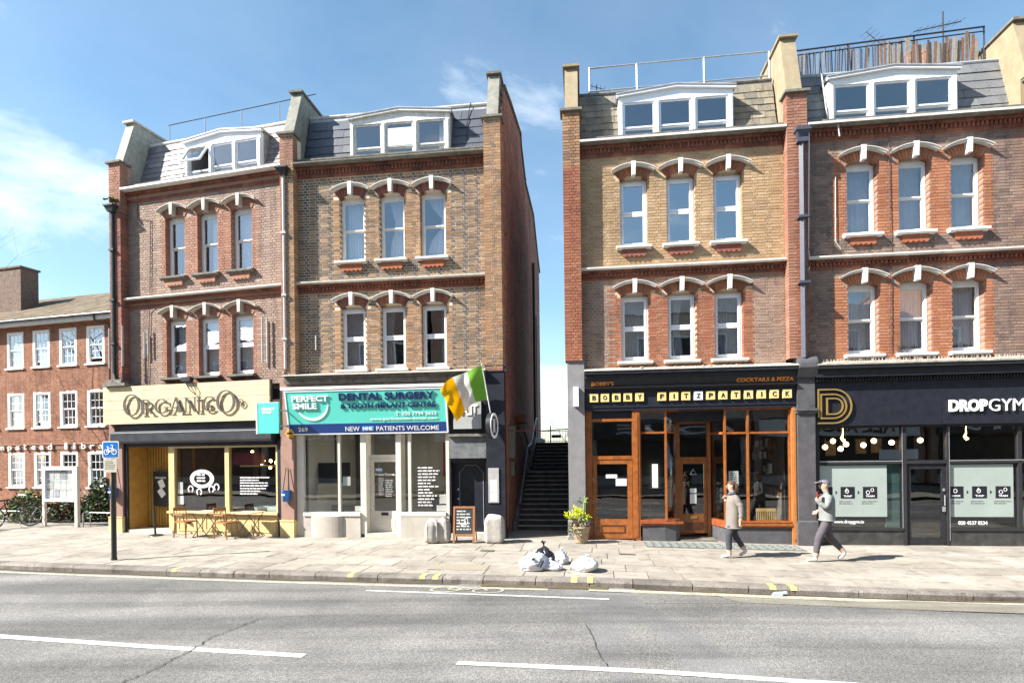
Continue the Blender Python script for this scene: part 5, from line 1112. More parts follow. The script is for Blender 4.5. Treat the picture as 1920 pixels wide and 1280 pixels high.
for i in range(34):
    yy, zz = r_.uniform(.9, 4.2), r_.choice([1.0, 1.3, 1.6, 1.95, 2.3]) + r_.uniform(-.05, .05); q = MB(); q.box(5.60, 5.645, yy, yy + r_.uniform(.14, .26), zz, zz + r_.uniform(.16, .28)); Cc.b(q, 'framed_picture', r_.choice([paper, wood_org, curtain_g]))
q = MB(); q.box(5.0, 5.65, 3.2, 4.0, 2.5, 3.2); Cc.b(q, 'wall_cabinet', wood_dark); q = MB(); q.box(1.0, 3.0, 3.0, 3.6, 0, 1.1); Cc.b(q, 'bar_counter', wood_dark)
def rattan(x_, y_):
    q = MB(); q.box(x_, x_ + .5, y_, y_ + .03, .62, .70); q.box(x_, x_ + .5, y_, y_ + .03, .32, .36)
    for i in range(11): q.box(x_ + .01 + i * .046, x_ + .03 + i * .046, y_ + .005, y_ + .025, .36, .62)
    q.box(x_, x_ + .5, y_, y_ + .45, .28, .319)
    for a_, b_ in ((0, 0), (.46, 0), (0, .4), (.46, .4)): q.box(x_ + a_, x_ + a_ + .04, y_ + b_, y_ + b_ + .04, 0, .28)
    return q
for x_ in (4.15, 4.98): Cc.b(rattan(x_, .75), 'rattan_chair', mat('yellow_rattan', (.52, .34, .12), .6, .15, 20))
q = MB(); q.box(1.98, 2.62, .7, 1.1, .5, .58); q.box(2.0, 2.6, 1.5, 2.1, .74, .78); q.box(2.28, 2.34, 1.75, 1.8, 0, .74); Cc.b(q, 'bar_table', mat('light_oak', (.48, .33, .16), .5, .2, 9))
q = MB(); q.box(2.05, 2.2, 4.5, 4.55, 1.3, 1.8); q.box(2.72, 2.9, 4.5, 4.55, 1.0, 1.8); Cc.b(q, 'rear_window', mat('daylit_rear_window', (.8, .8, .75), .5, 0, emit=((1, .95, .8), .8)))
for x_, z_ in ((2.2, 2.6), (4.3, 2.75)): q = MB(); q.tube([(x_, 1.2, 2.9), (x_ + .2, 1.1, 2.75)], .05, 8); Cc.b(q, 'spot_lamp', upvc)
# glass-block pavement lights in front of the bar
pl = thing('pavement_light', 'pale green ribbed glass pavement lights in front of the wooden bar front', 'pavement light', (0, 0, 0), 0)
gb = mat('green_glass_block', (.25, .30, .265), .35, .2, 12); q = MB()
for i in range(4):
    c_ = [at(FR_ROW, 1.93 + i * .92 + a_, b_) for a_, b_ in ((0, -1.12), (.90, -1.12), (.90, -.32), (0, -.32))]; q.add([(p[0], p[1], gz(p[0]) + .007) for p in c_], [(0, 1, 2, 3)])
q.build('frame', mat('pavement_light_iron', (.16, .15, .14), .7, .2, 9), pl)
for i in range(18):
    for j in range(3):
        u0 = 1.96 + i * .2; v0 = -1.10 + j * .262; c_ = [at(FR_ROW, u0 + a_ + b_ * .25, v0 + b_) for a_, b_ in ((0, .01), (.125, .01), (.125, .235), (0, .235))]
        q = MB(); q.add([(p[0], p[1], gz(p[0]) + .004) for p in c_] + [(p[0], p[1], gz(p[0]) + .016) for p in c_], [(4, 5, 6, 7), (0, 1, 5, 4), (1, 2, 6, 5), (2, 3, 7, 6), (3, 0, 4, 7)]); q.build('glass_block', gb, pl)

# ---- gym front on house 4
q = MB(); q.box(6.13, 11.6, -.42, .1, 4.20, 4.28); q.box(6.13, 11.6, -.33, .1, 4.0, 4.199); G.b(q, 'shop_cornice', blackpaint); q = MB(); x_ = 6.16
while x_ < 11.5: q.box(x_, x_ + .035, -.26, .0, 3.905, 3.985, open_back=True); x_ += .07
G.b(q, 'dentil_course', blackpaint)['kind'] = 'stuff'; q = MB(); q.box(6.13, 11.6, -.2, .0, 3.89, 3.999); G.b(q, 'dentil_backing', blackpaint)
q = MB(); q.prism_x([(-.44, 4.281), (-.44, 4.31), (.0, 4.44), (.0, 4.281)], 6.13, 11.6); G.b(q, 'cornice_flashing', mat('grimy_flashing', (.30, .275, .23), .85, .35, 6, dirt=.4)); q = MB(); r_ = random.Random(6); x_ = 6.3
while x_ < 11.4:
    q.obox((x_, -.38 + r_.uniform(-.04, .1), 4.37), (.003, 0, 0), (0, .003, 0), (r_.uniform(-.03, .03), r_.uniform(-.02, .02), .06)); x_ += r_.uniform(.015, .05)
G.b(q, 'bird_spikes', stone)['kind'] = 'stuff'
sgg = thing('shop_sign', 'plain black gym fascia with a gold double D emblem and white lettering', 'sign', at(FR_ROW, 6.15), -RAD(7))
for a_, b_ in ((6.15, 9.05), (9.055, 11.6)): q = MB(); q.box(a_, b_, -.16, .1, 2.82, 3.885); q.build('fascia_panel', black_navy, sgg, dx=6.15)
gold = mat('brushed_gold', (.70, .47, .16), .3, .08, 8, metal=.75)
def dpath(x0, z0, w, h, t, y0, y1):
    q = MB(); n = 18; r = h / 2; out_ = [(x0, z0 + h), (x0, z0)]; arc = [(x0 + w - r + r * math.cos(a_), z0 + r + r * math.sin(a_)) for a_ in [(-math.pi / 2 + math.pi * i / n) for i in range(n + 1)]]
    ri = r - t; arci = [(x0 + w - r + ri * math.cos(a_), z0 + r + ri * math.sin(a_)) for a_ in [(-math.pi / 2 + math.pi * i / n) for i in range(n + 1)]]
    for i in range(n): q.prism_y([arc[i], arc[i + 1], arci[i + 1], arci[i]], y0, y1)
    q.box(x0, x0 + w - r, y0, y1, z0, z0 + t); q.box(x0, x0 + w - r, y0, y1, z0 + h - t, z0 + h); return q
for x_, z_, w_, h_, st_ in ((6.20, 2.87, .80, .86, True), (6.26, 2.99, .62, .62, True), (6.40, 3.09, .40, .42, True)):
    q = dpath(x_, z_, w_, h_, .035, -.215, -.18)
    if st_: q.box(x_, x_ + .035, -.216, -.18, z_ + (.035 if x_ > 6.21 else .16), z_ + h_ - .035)
    q.build('emblem', gold, sgg, dx=6.15)
text('DROP', 9.19, 10.04, 3.11, 3.40, -.19, vinyl, sgg, bold=.045, thick=.03, dx=6.15); text('GYM', 10.07, 10.84, 3.11, 3.40, -.19, vinyl, sgg, bold=-.005, thick=.03, dx=6.15)
gf = bars(G, 'shop_window_frame', mat('black_steel_frame', (.03, .03, .033), .35, .15, 6), None, [(6.15, 6.28, -.06, .08, -.2, 2.82), (8.20, 8.29, -.06, .08, -.2, 2.82), (9.20, 9.26, -.06, .08, -.2, 2.82), (6.28, 8.20, -.06, .05, 1.87, 1.95), (8.29, 9.20, -.06, .05, 1.87, 1.95), (9.26, 11.6, -.06, .05, 1.87, 1.95), (6.28, 8.20, -.08, .08, .24, .30), (9.26, 11.6, -.08, .08, .24, .30), (6.28, 11.6, -.03, .03, 2.76, 2.82), (10.78, 10.86, -.06, .05, .30, 2.76)])
q = MB(); q.box(6.28, 8.20, -.062, -.0605, 1.93, 1.951); q.box(9.26, 11.6, -.063, -.0605, 1.93, 1.951); q.box(9.25, 9.262, -.064, -.06, .0, 2.76); q.box(8.19, 8.202, -.064, -.06, .3, 2.76); G.b(q, 'bright_edge', metal_galv, gf)
for a_, b_, c_, d_ in ((6.28, 8.20, .30, 1.87), (6.28, 8.20, 1.95, 2.76), (8.29, 9.20, 1.95, 2.76), (9.26, 10.78, .30, 1.87), (9.26, 10.78, 1.95, 2.76), (10.86, 11.6, .3, 1.87), (10.86, 11.6, 1.95, 2.76)): frame_pane(G, gf, a_, b_, c_, d_, .0)
q = MB(); q.box(6.28, 8.20, -.05, .08, -.2, .24); q.box(9.26, 11.6, -.05, .08, -.2, .24); G.b(q, 'stall_riser', mat('scuffed_black_panel', (.05, .05, .048), .5, .4, 5, dirt=.4))
gd = bars(G, 'shop_door', blackpaint, None, [(8.30, 8.40, -.02, .04, -.1, 1.86), (9.10, 9.19, -.02, .04, -.1, 1.86), (8.40, 9.10, -.02, .04, 1.74, 1.86), (8.40, 9.10, -.02, .04, .72, .84), (8.40, 9.10, -.02, .04, -.1, .06)], 'black gym door with two glass panes'); frame_pane(G, gd, 8.40, 9.10, .84, 1.74, .01); frame_pane(G, gd, 8.40, 9.10, .06, .72, .01)
q = MB(); q.tube([(9.14, -.07, .85), (9.14, -.07, 1.1)], .014, 6); q.box(9.11, 9.17, -.05, -.02, .7, .82); q.box(9.12, 9.16, -.05, -.02, 1.2, 1.26); G.b(q, 'door_handle', metal_galv, gd)
film = mat('pale_grey_green_film', (.31, .36, .33), .5, .08, 1.5); ink = black_navy
def icons(x0, labels):
    for k_, lb in enumerate(labels):
        cx_ = x0 + k_ * .52
        if lb is None: continue
        q = MB(); q.box(cx_ - .165, cx_ + .165, -.009, -.006, 1.02, 1.31); ic = G.b(q, 'icon_square', ink, gf); text(lb, cx_ - .1, cx_ + .1, 1.06, 1.10, -.012, vinyl, ic, bold=.03, dx=6.03, thick=.002)
        q = MB(); ring_(q, cx_ - .02 if lb != 'TRAIN' else cx_ - .05, 1.20 if lb != 'TRAIN' else 1.17, .045, .05, .033, .038, -.013, -.0105)
        if lb == 'TAP': q.box(cx_ - .035, cx_ - .015, -.0135, -.011, 1.2, 1.275)
        if lb == 'TRAIN': ring_(q, cx_ + .05, 1.23, .04, .045, .028, .033, -.0132, -.0107)
        G.b(q, 'icon', vinyl, ic)
        if k_ < len(labels) - 1: q = MB(); q.prism_y([(cx_ + .235, 1.12), (cx_ + .28, 1.17), (cx_ + .235, 1.22)], -.009, -.006); G.b(q, 'arrow', ink, gf)
        G.b(scribble(cx_ - .2, cx_ + .18, .86, .96, -.009, 2, random.Random(k_), .55, .3, .002), 'small_print', mat('grey_ink', (.12, .13, .13), .7, 0), gf)
for a_, b_ in ((6.29, 7.86), (9.27, 10.70)): q = MB(); q.box(a_, b_, -.006, -.001, .57, 1.84); G.b(q, 'window_film', film, gf)
icons(6.43, ['BOOK', 'TAP', 'TRAIN']); icons(9.27 + .0, [None, None, None]); icons(9.43, ['BOOK', 'TAP', 'TRAIN'])
text('www.dropgym.io', 6.62, 7.32, .38, .49, -.008, vinyl, gf, bold=.01, dx=6.03, thick=.004); text('020 4537 0234', 9.47, 10.12, .38, .47, -.008, vinyl, gf, bold=.01, dx=6.03, thick=.004)
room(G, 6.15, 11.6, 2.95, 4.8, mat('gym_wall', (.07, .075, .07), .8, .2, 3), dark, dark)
q = MB(); q.box(7.86, 8.18, .06, .1, .3, 1.86); G.b(q, 'teal_blind', mat('teal_blind_cloth', (.05, .11, .10), .8, .1, 3)); q = MB(); q.box(7.95, 8.85, .5, .55, 1.97, 2.22); G.b(q, 'interior_board', mat('pale_blue_board', (.42, .47, .50), .7, .05, 4))
for k_, (x_, z_) in enumerate(((6.36, 2.30), (6.62, 2.46), (6.75, 2.25), (6.95, 2.37), (7.32, 2.34), (7.65, 2.45), (8.02, 2.40), (8.80, 2.45))):
    x_ += .5; q = MB(); q.ball((x_, 1.1 + .15 * (k_ % 2), z_), .068, 10); G.b(q, 'globe_lamp', mat('lit_globe', (1, .8, .5), .4, 0, emit=((1, .68, .36), 3.5))); q = MB(); q.tube([(x_, 1.1 + .15 * (k_ % 2), z_ + .06), (x_, 1.1 + .15 * (k_ % 2), 2.95)], .004, 4); G.b(q, 'globe_flex', metal_dark)
for x_ in (6.98, 9.85): q = MB(); q.tube([(x_, .3, 2.8), (x_, .3, 2.62), (x_ - .03, .3, 2.52), (x_ + .03, .3, 2.45)], .014, 6, rs=[.006, .012, .03, .035]); G.b(q, 'filament_lamp', bulb_m)
for x_, z_ in ((7.45, 2.05), (8.28, 2.1), (8.7, 2.12), (9.35, 2.05)): q = MB(); q.box(x_, x_ + .28, 2.6, 2.64, z_, z_ + .42); G.b(q, 'framed_picture', mat('sepia_print', (.40, .30, .18), .6, .4, 8))

# ------------------------------------------------------------------ alley stairs
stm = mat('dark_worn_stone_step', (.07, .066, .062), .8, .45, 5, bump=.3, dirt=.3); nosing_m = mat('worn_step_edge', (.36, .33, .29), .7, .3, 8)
sw = thing('stone_stairway', 'dark stone stairway climbing the narrow alley between the two pairs of houses', 'stairs', at(FR_ROW, -1.58), -RAD(7))
D0, RI, GO = 1.55, .131, .30
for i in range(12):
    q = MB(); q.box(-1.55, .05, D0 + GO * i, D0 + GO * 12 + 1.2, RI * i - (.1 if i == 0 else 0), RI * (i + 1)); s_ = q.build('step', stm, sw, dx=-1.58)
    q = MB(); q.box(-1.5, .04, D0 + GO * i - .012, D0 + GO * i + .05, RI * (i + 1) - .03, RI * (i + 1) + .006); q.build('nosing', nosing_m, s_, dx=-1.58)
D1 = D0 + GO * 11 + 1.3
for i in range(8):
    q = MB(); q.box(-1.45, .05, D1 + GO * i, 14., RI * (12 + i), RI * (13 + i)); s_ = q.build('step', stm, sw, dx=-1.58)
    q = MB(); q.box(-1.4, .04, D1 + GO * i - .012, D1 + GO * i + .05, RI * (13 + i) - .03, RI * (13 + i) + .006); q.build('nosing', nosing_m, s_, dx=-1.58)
ztop = RI * 20
q = MB(); q.prism_x([(D0 - .25, 0), (D0 - .25, .18), (D0 + GO * 11, .22 + RI * 12), (D1, .22 + RI * 12), (D1 + GO * 7, .25 + ztop), (14, .25 + ztop), (14, 0)], -1.585, -1.47); q.build('side_kerb', mat('grey_concrete_kerb', (.15, .14, .13), .85, .3, 5), sw, dx=-1.58)
q = MB(); hr = [(-1.44, D0 + .4, .75), (-1.44, D0 + GO * 10, 1.0 + RI * 11), (-1.44, D1 - .2, 1.0 + RI * 12), (-1.42, D1 + GO * 6, .95 + ztop), (-1.42, D1 + GO * 8, 1.0 + ztop)]; q.tube(hr, .022, 8)
for a_, b_, c_ in (hr[1], hr[2], hr[3]): q.tube([(a_, b_, c_), (a_, b_, c_ - .85)], .018, 6)
q.build('handrail', metal_galv, sw, dx=-1.58)
q = MB(); q.tube([(.0, D1 + .3, 1.9), (.0, D1 + .3, 4.1)], .035, 8); q.tube([(.03, D0, .4), (.03, D1 + 3, 3.4)], .02, 6); q.build('wall_rail', metal_dark, sw, dx=-1.58)
q = MB(); q.tube([(-1.6, .55, 2.86), (-.6, .55, 2.84), (.08, .55, 2.88)], .016, 6); q.build('cross_bar', MATS['rusty_metal'], sw, dx=-1.58)
fn = thing('railing', 'thin dark metal railing with a gate bar at the top of the alley stairs', 'railing', at(FR_ROW, -1.3, 12.5, ztop), -RAD(7))
q = MB()
for k_ in range(14): q.tube([(k_ * .14 - .2, 0, 0), (k_ * .14 - .2, 0, .62)], .010, 5)
q.tube([(-.2, 0, .60), (1.7, 0, .60)], .014, 5); q.tube([(-.2, 0, .12), (1.7, 0, .12)], .012, 5); q.box(.25, .7, -.02, .02, .28, .42); q.tube([(.2, 0, 0), (.2, 0, .85)], .03, 6); q.build('bars', metal_dark, fn)

def bare_tree(name, label, loc, h, spread, seed, m, depth=5, rad_=.2, lean=(0, 0), group=None):
    rng = random.Random(seed); t = thing(name, label, 'tree', loc, 0, group); tr_, tw = MB(), MB()
    def grow(p, d, ln, r, k):
        n = 3; pts = [p]; rs = [r]; dd = d.copy()
        for i in range(n):
            dd = (dd + Vector((rng.uniform(-.16, .16), rng.uniform(-.16, .16), rng.uniform(-.05, .12)))).normalized(); pts.append(pts[-1] + dd * ln / n); rs.append(r * (1 - .38 * (i + 1) / n))
        (tr_ if k <= 1 else tw).tube(pts, r, 7 if k < 2 else 4 if k < 4 else 3, rs=rs, cap=False)
        if k >= depth: return
        for j in range(rng.choice([2, 3, 3]) if k else 4):
            ax = Vector((rng.uniform(-1, 1), rng.uniform(-1, 1), rng.uniform(-.15, .5))).normalized(); nd = (dd * rng.uniform(.5, .9) + ax * spread).normalized()
            grow(pts[-1] if j else pts[-2].lerp(pts[-1], rng.uniform(.3, 1)), nd, ln * rng.uniform(.62, .82), rs[-1] * rng.uniform(.6, .8), k + 1)
    grow(Vector((0, 0, 0)), Vector((lean[0], lean[1], 1)).normalized(), h * .34, rad_, 0)
    tr_.build('trunk', m, t, True); tw.build('crown', m, t, True)
    return t
bark = mat('grey_brown_bark', (.13, .11, .09), .9, .3, 9, bump=.5)
bare_tree('bare_tree', 'bare leafless tree glimpsed beyond the railing at the top of the alley', at(FR_ROW, -.6, 26, 1.0), 4.2, .75, 5, bark, 5, .09)
bare_tree('bare_tree', 'tall bare leafless tree at the left edge, its twig tips against the sky', (-21.2, 20.0, 0), 13.0, .72, 21, bark, 6, .24)

# ------------------------------------------------------------------ library
FR_L = ((-16.0, 24.0), 15.0)
LB = House('library_building', 'low orange brick library with white sash windows and brown tiled roof, far left', FR_L, -9.2)
lw, wins = .475, []
for r_i, (z0, z1) in enumerate(((6.14, 7.70), (3.55, 5.07), (1.0, 2.5))):
    for k in range(-1, 5): wins.append((-5.72 + k * 1.485, z0, z1, r_i, k))
holes = [(xc - lw, xc + lw, z0, z1) for xc, z0, z1, a_, b_ in wins]
q = MB(); core(q, -9.2, 2.0, -.05, 8.0, holes, .008, .3, .01); LB.b(q, 'wall_core', mat('library_mortar', (.36, .22, .15), .95, .15, 10))
LB.bricks += lay(-9.2, 2.0, 0., 2.6, holes, lambda x, z: 'brick_library'); LB.bricks += lay(-9.2, 2.0, 2.86, 8.0, holes, lambda x, z: 'brick_library')
q = MB(); q.box(-9.2, 2.0, -.06, .02, 2.80, 2.86); q.box(-9.2, 2.0, -.02, .02, 2.6, 2.80); LB.b(q, 'lettering_band', mat('brown_band', (.24, .13, .09), .9, .1, 8))
for i, c_ in enumerate('west hampstead library'):
    if c_ == ' ' or i < 5: continue
    u = -6.55 + (i - 7) * .458; up = c_ in 'dtlbhi'; dn = c_ in 'py'
    text(c_, u, u + (.16 if c_ in 'lit' else .23), 2.60 - (.07 if dn else 0), 2.60 + (.26 if up else .17), -.07, stone_white, LB.e, 'letter', .01, .05, dx=-9.2)
dpane = glass_dark
for xc, z0, z1, rr, k in wins:
    f = MB(); w = .13; x0, x1 = xc - lw, xc + lw
    f.box(x0 + .003, x0 + w, .0, .1, z0 + .003, z1 - .003); f.box(x1 - w * .8, x1 - .003, .0, .1, z0 + .003, z1 - .003); f.box(x0 + w, x1 - w * .8, .0, .1, z1 - .11, z1 - .003); f.box(x0 + w, x1 - w * .8, .0, .1, z0 + .003, z0 + .06)
    win = LB.b(f, 'window', white); q = MB(); q.box(x0 - .06, x1 + .06, -.07, .0, z0 - .06, z0 - .001); LB.b(q, 'sill', white, win)
    a_, b_, c_, d_ = x0 + w, x1 - w * .8, z0 + .06, z1 - .11; op = .16 if (rr == 0 and k in (1, 3)) or (rr == 1 and k == 1) else 0.; zm = (c_ + d_) / 2; g_ = MB()
    for (p, q2, yy) in ((c_ + op, zm + op * .6, .06), (zm, d_, .03)):
        t = .035; g_.box(a_, a_ + t, yy, yy + .025, p, q2); g_.box(b_ - t, b_, yy, yy + .025, p, q2); g_.box(a_ + t, b_ - t, yy, yy + .025, p, p + .045); g_.box(a_ + t, b_ - t, yy, yy + .025, q2 - .035, q2)
        wd = (b_ - a_ - 2 * t)
        for j in (1, 2): g_.box(a_ + t + wd * j / 3 - .010, a_ + t + wd * j / 3 + .010, yy + .003, yy + .02, p + .045, q2 - .035)
        zz = (p + q2) / 2; g_.box(a_ + t, b_ - t, yy + .004, yy + .019, zz - .010, zz + .010)
        q = MB(); q.box(a_ + t, b_ - t, yy + .008, yy + .014, p + .045, q2 - .035); LB.b(q, 'pane', dpane, win)
    LB.b(g_, 'sash', white, win)
    if (rr + k) % 2: curtain(LB, win, a_, b_, c_ + (d_ - c_) * .45, d_, .3, curtain_g, 5)
q = MB(); q.box(-9.2, 2, 4.5, 4.6, 0, 8)
for z_ in (.1, 2.75, 5.4, 7.95): q.box(-9.2, 2, .31, 4.5, z_ - .1, z_)
LB.b(q, 'interior_shell', inter_mid)
rt = piece_mat('roof_tile_brown', [(.16, .125, .085), (.20, .155, .105), (.13, .105, .075)], .9, .25, 40, .35, .2)
q = MB(); q.prism_x([(-.45, 8.10), (3.6, 10.25), (7.6, 8.1), (7.6, 8.0), (-.4, 8.0)], -9.4, 2.2); rfl = LB.b(q, 'tiled_roof', rt)
q = MB(); x_ = -9.3; r_ = random.Random(5); ny = 34
for j in range(ny):
    f0 = j / ny; y0, z0 = -.45 + 4.05 * f0, 8.10 + 2.15 * f0; x_ = -9.38 + (j % 2) * .1
    while x_ < 2.1: q.obox((x_ + .1, y0 + .065, z0 + .045 + r_.uniform(-.003, .003)), (.098, 0, 0), (0, .075, .038), (0, -.004, .008)); x_ += .2
LB.b(q, 'roof_tiles', rt, rfl)['kind'] = 'stuff'
q = MB(); q.box(-9.3, 2.1, -.42, .0, 7.93, 8.0); q.box(-9.3, 2.1, -.44, -.40, 7.86, 8.03); LB.b(q, 'eaves', stone_white); q = MB(); q.tube([(-9.3, -.5, 8.05), (2.1, -.5, 8.05)], .06, 8); q.tube([(-.75, -.5, 8.0), (-.75, -.45, 7.8), (-.4, -.1, 7.7), (-.4, -.1, .1)], .045, 8); LB.b(q, 'gutter', metal_dark)
q = MB(); 
for i in range(60): xx = r_.choice([r_.uniform(-1.6, .4), r_.uniform(-6.5, -1)]); q.ball((xx, -.46, 8.13), r_.uniform(.02, .06), 5, .5)
LB.b(q, 'moss', moss)['kind'] = 'stuff'
q = MB(); q.box(-9.15, -7.2, 1.3, 2.1, 8.4, 11.05); q.box(-9.22, -7.13, 1.24, 2.16, 11.051, 11.13); chm = LB.b(q, 'chimney', mat('sooty_brown_brick', (.16, .11, .085), .9, .35, 9, bump=.5, dirt=.3))
emit_bricks(LB)

# ------------------------------------------------------------------ terrace across the road (seen only mirrored in the glass)
names = ['CHIPOTLE', 'ESTATES', None, None, None, 'LETTERS', None, 'QUE', 'ALL ABOARD', 'FLATS', None]
om = [mat('opposite_brick_%d' % i, c_, .9, .15, 4) for i, c_ in enumerate(((.42, .26, .19), (.55, .48, .40), (.38, .25, .2)))]
for i in range(11):
    X0 = -72 + i * 10.2; Y0 = -7.5 - .17 * X0 if X0 < 0 else -7.5 - .13 * X0
    t = thing('opposite_building', 'brick shop building across the road, seen only mirrored in the shop glass', 'building', (X0, Y0, 0), RAD(-9), 'buildings mirrored in the shop glass')
    hgt = 10.0 + (i * 7 % 4); q = MB(); q.box(0, 10.1, -8, 0, 4.2, hgt); q.box(0, .5, -8, 0, 0, 4.2); q.box(9.6, 10.1, -8, 0, 0, 4.2); q.box(.5, 9.6, -8, -1.2, 0, 4.2); q.build('wall', om[i % 3], t)
    q = MB(); q.prism_x([(-8.3, hgt), (.3, hgt), (-4, hgt + 2.2)], -.05, 10.15); q.build('roof', MATS['slate_grey'], t)
    q = MB(); q.box(.3, 9.8, 0, .25, 3.0, 4.1); q.build('fascia', white if i % 2 == 0 else mat('opposite_dark_fascia', (.05, .05, .06), .5, .1, 3), t)
    for a_ in range(4):
        for z_ in (5.2, 8.0):
            if z_ + 1.6 < hgt: q = MB(); q.box(.9 + a_ * 2.3, 2.0 + a_ * 2.3, .0, .05, z_, z_ + 1.6); w_ = q.build('window', white, t); q = MB(); q.box(1.0 + a_ * 2.3, 1.9 + a_ * 2.3, .051, .06, z_ + .1, z_ + 1.5); q.build('pane', dark, w_)
    q = MB(); q.box(.5, 9.6, -.2, -.1, .6, 2.95); q.build('shop_glass', dark, t); q = MB(); q.box(.5, 9.6, -.25, .05, 0, .59); q.build('stall_riser', stone, t)
    if names[i]:
        vs, fs = text_mb(names[i], .02, 1.); q = MB(); q.add([(8.3 - p[0] * 6.5, .27 - p[1] * -.01, 3.2 + p[2] * .65) for p in vs], fs); q.build('lettering', blackpaint if i % 2 == 0 else vinyl, t)

# ------------------------------------------------------------------ street things
def G3(X, Y, dz=0.): return (X, Y, gz(X) + dz)
# cycle route sign
po = thing('street_sign', 'blue cycle route sign with a white bicycle on a dark post by the kerb', 'sign', G3(-8.81, 12.95), 0)
q = MB(); q.tube([(0, 0, -.02), (0, 0, 1.6)], .052, 12); q.tube([(0, 0, 1.6), (0, 0, 2.6)], .040, 10); q.tube([(0, 0, 0), (0, 0, .05)], .06, 12); q.build('post', mat('black_green_post', (.03, .033, .03), .45, .2, 8), po)
def rrect(x0, x1, z0, z1, r, n=5): 
    pts = []
    for cx_, cz_, a0 in ((x1 - r, z0 + r, -90), (x1 - r, z1 - r, 0), (x0 + r, z1 - r, 90), (x0 + r, z0 + r, 180)):
        for i in range(n + 1): a_ = RAD(a0 + 90 * i / n); pts.append((cx_ + r * math.cos(a_), cz_ + r * math.sin(a_)))
    return pts
q = MB(); q.prism_y(rrect(-.19, .17, 2.25, 2.62, .03), -.062, -.05); q.build('plate_border', vinyl, po); q = MB(); q.prism_y(rrect(-.17, .15, 2.27, 2.60, .02), -.066, -.0621); q.build('plate', mat('sign_blue', (.012, .16, .52), .4, .02, 3), po)
q = MB()
ring_(q, -.095, 2.385, .058, .062, .042, .046, -.071, -.0665); ring_(q, .075, 2.385, .058, .062, .042, .046, -.071, -.0665)
def stroke(q, a, b, w, y0, y1):
    a, b = Vector((a[0], 0, a[1])), Vector((b[0], 0, b[1])); d = (b - a).normalized(); n_ = Vector((-d.z, 0, d.x)) * w / 2; q.prism_y([((p.x), (p.z)) for p in (a - n_, b - n_, b + n_, a + n_)], y0, y1)
for k_, (a_, b_) in enumerate((((-.095, 2.385), (-.055, 2.47)), ((-.055, 2.47), (.045, 2.47)), ((.045, 2.47), (-.015, 2.385)), ((-.015, 2.385), (-.055, 2.47)), ((-.095, 2.385), (-.015, 2.385)), ((.035, 2.52), (.075, 2.385)), ((.0, 2.535), (.06, 2.525)), ((-.09, 2.50), (-.04, 2.50)), ((-.065, 2.50), (-.05, 2.46)))): stroke(q, a_, b_, .015, -.0712 - .0003 * k_, -.0665)
q.build('bicycle_symbol', vinyl, po)
q = MB(); q.prism_y(rrect(-.17, .12, 1.94, 2.235, .01), -.06, -.05); q.build('lower_plate', mat('cream_plate', (.55, .53, .42), .6, .08, 9), po); scribble(-.13, .08, 1.99, 2.19, -.063, 5, random.Random(4), .5, .2, .002).build('small_print', mat('grey_print', (.28, .27, .22), .7, 0), po)
# noticeboard in front of the library
nb = thing('noticeboard', 'white framed glazed noticeboard on two posts in front of the library', 'noticeboard', (-15.6, 19.55, 0), -RAD(17))
q = MB(); q.box(-.05, .05, -.04, .04, 0, 1.98); q.build('post', offw, nb); q = MB(); q.box(1.42, 1.54, -.05, .05, 0, 1.98); q.build('post', offw, nb)
q = MB()
for b_ in ((.05, 1.42, -.06, .06, 1.86, 1.97), (.05, 1.42, -.06, .06, .82, .90), (.05, .11, -.06, .06, .90, 1.86), (1.36, 1.42, -.06, .06, .90, 1.86), (.11, 1.36, .03, .06, .9, 1.86)): q.box(*b_)
q.build('case', upvc, nb); q = MB(); q.box(.11, 1.36, -.02, -.012, .9, 1.86); q.build('pane', glass_shop, nb); r_ = random.Random(9)
for i in range(11):
    x_, z_ = .14 + (i % 4) * .3, .93 + (i // 4) * .31; q = MB(); q.box(x_, x_ + r_.uniform(.2, .28), .02, .025, z_, z_ + r_.uniform(.22, .3)); q.build('notice', r_.choice([paper, paper, mat('lilac_paper', (.52, .50, .58), .8, .1, 8), mat('grey_paper', (.45, .46, .46), .8, .1, 8)]), nb)
# shrubs, low rails, bicycle
def shrub(name, label, loc, rx, ry, rz_, n, cols, seed, leaf=.09, thin=1.):
    rng = random.Random(seed); t = thing(name, label, 'shrub', loc, 0); q = MB()
    for i in range(n):
        a_, b_ = rng.uniform(0, 6.283), math.acos(rng.uniform(-.2, 1)); rr = rng.uniform(.35, 1) ** .6 * (1 + .22 * math.sin(3 * a_ + seed) * math.sin(2 * b_ + seed))
        c_ = Vector((rx * rr * math.sin(b_) * math.cos(a_), ry * rr * math.sin(b_) * math.sin(a_), rz_ * .95 * rr * max(0, math.cos(b_)) + .1 + rng.uniform(0, .1))); d = Vector((rng.gauss(0, 1), rng.gauss(0, 1), rng.gauss(.3, .7))).normalized(); s_ = d.cross(Vector((rng.gauss(0, 1), rng.gauss(0, 1), rng.gauss(0, 1)))).normalized(); L_ = leaf * rng.uniform(.6, 1.3)
        q.add([c_ - d * L_, c_ + s_ * L_ * .42 * thin, c_ + d * L_, c_ - s_ * L_ * .42 * thin], [(0, 1, 2, 3)], rng.choice([0, 0, 1, 2]))
    q.build('foliage', cols, t); q = MB()
    for i in range(7): a_ = rng.uniform(0, 6.28); q.tube([(0, 0, 0), (rx * .3 * math.cos(a_), ry * .3 * math.sin(a_), rz_ * .4), (rx * .6 * math.cos(a_), ry * .6 * math.sin(a_), rz_ * .75)], .02, 5)
    q.build('stem', bark, t); return t
lf = [mat('dark_leaf', (.022, .045, .018), .55, .3, 9), mat('mid_leaf', (.05, .085, .03), .55, .3, 9), mat('pale_leaf', (.13, .16, .07), .6, .3, 9)]
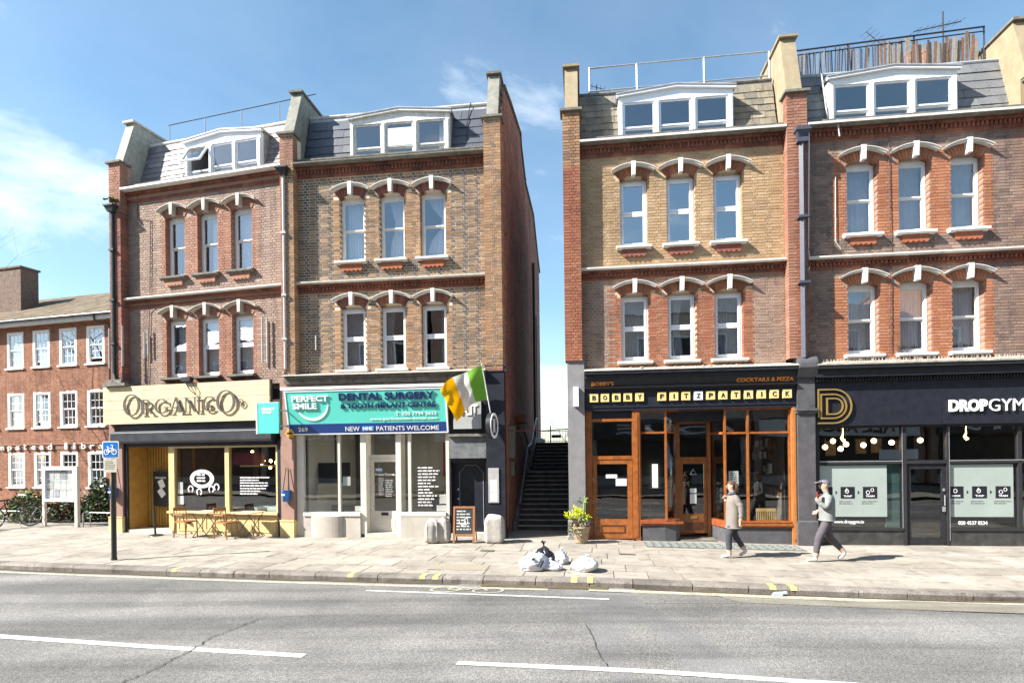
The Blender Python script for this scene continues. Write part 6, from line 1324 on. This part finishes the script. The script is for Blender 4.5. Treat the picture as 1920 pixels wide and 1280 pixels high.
lf2 = [lf[1], lf[2], mat('bright_leaf', (.16, .25, .06), .6, .3, 9)]
shrub('evergreen_shrub', 'big dark evergreen shrub against the library wall, right of the noticeboard', (-14.5, 21.0, 0), .9, .7, 1.45, 2600, lf, 3)
shrub('leafy_shrub', 'pale straggly shrub between the bicycle and the noticeboard', (-17.3, 20.9, 0), .8, .6, 1.0, 1200, lf2, 5)
shrub('leafy_shrub', 'low mixed shrub seen under the noticeboard', (-15.6, 20.8, 0), .9, .5, .9, 1300, [lf[0], lf[2], mat('red_brown_leaf', (.12, .04, .03), .6, .3, 9)], 7)
for k_, (X_, lab) in enumerate(((-14.1, 'low grey metal hoop rail in front of the dark evergreen shrub'), (-18.2, 'low grey metal hoop rail at the left edge behind the bicycle'))):
    t = thing('hoop_rail', lab, 'rail', (X_, 19.25 - .26 * (X_ + 14.1), 0), -RAD(15)); q = MB(); q.tube([(0, 0, 0), (0, 0, .42), (.04, 0, .46), (1.5, 0, .46), (1.54, 0, .42), (1.54, 0, 0)], .022, 8); q.tube([(.3, 0, 0), (.3, 0, .46)], .018, 6); q.build('rail', metal_galv, t)
bk = thing('bicycle', 'dark bicycle leaning on a stand in front of the library at the left edge', 'bicycle', (-16.35, 19.15, 0), RAD(62))
def wheel(cx_):
    q = MB(); n = 28
    q.tube([(cx_ + .335 * math.cos(2 * math.pi * i / n), 0, .345 + .335 * math.sin(2 * math.pi * i / n)) for i in range(n + 1)], .018, 6, cap=False); w_ = q.build('wheel', mat('tyre_rubber', (.02, .02, .02), .8, .1, 9), bk)
    q = MB(); q.tube([(cx_ + .305 * math.cos(2 * math.pi * i / n), 0, .345 + .305 * math.sin(2 * math.pi * i / n)) for i in range(n + 1)], .010, 5, cap=False)
    for i in range(14): a_ = 2 * math.pi * i / 14; q.tube([(cx_, 0, .345), (cx_ + .3 * math.cos(a_), 0, .345 + .3 * math.sin(a_))], .003, 3)
    q.build('rim', metal_galv, w_)
wheel(-.52); wheel(.52); q = MB()
for a_, b_ in (((-.52, 0, .345), (-.08, 0, .30)), ((-.08, 0, .30), (-.2, 0, .85)), ((-.52, 0, .345), (-.18, 0, .78)), ((-.18, 0, .78), (.32, 0, .85)), ((-.08, 0, .30), (.34, 0, .74)), ((.30, 0, .95), (.36, 0, .70)), ((.36, 0, .70), (.52, 0, .345))): q.tube([a_, b_], .018, 6)
q.build('frame', mat('dark_red_frame', (.06, .015, .02), .35, .1, 5), bk); q = MB(); q.tube([(.30, 0, .95), (.36, 0, 1.02)], .014, 6); q.tube([(.30, -.28, 1.04), (.38, -.1, 1.03), (.38, .1, 1.03), (.30, .28, 1.04)], .013, 6); q.build('handlebar', metal_galv, bk)
q = MB(); q.obox((-.22, 0, .90), (.13, 0, .01), (0, .06, 0), (0, 0, .025)); q.build('saddle', blackpaint, bk); q = MB(); q.tube([(-.08, -.1, .30), (-.08, .1, .30)], .02, 6); q.tube([(-.08, .1, .30), (.06, .1, .2)], .012, 5); q.tube([(-.08, -.1, .30), (-.22, -.1, .4)], .012, 5); q.build('crank', metal_galv, bk)
q = MB(); q.tube([(.85, 0, .7), (-.2 + .52, 0, .9)], .01, 5); q.tube([(-.8, .02, .62), (-.52, .02, .72), (-.2, .02, .62)], .016, 5); q.build('mudguard', blackpaint, bk)

# cafe tables and chairs
teak = mat('teak_slat', (.34, .16, .055), .55, .25, 9); teak_l = mat('pale_table_slat', (.55, .42, .27), .5, .15, 9)
def cafe_table(label, u, y):
    t = thing('folding_table', label, 'table', at(FR_H1, u, y, 0), -RAD(14.5)); 
    for i in range(7): q = MB(); q.box(-.34, .34, -.30 + i * .088, -.30 + i * .088 + .078, .70, .722); q.build('slat', teak_l, t)
    q = MB()
    for yy in (-.24, .26): q.tube([(-.28, yy, .70), (.26, yy, .02)], .012, 5); q.tube([(.28, yy, .70), (-.26, yy, .02)], .012, 5)
    q.tube([(-.26, -.24, .02), (-.26, .26, .02)], .012, 5); q.tube([(.26, -.24, .02), (.26, .26, .02)], .012, 5); q.build('folding_legs', metal_dark, t); return t
def cafe_chair(label, u, y):
    t = thing('wooden_chair', label, 'chair', at(FR_H1, u, y, 0), -RAD(14.5) + RAD(-6))
    q = MB(); q.box(-.19, .21, -.20, .20, .42, .455); q.build('seat', teak, t)
    for a_, b_, s_, h_ in ((-.19, -.19, -.05, .82), (-.19, .19, -.05, .82), (.19, -.19, .02, .42), (.19, .19, .02, .42)):
        q = MB(); q.tube([(a_ + s_, b_, 0), (a_, b_, .42)] + ([(a_ - .05, b_, h_)] if h_ > .5 else []), .018, 6); q.build('leg', teak, t)
    q = MB(); q.obox((-.235, 0, .79), (.012, 0, 0), (0, .21, 0), (-.005, 0, .045)); q.build('back_rail', teak, t)
    for k_ in (-.1, 0, .1): q = MB(); q.tube([(-.19, k_, .45), (-.235, k_, .76)], .011, 5); q.build('back_slat', teak, t)
    q = MB(); q.tube([(-.23, -.2, .64), (.12, -.22, .64), (.17, -.19, .45)], .014, 5); q.tube([(-.23, .2, .64), (.12, .22, .64), (.17, .19, .45)], .014, 5); q.build('arm', teak, t)
cafe_chair('brown wooden armchair at the left cafe table', -3.02, -.62); cafe_table('folding slatted cafe table nearer the cafe entrance', -2.38, -.55)
cafe_chair('brown wooden armchair at the right cafe table', -1.68, -.62); cafe_table('folding slatted cafe table nearer the dental surgery', -1.02, -.55)
bs_ = thing('barrier_post', 'slim black post on a flat base beside the cafe entrance', 'post', at(FR_H1, -4.12, -.55, 0), -RAD(14.5)); q = MB(); q.tube([(-.03, 0, .03), (-.06, 0, .78)], .028, 10); q.tube([(-.06, 0, .78), (-.06, 0, .81)], .034, 10); q.build('post', blackpaint, bs_); q = MB(); q.lathe([(.0005, .04), (.12, .035), (.19, .015), (.2, 0)], 20); q.build('base', blackpaint, bs_)
for fr, u, z_, lab in ((FR_H1, -6.0, 1.2, 'blue bucket hung by straps on the left cafe pier'), (FR_H1, -.05, 1.16, 'blue bucket hung by straps on the pier between cafe and dental surgery')):
    t = thing('hanging_bucket', lab, 'bucket', at(fr, u, -.24, z_), -RAD(fr[1])); q = MB(); q.lathe([(.0005, -.17), (.085, -.17), (.12, .13), (.13, .14), (.11, .14), (.08, -.15)], 18); q.build('bucket', mat('blue_plastic', (.02, .17, .55), .35, .04, 4), t, True); q = MB(); q.box(-.05, .05, -.132, -.122, .0, .04); q.build('sticker', vinyl, t)
    q = MB(); q.tube([(-.10, .0, .12), (-.03, .05, .75)], .012, 5); q.tube([(.10, 0, .12), (.03, .05, .75)], .012, 5); q.build('strap', metal_dark, t)

# chalkboard
ab = thing('chalkboard_sign', 'wooden framed chalkboard A-board standing on the pavement by the side door', 'sign', (-1.51, 14.66, 0), -RAD(5))
q = MB()
for b_ in ((0, .05, 0, .03, 0, .92), (.50, .55, 0, .03, 0, .92), (.05, .50, 0, .03, .87, .92), (.05, .50, 0, .03, .18, .24)): q.box(*b_)
th_ = RAD(-9); q.v = [(x_, y_ * math.cos(th_) - z_ * math.sin(th_), z_) for x_, y_, z_ in q.v]; q.build('frame', mat('red_brown_frame', (.28, .12, .05), .55, .2, 9), ab)
def ltilt(m_, y0): m_.v = [(x_, y_ + z_ * math.tan(RAD(9)), z_) for x_, y_, z_ in m_.v]; return m_
q = MB(); q.box(.05, .50, .012, .02, .24, .87); ltilt(q, 0).build('board', mat('chalkboard', (.035, .04, .04), .8, .35, 6), ab)
q = scribble(.09, .46, .30, .82, .006, 7, random.Random(8), .5, .5, .003); ltilt(q, 0).build('chalk_writing', mat('chalk', (.62, .62, .6), .9, .1, 20), ab)
q = MB(); ring_(q, .24, .55, .09, .1, .07, .08, .004, .009, 180, 360); ring_(q, .33, .55, .05, .09, .035, .07, .0045, .0095); ltilt(q, 0).build('chalk_drawing', MATS['chalk'], ab)
q = MB()
for x_ in (.02, .53): q.tube([(x_, .16, .90), (x_, .48, .0)], .02, 5)
q.tube([(.02, .42, .2), (.53, .42, .2)], .012, 5); q.build('rear_leg', MATS['red_brown_frame'], ab)

# lumps: draped blocks and rubbish sacks
def lump(name, mat_, parent, rx, ry, rz_, seed, sq=.5, folds=9, amp=.08, nu=40, nv=22, knot=0., slump=0.):
    rng = random.Random(seed); ph = [rng.uniform(0, 6.28) for _ in range(12)]; q = MB(); vs = []
    for j in range(nv + 1):
        v = j / nv; b_ = math.pi * v
        for i in range(nu):
            a_ = 2 * math.pi * i / nu; ca, sa, cb, sb_ = math.cos(a_), math.sin(a_), math.cos(b_), math.sin(b_)
            e = lambda t_: math.copysign(abs(t_) ** sq, t_)
            f = 1 + amp * (math.sin(folds * a_ + ph[0] + 2.2 * math.sin(3 * v + ph[1])) * .55 + math.sin((folds // 2) * a_ + ph[2] + 5 * v) * .5 + math.sin(9 * v + ph[3] + 2 * a_) * .4 + rng.uniform(-.35, .35)) * (sb_ ** .5 if sb_ > 0 else 0)
            z_ = rz_ * (1 + e(-cb)) * .5 * 2
            x_, y_ = rx * e(ca) * (max(sb_, 0) ** sq) * f, ry * e(sa) * (max(sb_, 0) ** sq) * f
            if knot and v > .82: s_ = 1 - (v - .82) / .18 * .4; z_ += knot * (v - .82) / .18; x_ *= s_; y_ *= s_
            vs.append((x_ + slump * z_, y_, max(0.004, z_ * (1 + .06 * math.sin(2 * a_ + ph[4])))))
    fs = [(j * nu + i, j * nu + (i + 1) % nu, (j + 1) * nu + (i + 1) % nu, (j + 1) * nu + i) for j in range(nv) for i in range(nu)]
    q.add(vs, fs); return q.build(name, mat_, parent, True)
from mathutils import noise as mnoise
def sack_mesh(m, parent, rx, ry, rz_, seed, knot=0., lean=0.):
    """thin plastic sack: sagging outline, ridged creases, gathered neck"""
    q = MB(); nu, nv = 64, 40; vs = []; off = Vector((seed * 3.7, seed * 1.3, 0))
    for j in range(nv + 1):
        v = j / nv; b_ = math.pi * v
        for i in range(nu):
            a_ = 2 * math.pi * i / nu; d = Vector((math.sin(b_) * math.cos(a_), math.sin(b_) * math.sin(a_), -math.cos(b_)))
            big = mnoise.noise(d * 1.3 + off) * .22; n1 = 1 - abs(mnoise.noise(d * 3.1 + off)) * 2; n2 = 1 - abs(mnoise.noise(d * 6.5 + off * 2)) * 2; n3 = mnoise.noise(d * 13 + off)
            f = 1 + big + .085 * n1 + .05 * n2 + .02 * n3
            sag = 1.12 - .30 * max(0, d.z)                          # fuller low down
            x_, y_, z_ = d.x * rx * f * sag, d.y * ry * f * sag, rz_ * (d.z * f + .72)
            if z_ < .006: z_ = .006; x_ *= 1.04; y_ *= 1.04
            if knot and v > .86: k_ = (v - .86) / .14; z_ += knot * k_ ** 2; x_ *= 1 - .3 * k_; y_ *= 1 - .3 * k_
            vs.append((x_ + lean * z_, y_, z_))
    q.add(vs, [(j * nu + i, j * nu + (i + 1) % nu, (j + 1) * nu + (i + 1) % nu, (j + 1) * nu + i) for j in range(nv) for i in range(nu)])
    o = q.build('sack', m, parent, True)
    t_ = MB(); top = rz_ * 1.75 + knot
    for k_ in range(7):
        a_ = k_ * .9 + seed; t_.add([(lean * top, 0, top - .06), (lean * top + .05 * math.cos(a_), .05 * math.sin(a_), top + .05), (lean * top + .05 * math.cos(a_ + .7), .05 * math.sin(a_ + .7), top + .035)], [(0, 1, 2)])
    t_.build('tied_neck', m, parent); return o
sack_w = mat('white_plastic_sack', (.58, .59, .62), .3, .05, 14, bump=.25, bscale=30); sack_b = mat('black_plastic_sack', (.018, .018, .024), .25, .1, 9, bump=.25, bscale=30); wrap = mat('pale_dusty_wrap', (.38, .355, .32), .75, .15, 9, bump=.5, bscale=14)
cl_ = thing('wrapped_block', 'pale cloth-wrapped lumpy block left of the chalkboard', 'wrapped block', (-1.90, 14.85, 0), 0); lump('left_lump', wrap, cl_, .17, .2, .29, 3, .45, 11, .12).location = (-.14, 0, 0); lump('right_lump', wrap, cl_, .17, .2, .30, 5, .45, 11, .12).location = (.14, .05, 0)
cl_ = thing('wrapped_block', 'tall pale wrapped square block right of the chalkboard, at the foot of the black pier', 'wrapped block', (-.46, 14.78, 0), -RAD(7)); lump('wrapped_cube', wrap, cl_, .235, .22, .335, 11, .28, 13, .05)
def sack(label, X, Y, m, r, seed, **k):
    t = thing('rubbish_sack', label, 'rubbish sack', G3(X, Y, 0), random.Random(seed).uniform(0, 6)); sack_mesh(m, t, *r, seed, k.get('knot', 0.), k.get('lean', 0.)); return t
b1 = sack('large bulging white sack with dark printed bars, front left of the sack heap', .36, 11.35, sack_w, (.235, .19, .19), 21, lean=.15)
b1.rotation_euler = (0, 0, 0); q = MB(); q.tube([(.10, -.215, .10), (.17, -.20, .24)], .014, 5); q.tube([(.15, -.20, .08), (.22, -.17, .20)], .012, 5); q.tube([(-.02, -.215, .24), (.02, -.21, .26), (.05, -.21, .24)], .014, 5); q.build('printed_bar', mat('dark_print', (.05, .05, .07), .5, 0), b1)
sack('small slumped white sack beside the large white one', .70, 11.36, sack_w, (.20, .14, .10), 22)
bb = sack('tied black sack behind the white ones', .62, 11.95, sack_b, (.20, .18, .20), 23, knot=.07)
sack('small upright white sack with pale blue print behind the gap', .97, 11.92, sack_w, (.14, .12, .14), 24, knot=.03)
sack('crumpled white sack lying apart on the right', 1.36, 11.25, sack_w, (.26, .18, .15), 25, lean=-.2)
q = MB(); q.box(-.12, .04, -.03, .03, 0, .03); q.tube([(-.1, 0, .03), (.12, .02, .04)], .03, 8); bt = q.build('litter_bottle', mat('pale_blue_plastic', (.45, .55, .60), .25, .1, 9)); bt.location = (4.45, kerb_y(4.45) - .14, gz(4.45) - .115); tag(bt, 'crushed pale plastic bottle lying in the gutter against the kerb', 'bottle')

# planted pot
pt = thing('plant_pot', 'weathered stone pot of lime green spurge and trailing succulents by the wooden door', 'plant pot', G3(1.70, 14.62), 0)
q = MB(); q.lathe([(.0005, 0), (.15, 0), (.16, .02), (.215, .36), (.235, .37), (.24, .41), (.20, .41), (.19, .36), (.0005, .36)], 24); q.build('pot', mat('weathered_clay', (.42, .33, .22), .9, .25, 7, bump=.5, dirt=.4), pt, True)
rng = random.Random(6); q = MB()
for i in range(520):
    k_ = rng.randrange(9); a_ = k_ * .7; c_ = Vector((.16 * math.cos(a_) * (k_ % 3) * .8 - .1, .12 * math.sin(a_), .66 + .05 * (k_ % 4))); p = c_ + Vector((rng.gauss(0, .055), rng.gauss(0, .05), rng.gauss(0, .035))); d = Vector((rng.gauss(0, 1), rng.gauss(0, 1), rng.gauss(.6, .6))).normalized(); s_ = d.cross(Vector((rng.gauss(0, 1), rng.gauss(0, 1), .1))).normalized(); q.add([p - d * .022, p + s_ * .016, p + d * .022, p - s_ * .016], [(0, 1, 2, 3)])
q.build('lime_flowers', mat('lime_flower', (.55, .60, .02), .6, .2, 12), pt); q = MB()
for i in range(900):
    a_ = rng.uniform(0, 6.28); r0 = rng.uniform(.05, .26); hang = max(0, r0 - .17) * rng.uniform(.5, 4.5) if math.cos(a_) < .2 else 0; p = Vector((r0 * math.cos(a_) * 1.15 - .04, r0 * math.sin(a_), .50 - hang + rng.uniform(-.08, .1))); d = Vector((rng.gauss(0, 1), rng.gauss(0, 1), rng.gauss(0, .8))).normalized(); s_ = d.cross(Vector((rng.gauss(0, 1), rng.gauss(0, 1), .2))).normalized(); L_ = rng.uniform(.02, .04); q.add([p - d * L_, p + s_ * L_ * .5, p + d * L_, p - s_ * L_ * .5], [(0, 1, 2, 3)], rng.choice([0, 1, 1, 2, 3]))
q.build('succulents', [lf[0], mat('grey_green_leaf', (.17, .24, .13), .6, .2, 9), mat('pink_leaf', (.34, .10, .10), .6, .2, 9), mat('sage_leaf', (.26, .30, .17), .6, .2, 9)], pt)
q = MB(); q.tube([(.08, 0, .4), (.08, 0, 1.0)], .022, 8); q.tube([(.10, .02, .4), (.10, .02, 1.18)], .012, 6)
for a_, l_, dz_ in ((2.9, .22, .02), (3.4, .24, -.04), (2.4, .18, .12), (.3, .13, .12), (1.2, .12, .16), (-.4, .12, -.02), (3.14, .16, -.1)):
    d = Vector((math.cos(a_), math.sin(a_) * .5, 0)); b0 = Vector((.08, 0, .98)); m1 = b0 + d * l_ * .5 + Vector((0, 0, .06 + dz_ * .6)); e_ = b0 + d * l_ + Vector((0, 0, dz_)); s_ = Vector((-d.y, d.x, 0)).normalized() * .02 + Vector((0, 0, .018)); q.add([b0, m1 + s_, e_, m1 - s_], [(0, 1, 2, 3)])
q.build('tall_plant', mat('fresh_leaf', (.18, .30, .08), .5, .2, 9), pt)

# ------------------------------------------------------------------ people
def person(label, loc, rz, H_, J, E, R, regions, mats, extra):
    """one continuous skin over the joints; faces take the material of the nearest bone"""
    t = thing('person', label, 'person', loc, rz); k = H_ / 1.70
    names = list(J); vs = [Vector(J[n]) * k for n in names]; me = bpy.data.meshes.new('body'); me.from_pydata(vs, [(names.index(a), names.index(b)) for a, b in E], [])
    ob = bpy.data.objects.new('body', me); COL.objects.link(ob)
    md = ob.modifiers.new('skin', 'SKIN'); md.use_smooth_shade = True; md.branch_smoothing = .6
    sv = me.skin_vertices[0].data
    for i, n in enumerate(names): r = R[n]; r = r if isinstance(r, tuple) else (r, r); sv[i].radius = (r[0] * k, r[1] * k); sv[i].use_root = (n == 'pelvis')
    sb_ = ob.modifiers.new('sub', 'SUBSURF'); sb_.levels = 2; sb_.render_levels = 2
    dg = bpy.context.evaluated_depsgraph_get(); m2 = bpy.data.meshes.new_from_object(ob.evaluated_get(dg)); bpy.data.objects.remove(ob)
    for v_ in m2.vertices:                                          # cloth folds away from skin
        if v_.co.z < 1.40 * k: c_ = v_.co; v_.co = c_ + v_.normal * (.010 * mnoise.noise(Vector((c_.x * 9, c_.y * 9, c_.z * 16))) + .006 * (1 - abs(mnoise.noise(c_ * 14)) * 2) + .003)
    for m_ in mats: m2.materials.append(m_)
    segs = [(Vector(J[a]) * k, Vector(J[b]) * k, regions(a, b)) for a, b in E]
    for p in m2.polygons:
        c = p.center; best = None
        for a, b, rg in segs:
            ab = b - a; tt = max(0, min(1, (c - a).dot(ab) / ab.length_squared)); d = (c - a - ab * tt).length
            if best is None or d < best[0]: best = (d, rg, tt)
        p.material_index = best[1] if not callable(best[1]) else best[1](c, best[2]); p.use_smooth = True
    o = bpy.data.objects.new('body', m2); COL.objects.link(o); o.parent = t
    extra(t, k, J); return t
def hand(J, E, R, side, w, d, curl):
    """palm with four fingers and a thumb, bent by curl; w wrist, d pointing direction"""
    w, d = Vector(w), Vector(d).normalized(); sd = d.cross(Vector((0, 0, 1))); sd = sd.normalized() if sd.length > .1 else Vector((0, 1, 0)); dn = d.cross(sd)
    J['palm' + side] = tuple(w + d * .07); E.append(('wrist' + side, 'palm' + side)); R['palm' + side] = (.036, .02)
    for i, L_ in enumerate((.068, .078, .073, .058)):
        b = w + d * .095 + sd * (.030 - .020 * i); f1 = b + d * L_ * .55 + dn * curl * .02; f2 = f1 + d * L_ * .35 + dn * curl * .04
        for n, p, r in (('k', b, .0105), ('f', f1, .0095), ('g', f2, .008)): J[n + side + str(i)] = tuple(p); R[n + side + str(i)] = r
        E += [('palm' + side, 'k' + side + str(i)), ('k' + side + str(i), 'f' + side + str(i)), ('f' + side + str(i), 'g' + side + str(i))]
    b = w + d * .04 + sd * .035; f1 = b + d * .035 + sd * .03; J['t' + side] = tuple(b + sd * .008); J['u' + side] = tuple(f1); R['t' + side] = .012; R['u' + side] = .009; E += [('palm' + side, 't' + side), ('t' + side, 'u' + side)]
def walker(phone):
    J = dict(pelvis=(0, 0, .94), waist=(.0, 0, 1.08), chest=(.015, 0, 1.27), neckb=(.01, 0, 1.42), neck=(.03, 0, 1.48), jaw=(.055, 0, 1.545), head=(.05, 0, 1.61), crown=(.045, 0, 1.675),
             shl=(0, .16, 1.39), shr=(0, -.16, 1.39), hipl=(0, .085, .90), hipr=(0, -.085, .90),
             kneel=(.20, .085, .51), ankl=(.27, .08, .10), heell=(.25, .08, .05), toel=(.45, .09, .035), kneer=(-.06, -.085, .50), ankr=(-.34, -.08, .20), heelr=(-.36, -.08, .15), toer=(-.24, -.09, .035))
    R = dict(pelvis=(.15, .12), waist=(.165, .13), chest=(.175, .135), neckb=(.085, .075), neck=.052, jaw=(.062, .075), head=(.078, .095), crown=(.055, .065), shl=.08, shr=.08, hipl=.105, hipr=.105, kneel=.075, ankl=.05, heell=.04, toel=.034, kneer=.075, ankr=.05, heelr=.04, toer=.034)
    E = [('pelvis', 'waist'), ('waist', 'chest'), ('chest', 'neckb'), ('neckb', 'neck'), ('neck', 'jaw'), ('jaw', 'head'), ('head', 'crown'), ('chest', 'shl'), ('chest', 'shr'), ('pelvis', 'hipl'), ('pelvis', 'hipr'), ('hipl', 'kneel'), ('kneel', 'ankl'), ('ankl', 'heell'), ('heell', 'toel'), ('hipr', 'kneer'), ('kneer', 'ankr'), ('ankr', 'heelr'), ('heelr', 'toer')]
    if phone: J.update(elbl=(.10, .24, 1.14), wristl=(.27, .19, 1.30), elbr=(-.05, -.25, 1.13), wristr=(.13, -.15, 1.02)); dl, dr = (-.45, -.25, .85), (.7, .7, .1)
    else: J.update(elbl=(-.12, .23, 1.13), wristl=(-.10, .25, .88), elbr=(-.02, -.25, 1.13), wristr=(.13, -.20, 1.27)); dl, dr = (.25, 0, -.95), (.1, .6, .75)
    R.update(elbl=.062, elbr=.062, wristl=.04, wristr=.04); E += [('shl', 'elbl'), ('elbl', 'wristl'), ('shr', 'elbr'), ('elbr', 'wristr')]
    hand(J, E, R, 'l', J['wristl'], dl, .8); hand(J, E, R, 'r', J['wristr'], dr, .8)
    return J, E, R
skin_m = mat('skin', (.52, .32, .23), .55, .06, 9)
def reg(a, b):
    if a in ('neck', 'jaw', 'head') or a[:4] == 'palm' or (a[:5] == 'wrist') or a[0] in 'kfgt' and a[1:2] in 'lr' and len(a) <= 3: return 0
    if a in ('pelvis', ) and b in ('hipl', 'hipr') or a[:3] == 'hip': return 2
    if a[:4] == 'knee': return lambda c, tt: 2 if tt < .8 else 0
    if a[:4] in ('ankl', 'ankr', 'heel'): return 3
    if a == 'pelvis': return lambda c, tt: 2 if tt < .15 else 1
    return 1
def face(t, k, J, hairm, long_=False, cap=None):
    h = Vector(J['head']) * k; q = MB()
    for s_ in (-1, 1): q.ball((h.x + .086 * k, s_ * .030 * k, h.z + .0 * k), .011 * k, 6)
    q.build('eyes', blackpaint, t); q = MB(); q.obox((h.x + .098 * k, 0, h.z - .022 * k), (.012 * k, 0, -.004), (0, .011 * k, 0), (.002, 0, .022 * k)); q.build('nose', skin_m, t, True); q = MB(); q.obox((h.x + .086 * k, 0, h.z - .062 * k), (.006, 0, 0), (0, .022 * k, 0), (0, 0, .005)); q.build('mouth', mat('lips', (.38, .14, .12), .5, 0), t)
    q = MB()
    for s_ in (-1, 1): q.ball((h.x - .005, s_ * .084 * k, h.z - .005), .020 * k, 6, 1.4)
    q.build('ears', skin_m, t, True)
    q = MB(); n, m_ = 18, 9; vs = []
    for j in range(m_ + 1):
        b_ = math.pi * .56 * j / m_
        for i in range(n): a_ = 2 * math.pi * i / n; fr_ = 1 - .32 * max(0, math.cos(a_)) * (j / m_) ** 2; vs.append((h.x - .008 + .108 * k * math.sin(b_) * math.cos(a_) * (fr_ if j > 5 else 1), .096 * k * math.sin(b_) * math.sin(a_), h.z + .022 + .088 * k * math.cos(b_) + (.05 * k * max(0, math.cos(a_)) * (j / m_) ** 3)))
    q.add(vs, [(j * n + i, j * n + (i + 1) % n, (j + 1) * n + (i + 1) % n, (j + 1) * n + i) for j in range(m_) for i in range(n)]); q.build('cap' if cap else 'hair', cap or hairm, t, True)
    if long_: q = MB(); q.tube([(h.x - .07, 0, h.z + .03), (h.x - .10, 0, h.z - .08), (h.x - .10, .01, h.z - .22)], .05, 10, rs=[.075, .065, .03]); q.build('hair', hairm, t, True)
    if cap: q = MB(); q.obox((h.x + .13, 0, h.z + .055), (.055, 0, -.012), (0, .07, 0), (0, 0, .006)); q.build('cap_peak', cap, t); q = MB(); q.obox((h.x + .045, -.088 * k, h.z + .065), (.022, .01, 0), (0, .004, 0), (0, 0, .02)); q.build('cap_badge', vinyl, t)
def jacket(t, k, m, zb=.86, flare=.0):
    q = MB(); n, rows = 26, 12; vs = []
    for j in range(rows + 1):
        f = j / rows; z_ = zb + (1.40 - zb) * f; w = .190 + .012 * math.sin(f * 3) - .05 * max(0, f - .85) / .15 + flare * (1 - f); d = .150 - .03 * max(0, f - .8) / .2 + flare * (1 - f)
        for i in range(n):
            a_ = 2 * math.pi * i / n; fo = 1 + .05 * mnoise.noise(Vector((math.cos(a_) * 2.5, math.sin(a_) * 2.5, z_ * 7))) + (.03 if j == 0 else 0)
            vs.append((d * fo * math.cos(a_) * k + .005, w * fo * math.sin(a_) * k, z_ * k))
    q.add(vs, [(j * n + i, j * n + (i + 1) % n, (j + 1) * n + (i + 1) % n, (j + 1) * n + i) for j in range(rows) for i in range(n)])
    q.build('jacket', m, t, True); q = MB(); q.tube([((.152 + flare) * math.cos(a_ * .2417) * k * 1.03 + .005, (.192 + flare) * math.sin(a_ * .2417) * k * 1.03, (zb + .012) * k) for a_ in range(27)], .013, 6, cap=False); q.build('jacket_hem', m, t, True)
J, E, R = walker(True)
def ex1(t, k, J):
    jacket(t, k, mat('pale_grey_hoodie', (.20, .215, .21), .9, .12, 9)); face(t, k, J, None, cap=mat('dark_grey_cap', (.13, .12, .14), .8, .1, 9)); q = MB(); w = Vector(J['palml']) * k; q.obox((w.x + .02, w.y + .02, w.z + .05), (.008, 0, 0), (0, .035, 0), (.0, 0, .07)); q.build('phone', mat('dark_red_phone', (.20, .03, .03), .4, 0), t)
    q = MB(); q.tube([(-.02, -.10, 1.32 * k), (.10, -.06, 1.33 * k), (.12, 0, 1.30 * k), (.10, .06, 1.33 * k), (-.02, .10, 1.32 * k)], .028, 8); q.build('hood', mat('pale_grey_hoodie', (.20, .215, .21), .9, .12, 9), t, True)
pp = person('person in a grey cap and pale grey hoodie walking past the gym, phone held up', G3(6.62, 12.35), RAD(180 - 9), 1.70, J, E, R, reg, [skin_m, mat('pale_grey_hoodie', (.20, .215, .21), .9, .12, 9), mat('dark_mauve_trousers', (.085, .075, .088), .9, .1, 9), mat('white_trainers', (.5, .5, .5), .6, .05, 9)], ex1)
J, E, R = walker(False); J.update(kneel=(.13, .085, .49), ankl=(.12, .08, .10), heell=(.10, .08, .05), toel=(.30, .09, .035), kneer=(-.02, -.085, .50), ankr=(-.24, -.08, .17), heelr=(-.27, -.08, .12), toer=(-.14, -.09, .035))
def ex2(t, k, J):
    jacket(t, k, MATS['stone_grey_jacket'], .66, .02); q = MB(); q.obox((-.02, -.25 * k, .78 * k), (.15, 0, 0), (0, .045, 0), (0, 0, .13)); q.build('shoulder_bag', mat('brown_bag', (.10, .05, .03), .6, .2, 9), t)
    q = MB(); q.tube([(-.1, -.25 * k, .9 * k), (-.06, -.20 * k, 1.3 * k), (0, -.14 * k, 1.46 * k), (.06, -.2 * k, 1.3 * k), (.08, -.25 * k, .9 * k)], .012, 5); q.build('bag_strap', MATS['brown_bag'], t)
    q = MB(); q.tube([(-.03, -.07 * k, 1.43 * k), (.07, -.05 * k, 1.44 * k), (.09, .0, 1.42 * k), (.07, .05 * k, 1.44 * k), (-.03, .07 * k, 1.43 * k)], .035, 8); q.build('scarf', mat('dull_blue_scarf', (.07, .09, .13), .9, .2, 12), t, True)
    face(t, k, J, mat('brown_hair', (.10, .05, .03), .6, .2, 20), long_=True)
person('person with brown hair, grey jacket and white trainers walking past the wooden bar front', G3(4.80, 12.75), RAD(180 - 9), 1.64, J, E, R, reg, [skin_m, mat('stone_grey_jacket', (.19, .17, .15), .9, .08, 9), mat('grey_trousers', (.05, .052, .065), .9, .1, 9), MATS['white_trainers']], ex2)

for o in bpy.data.objects:
    if o.name.split('.')[0] in ('chalk_writing', 'window_writing', 'small_print'): o['kind'] = 'stuff'
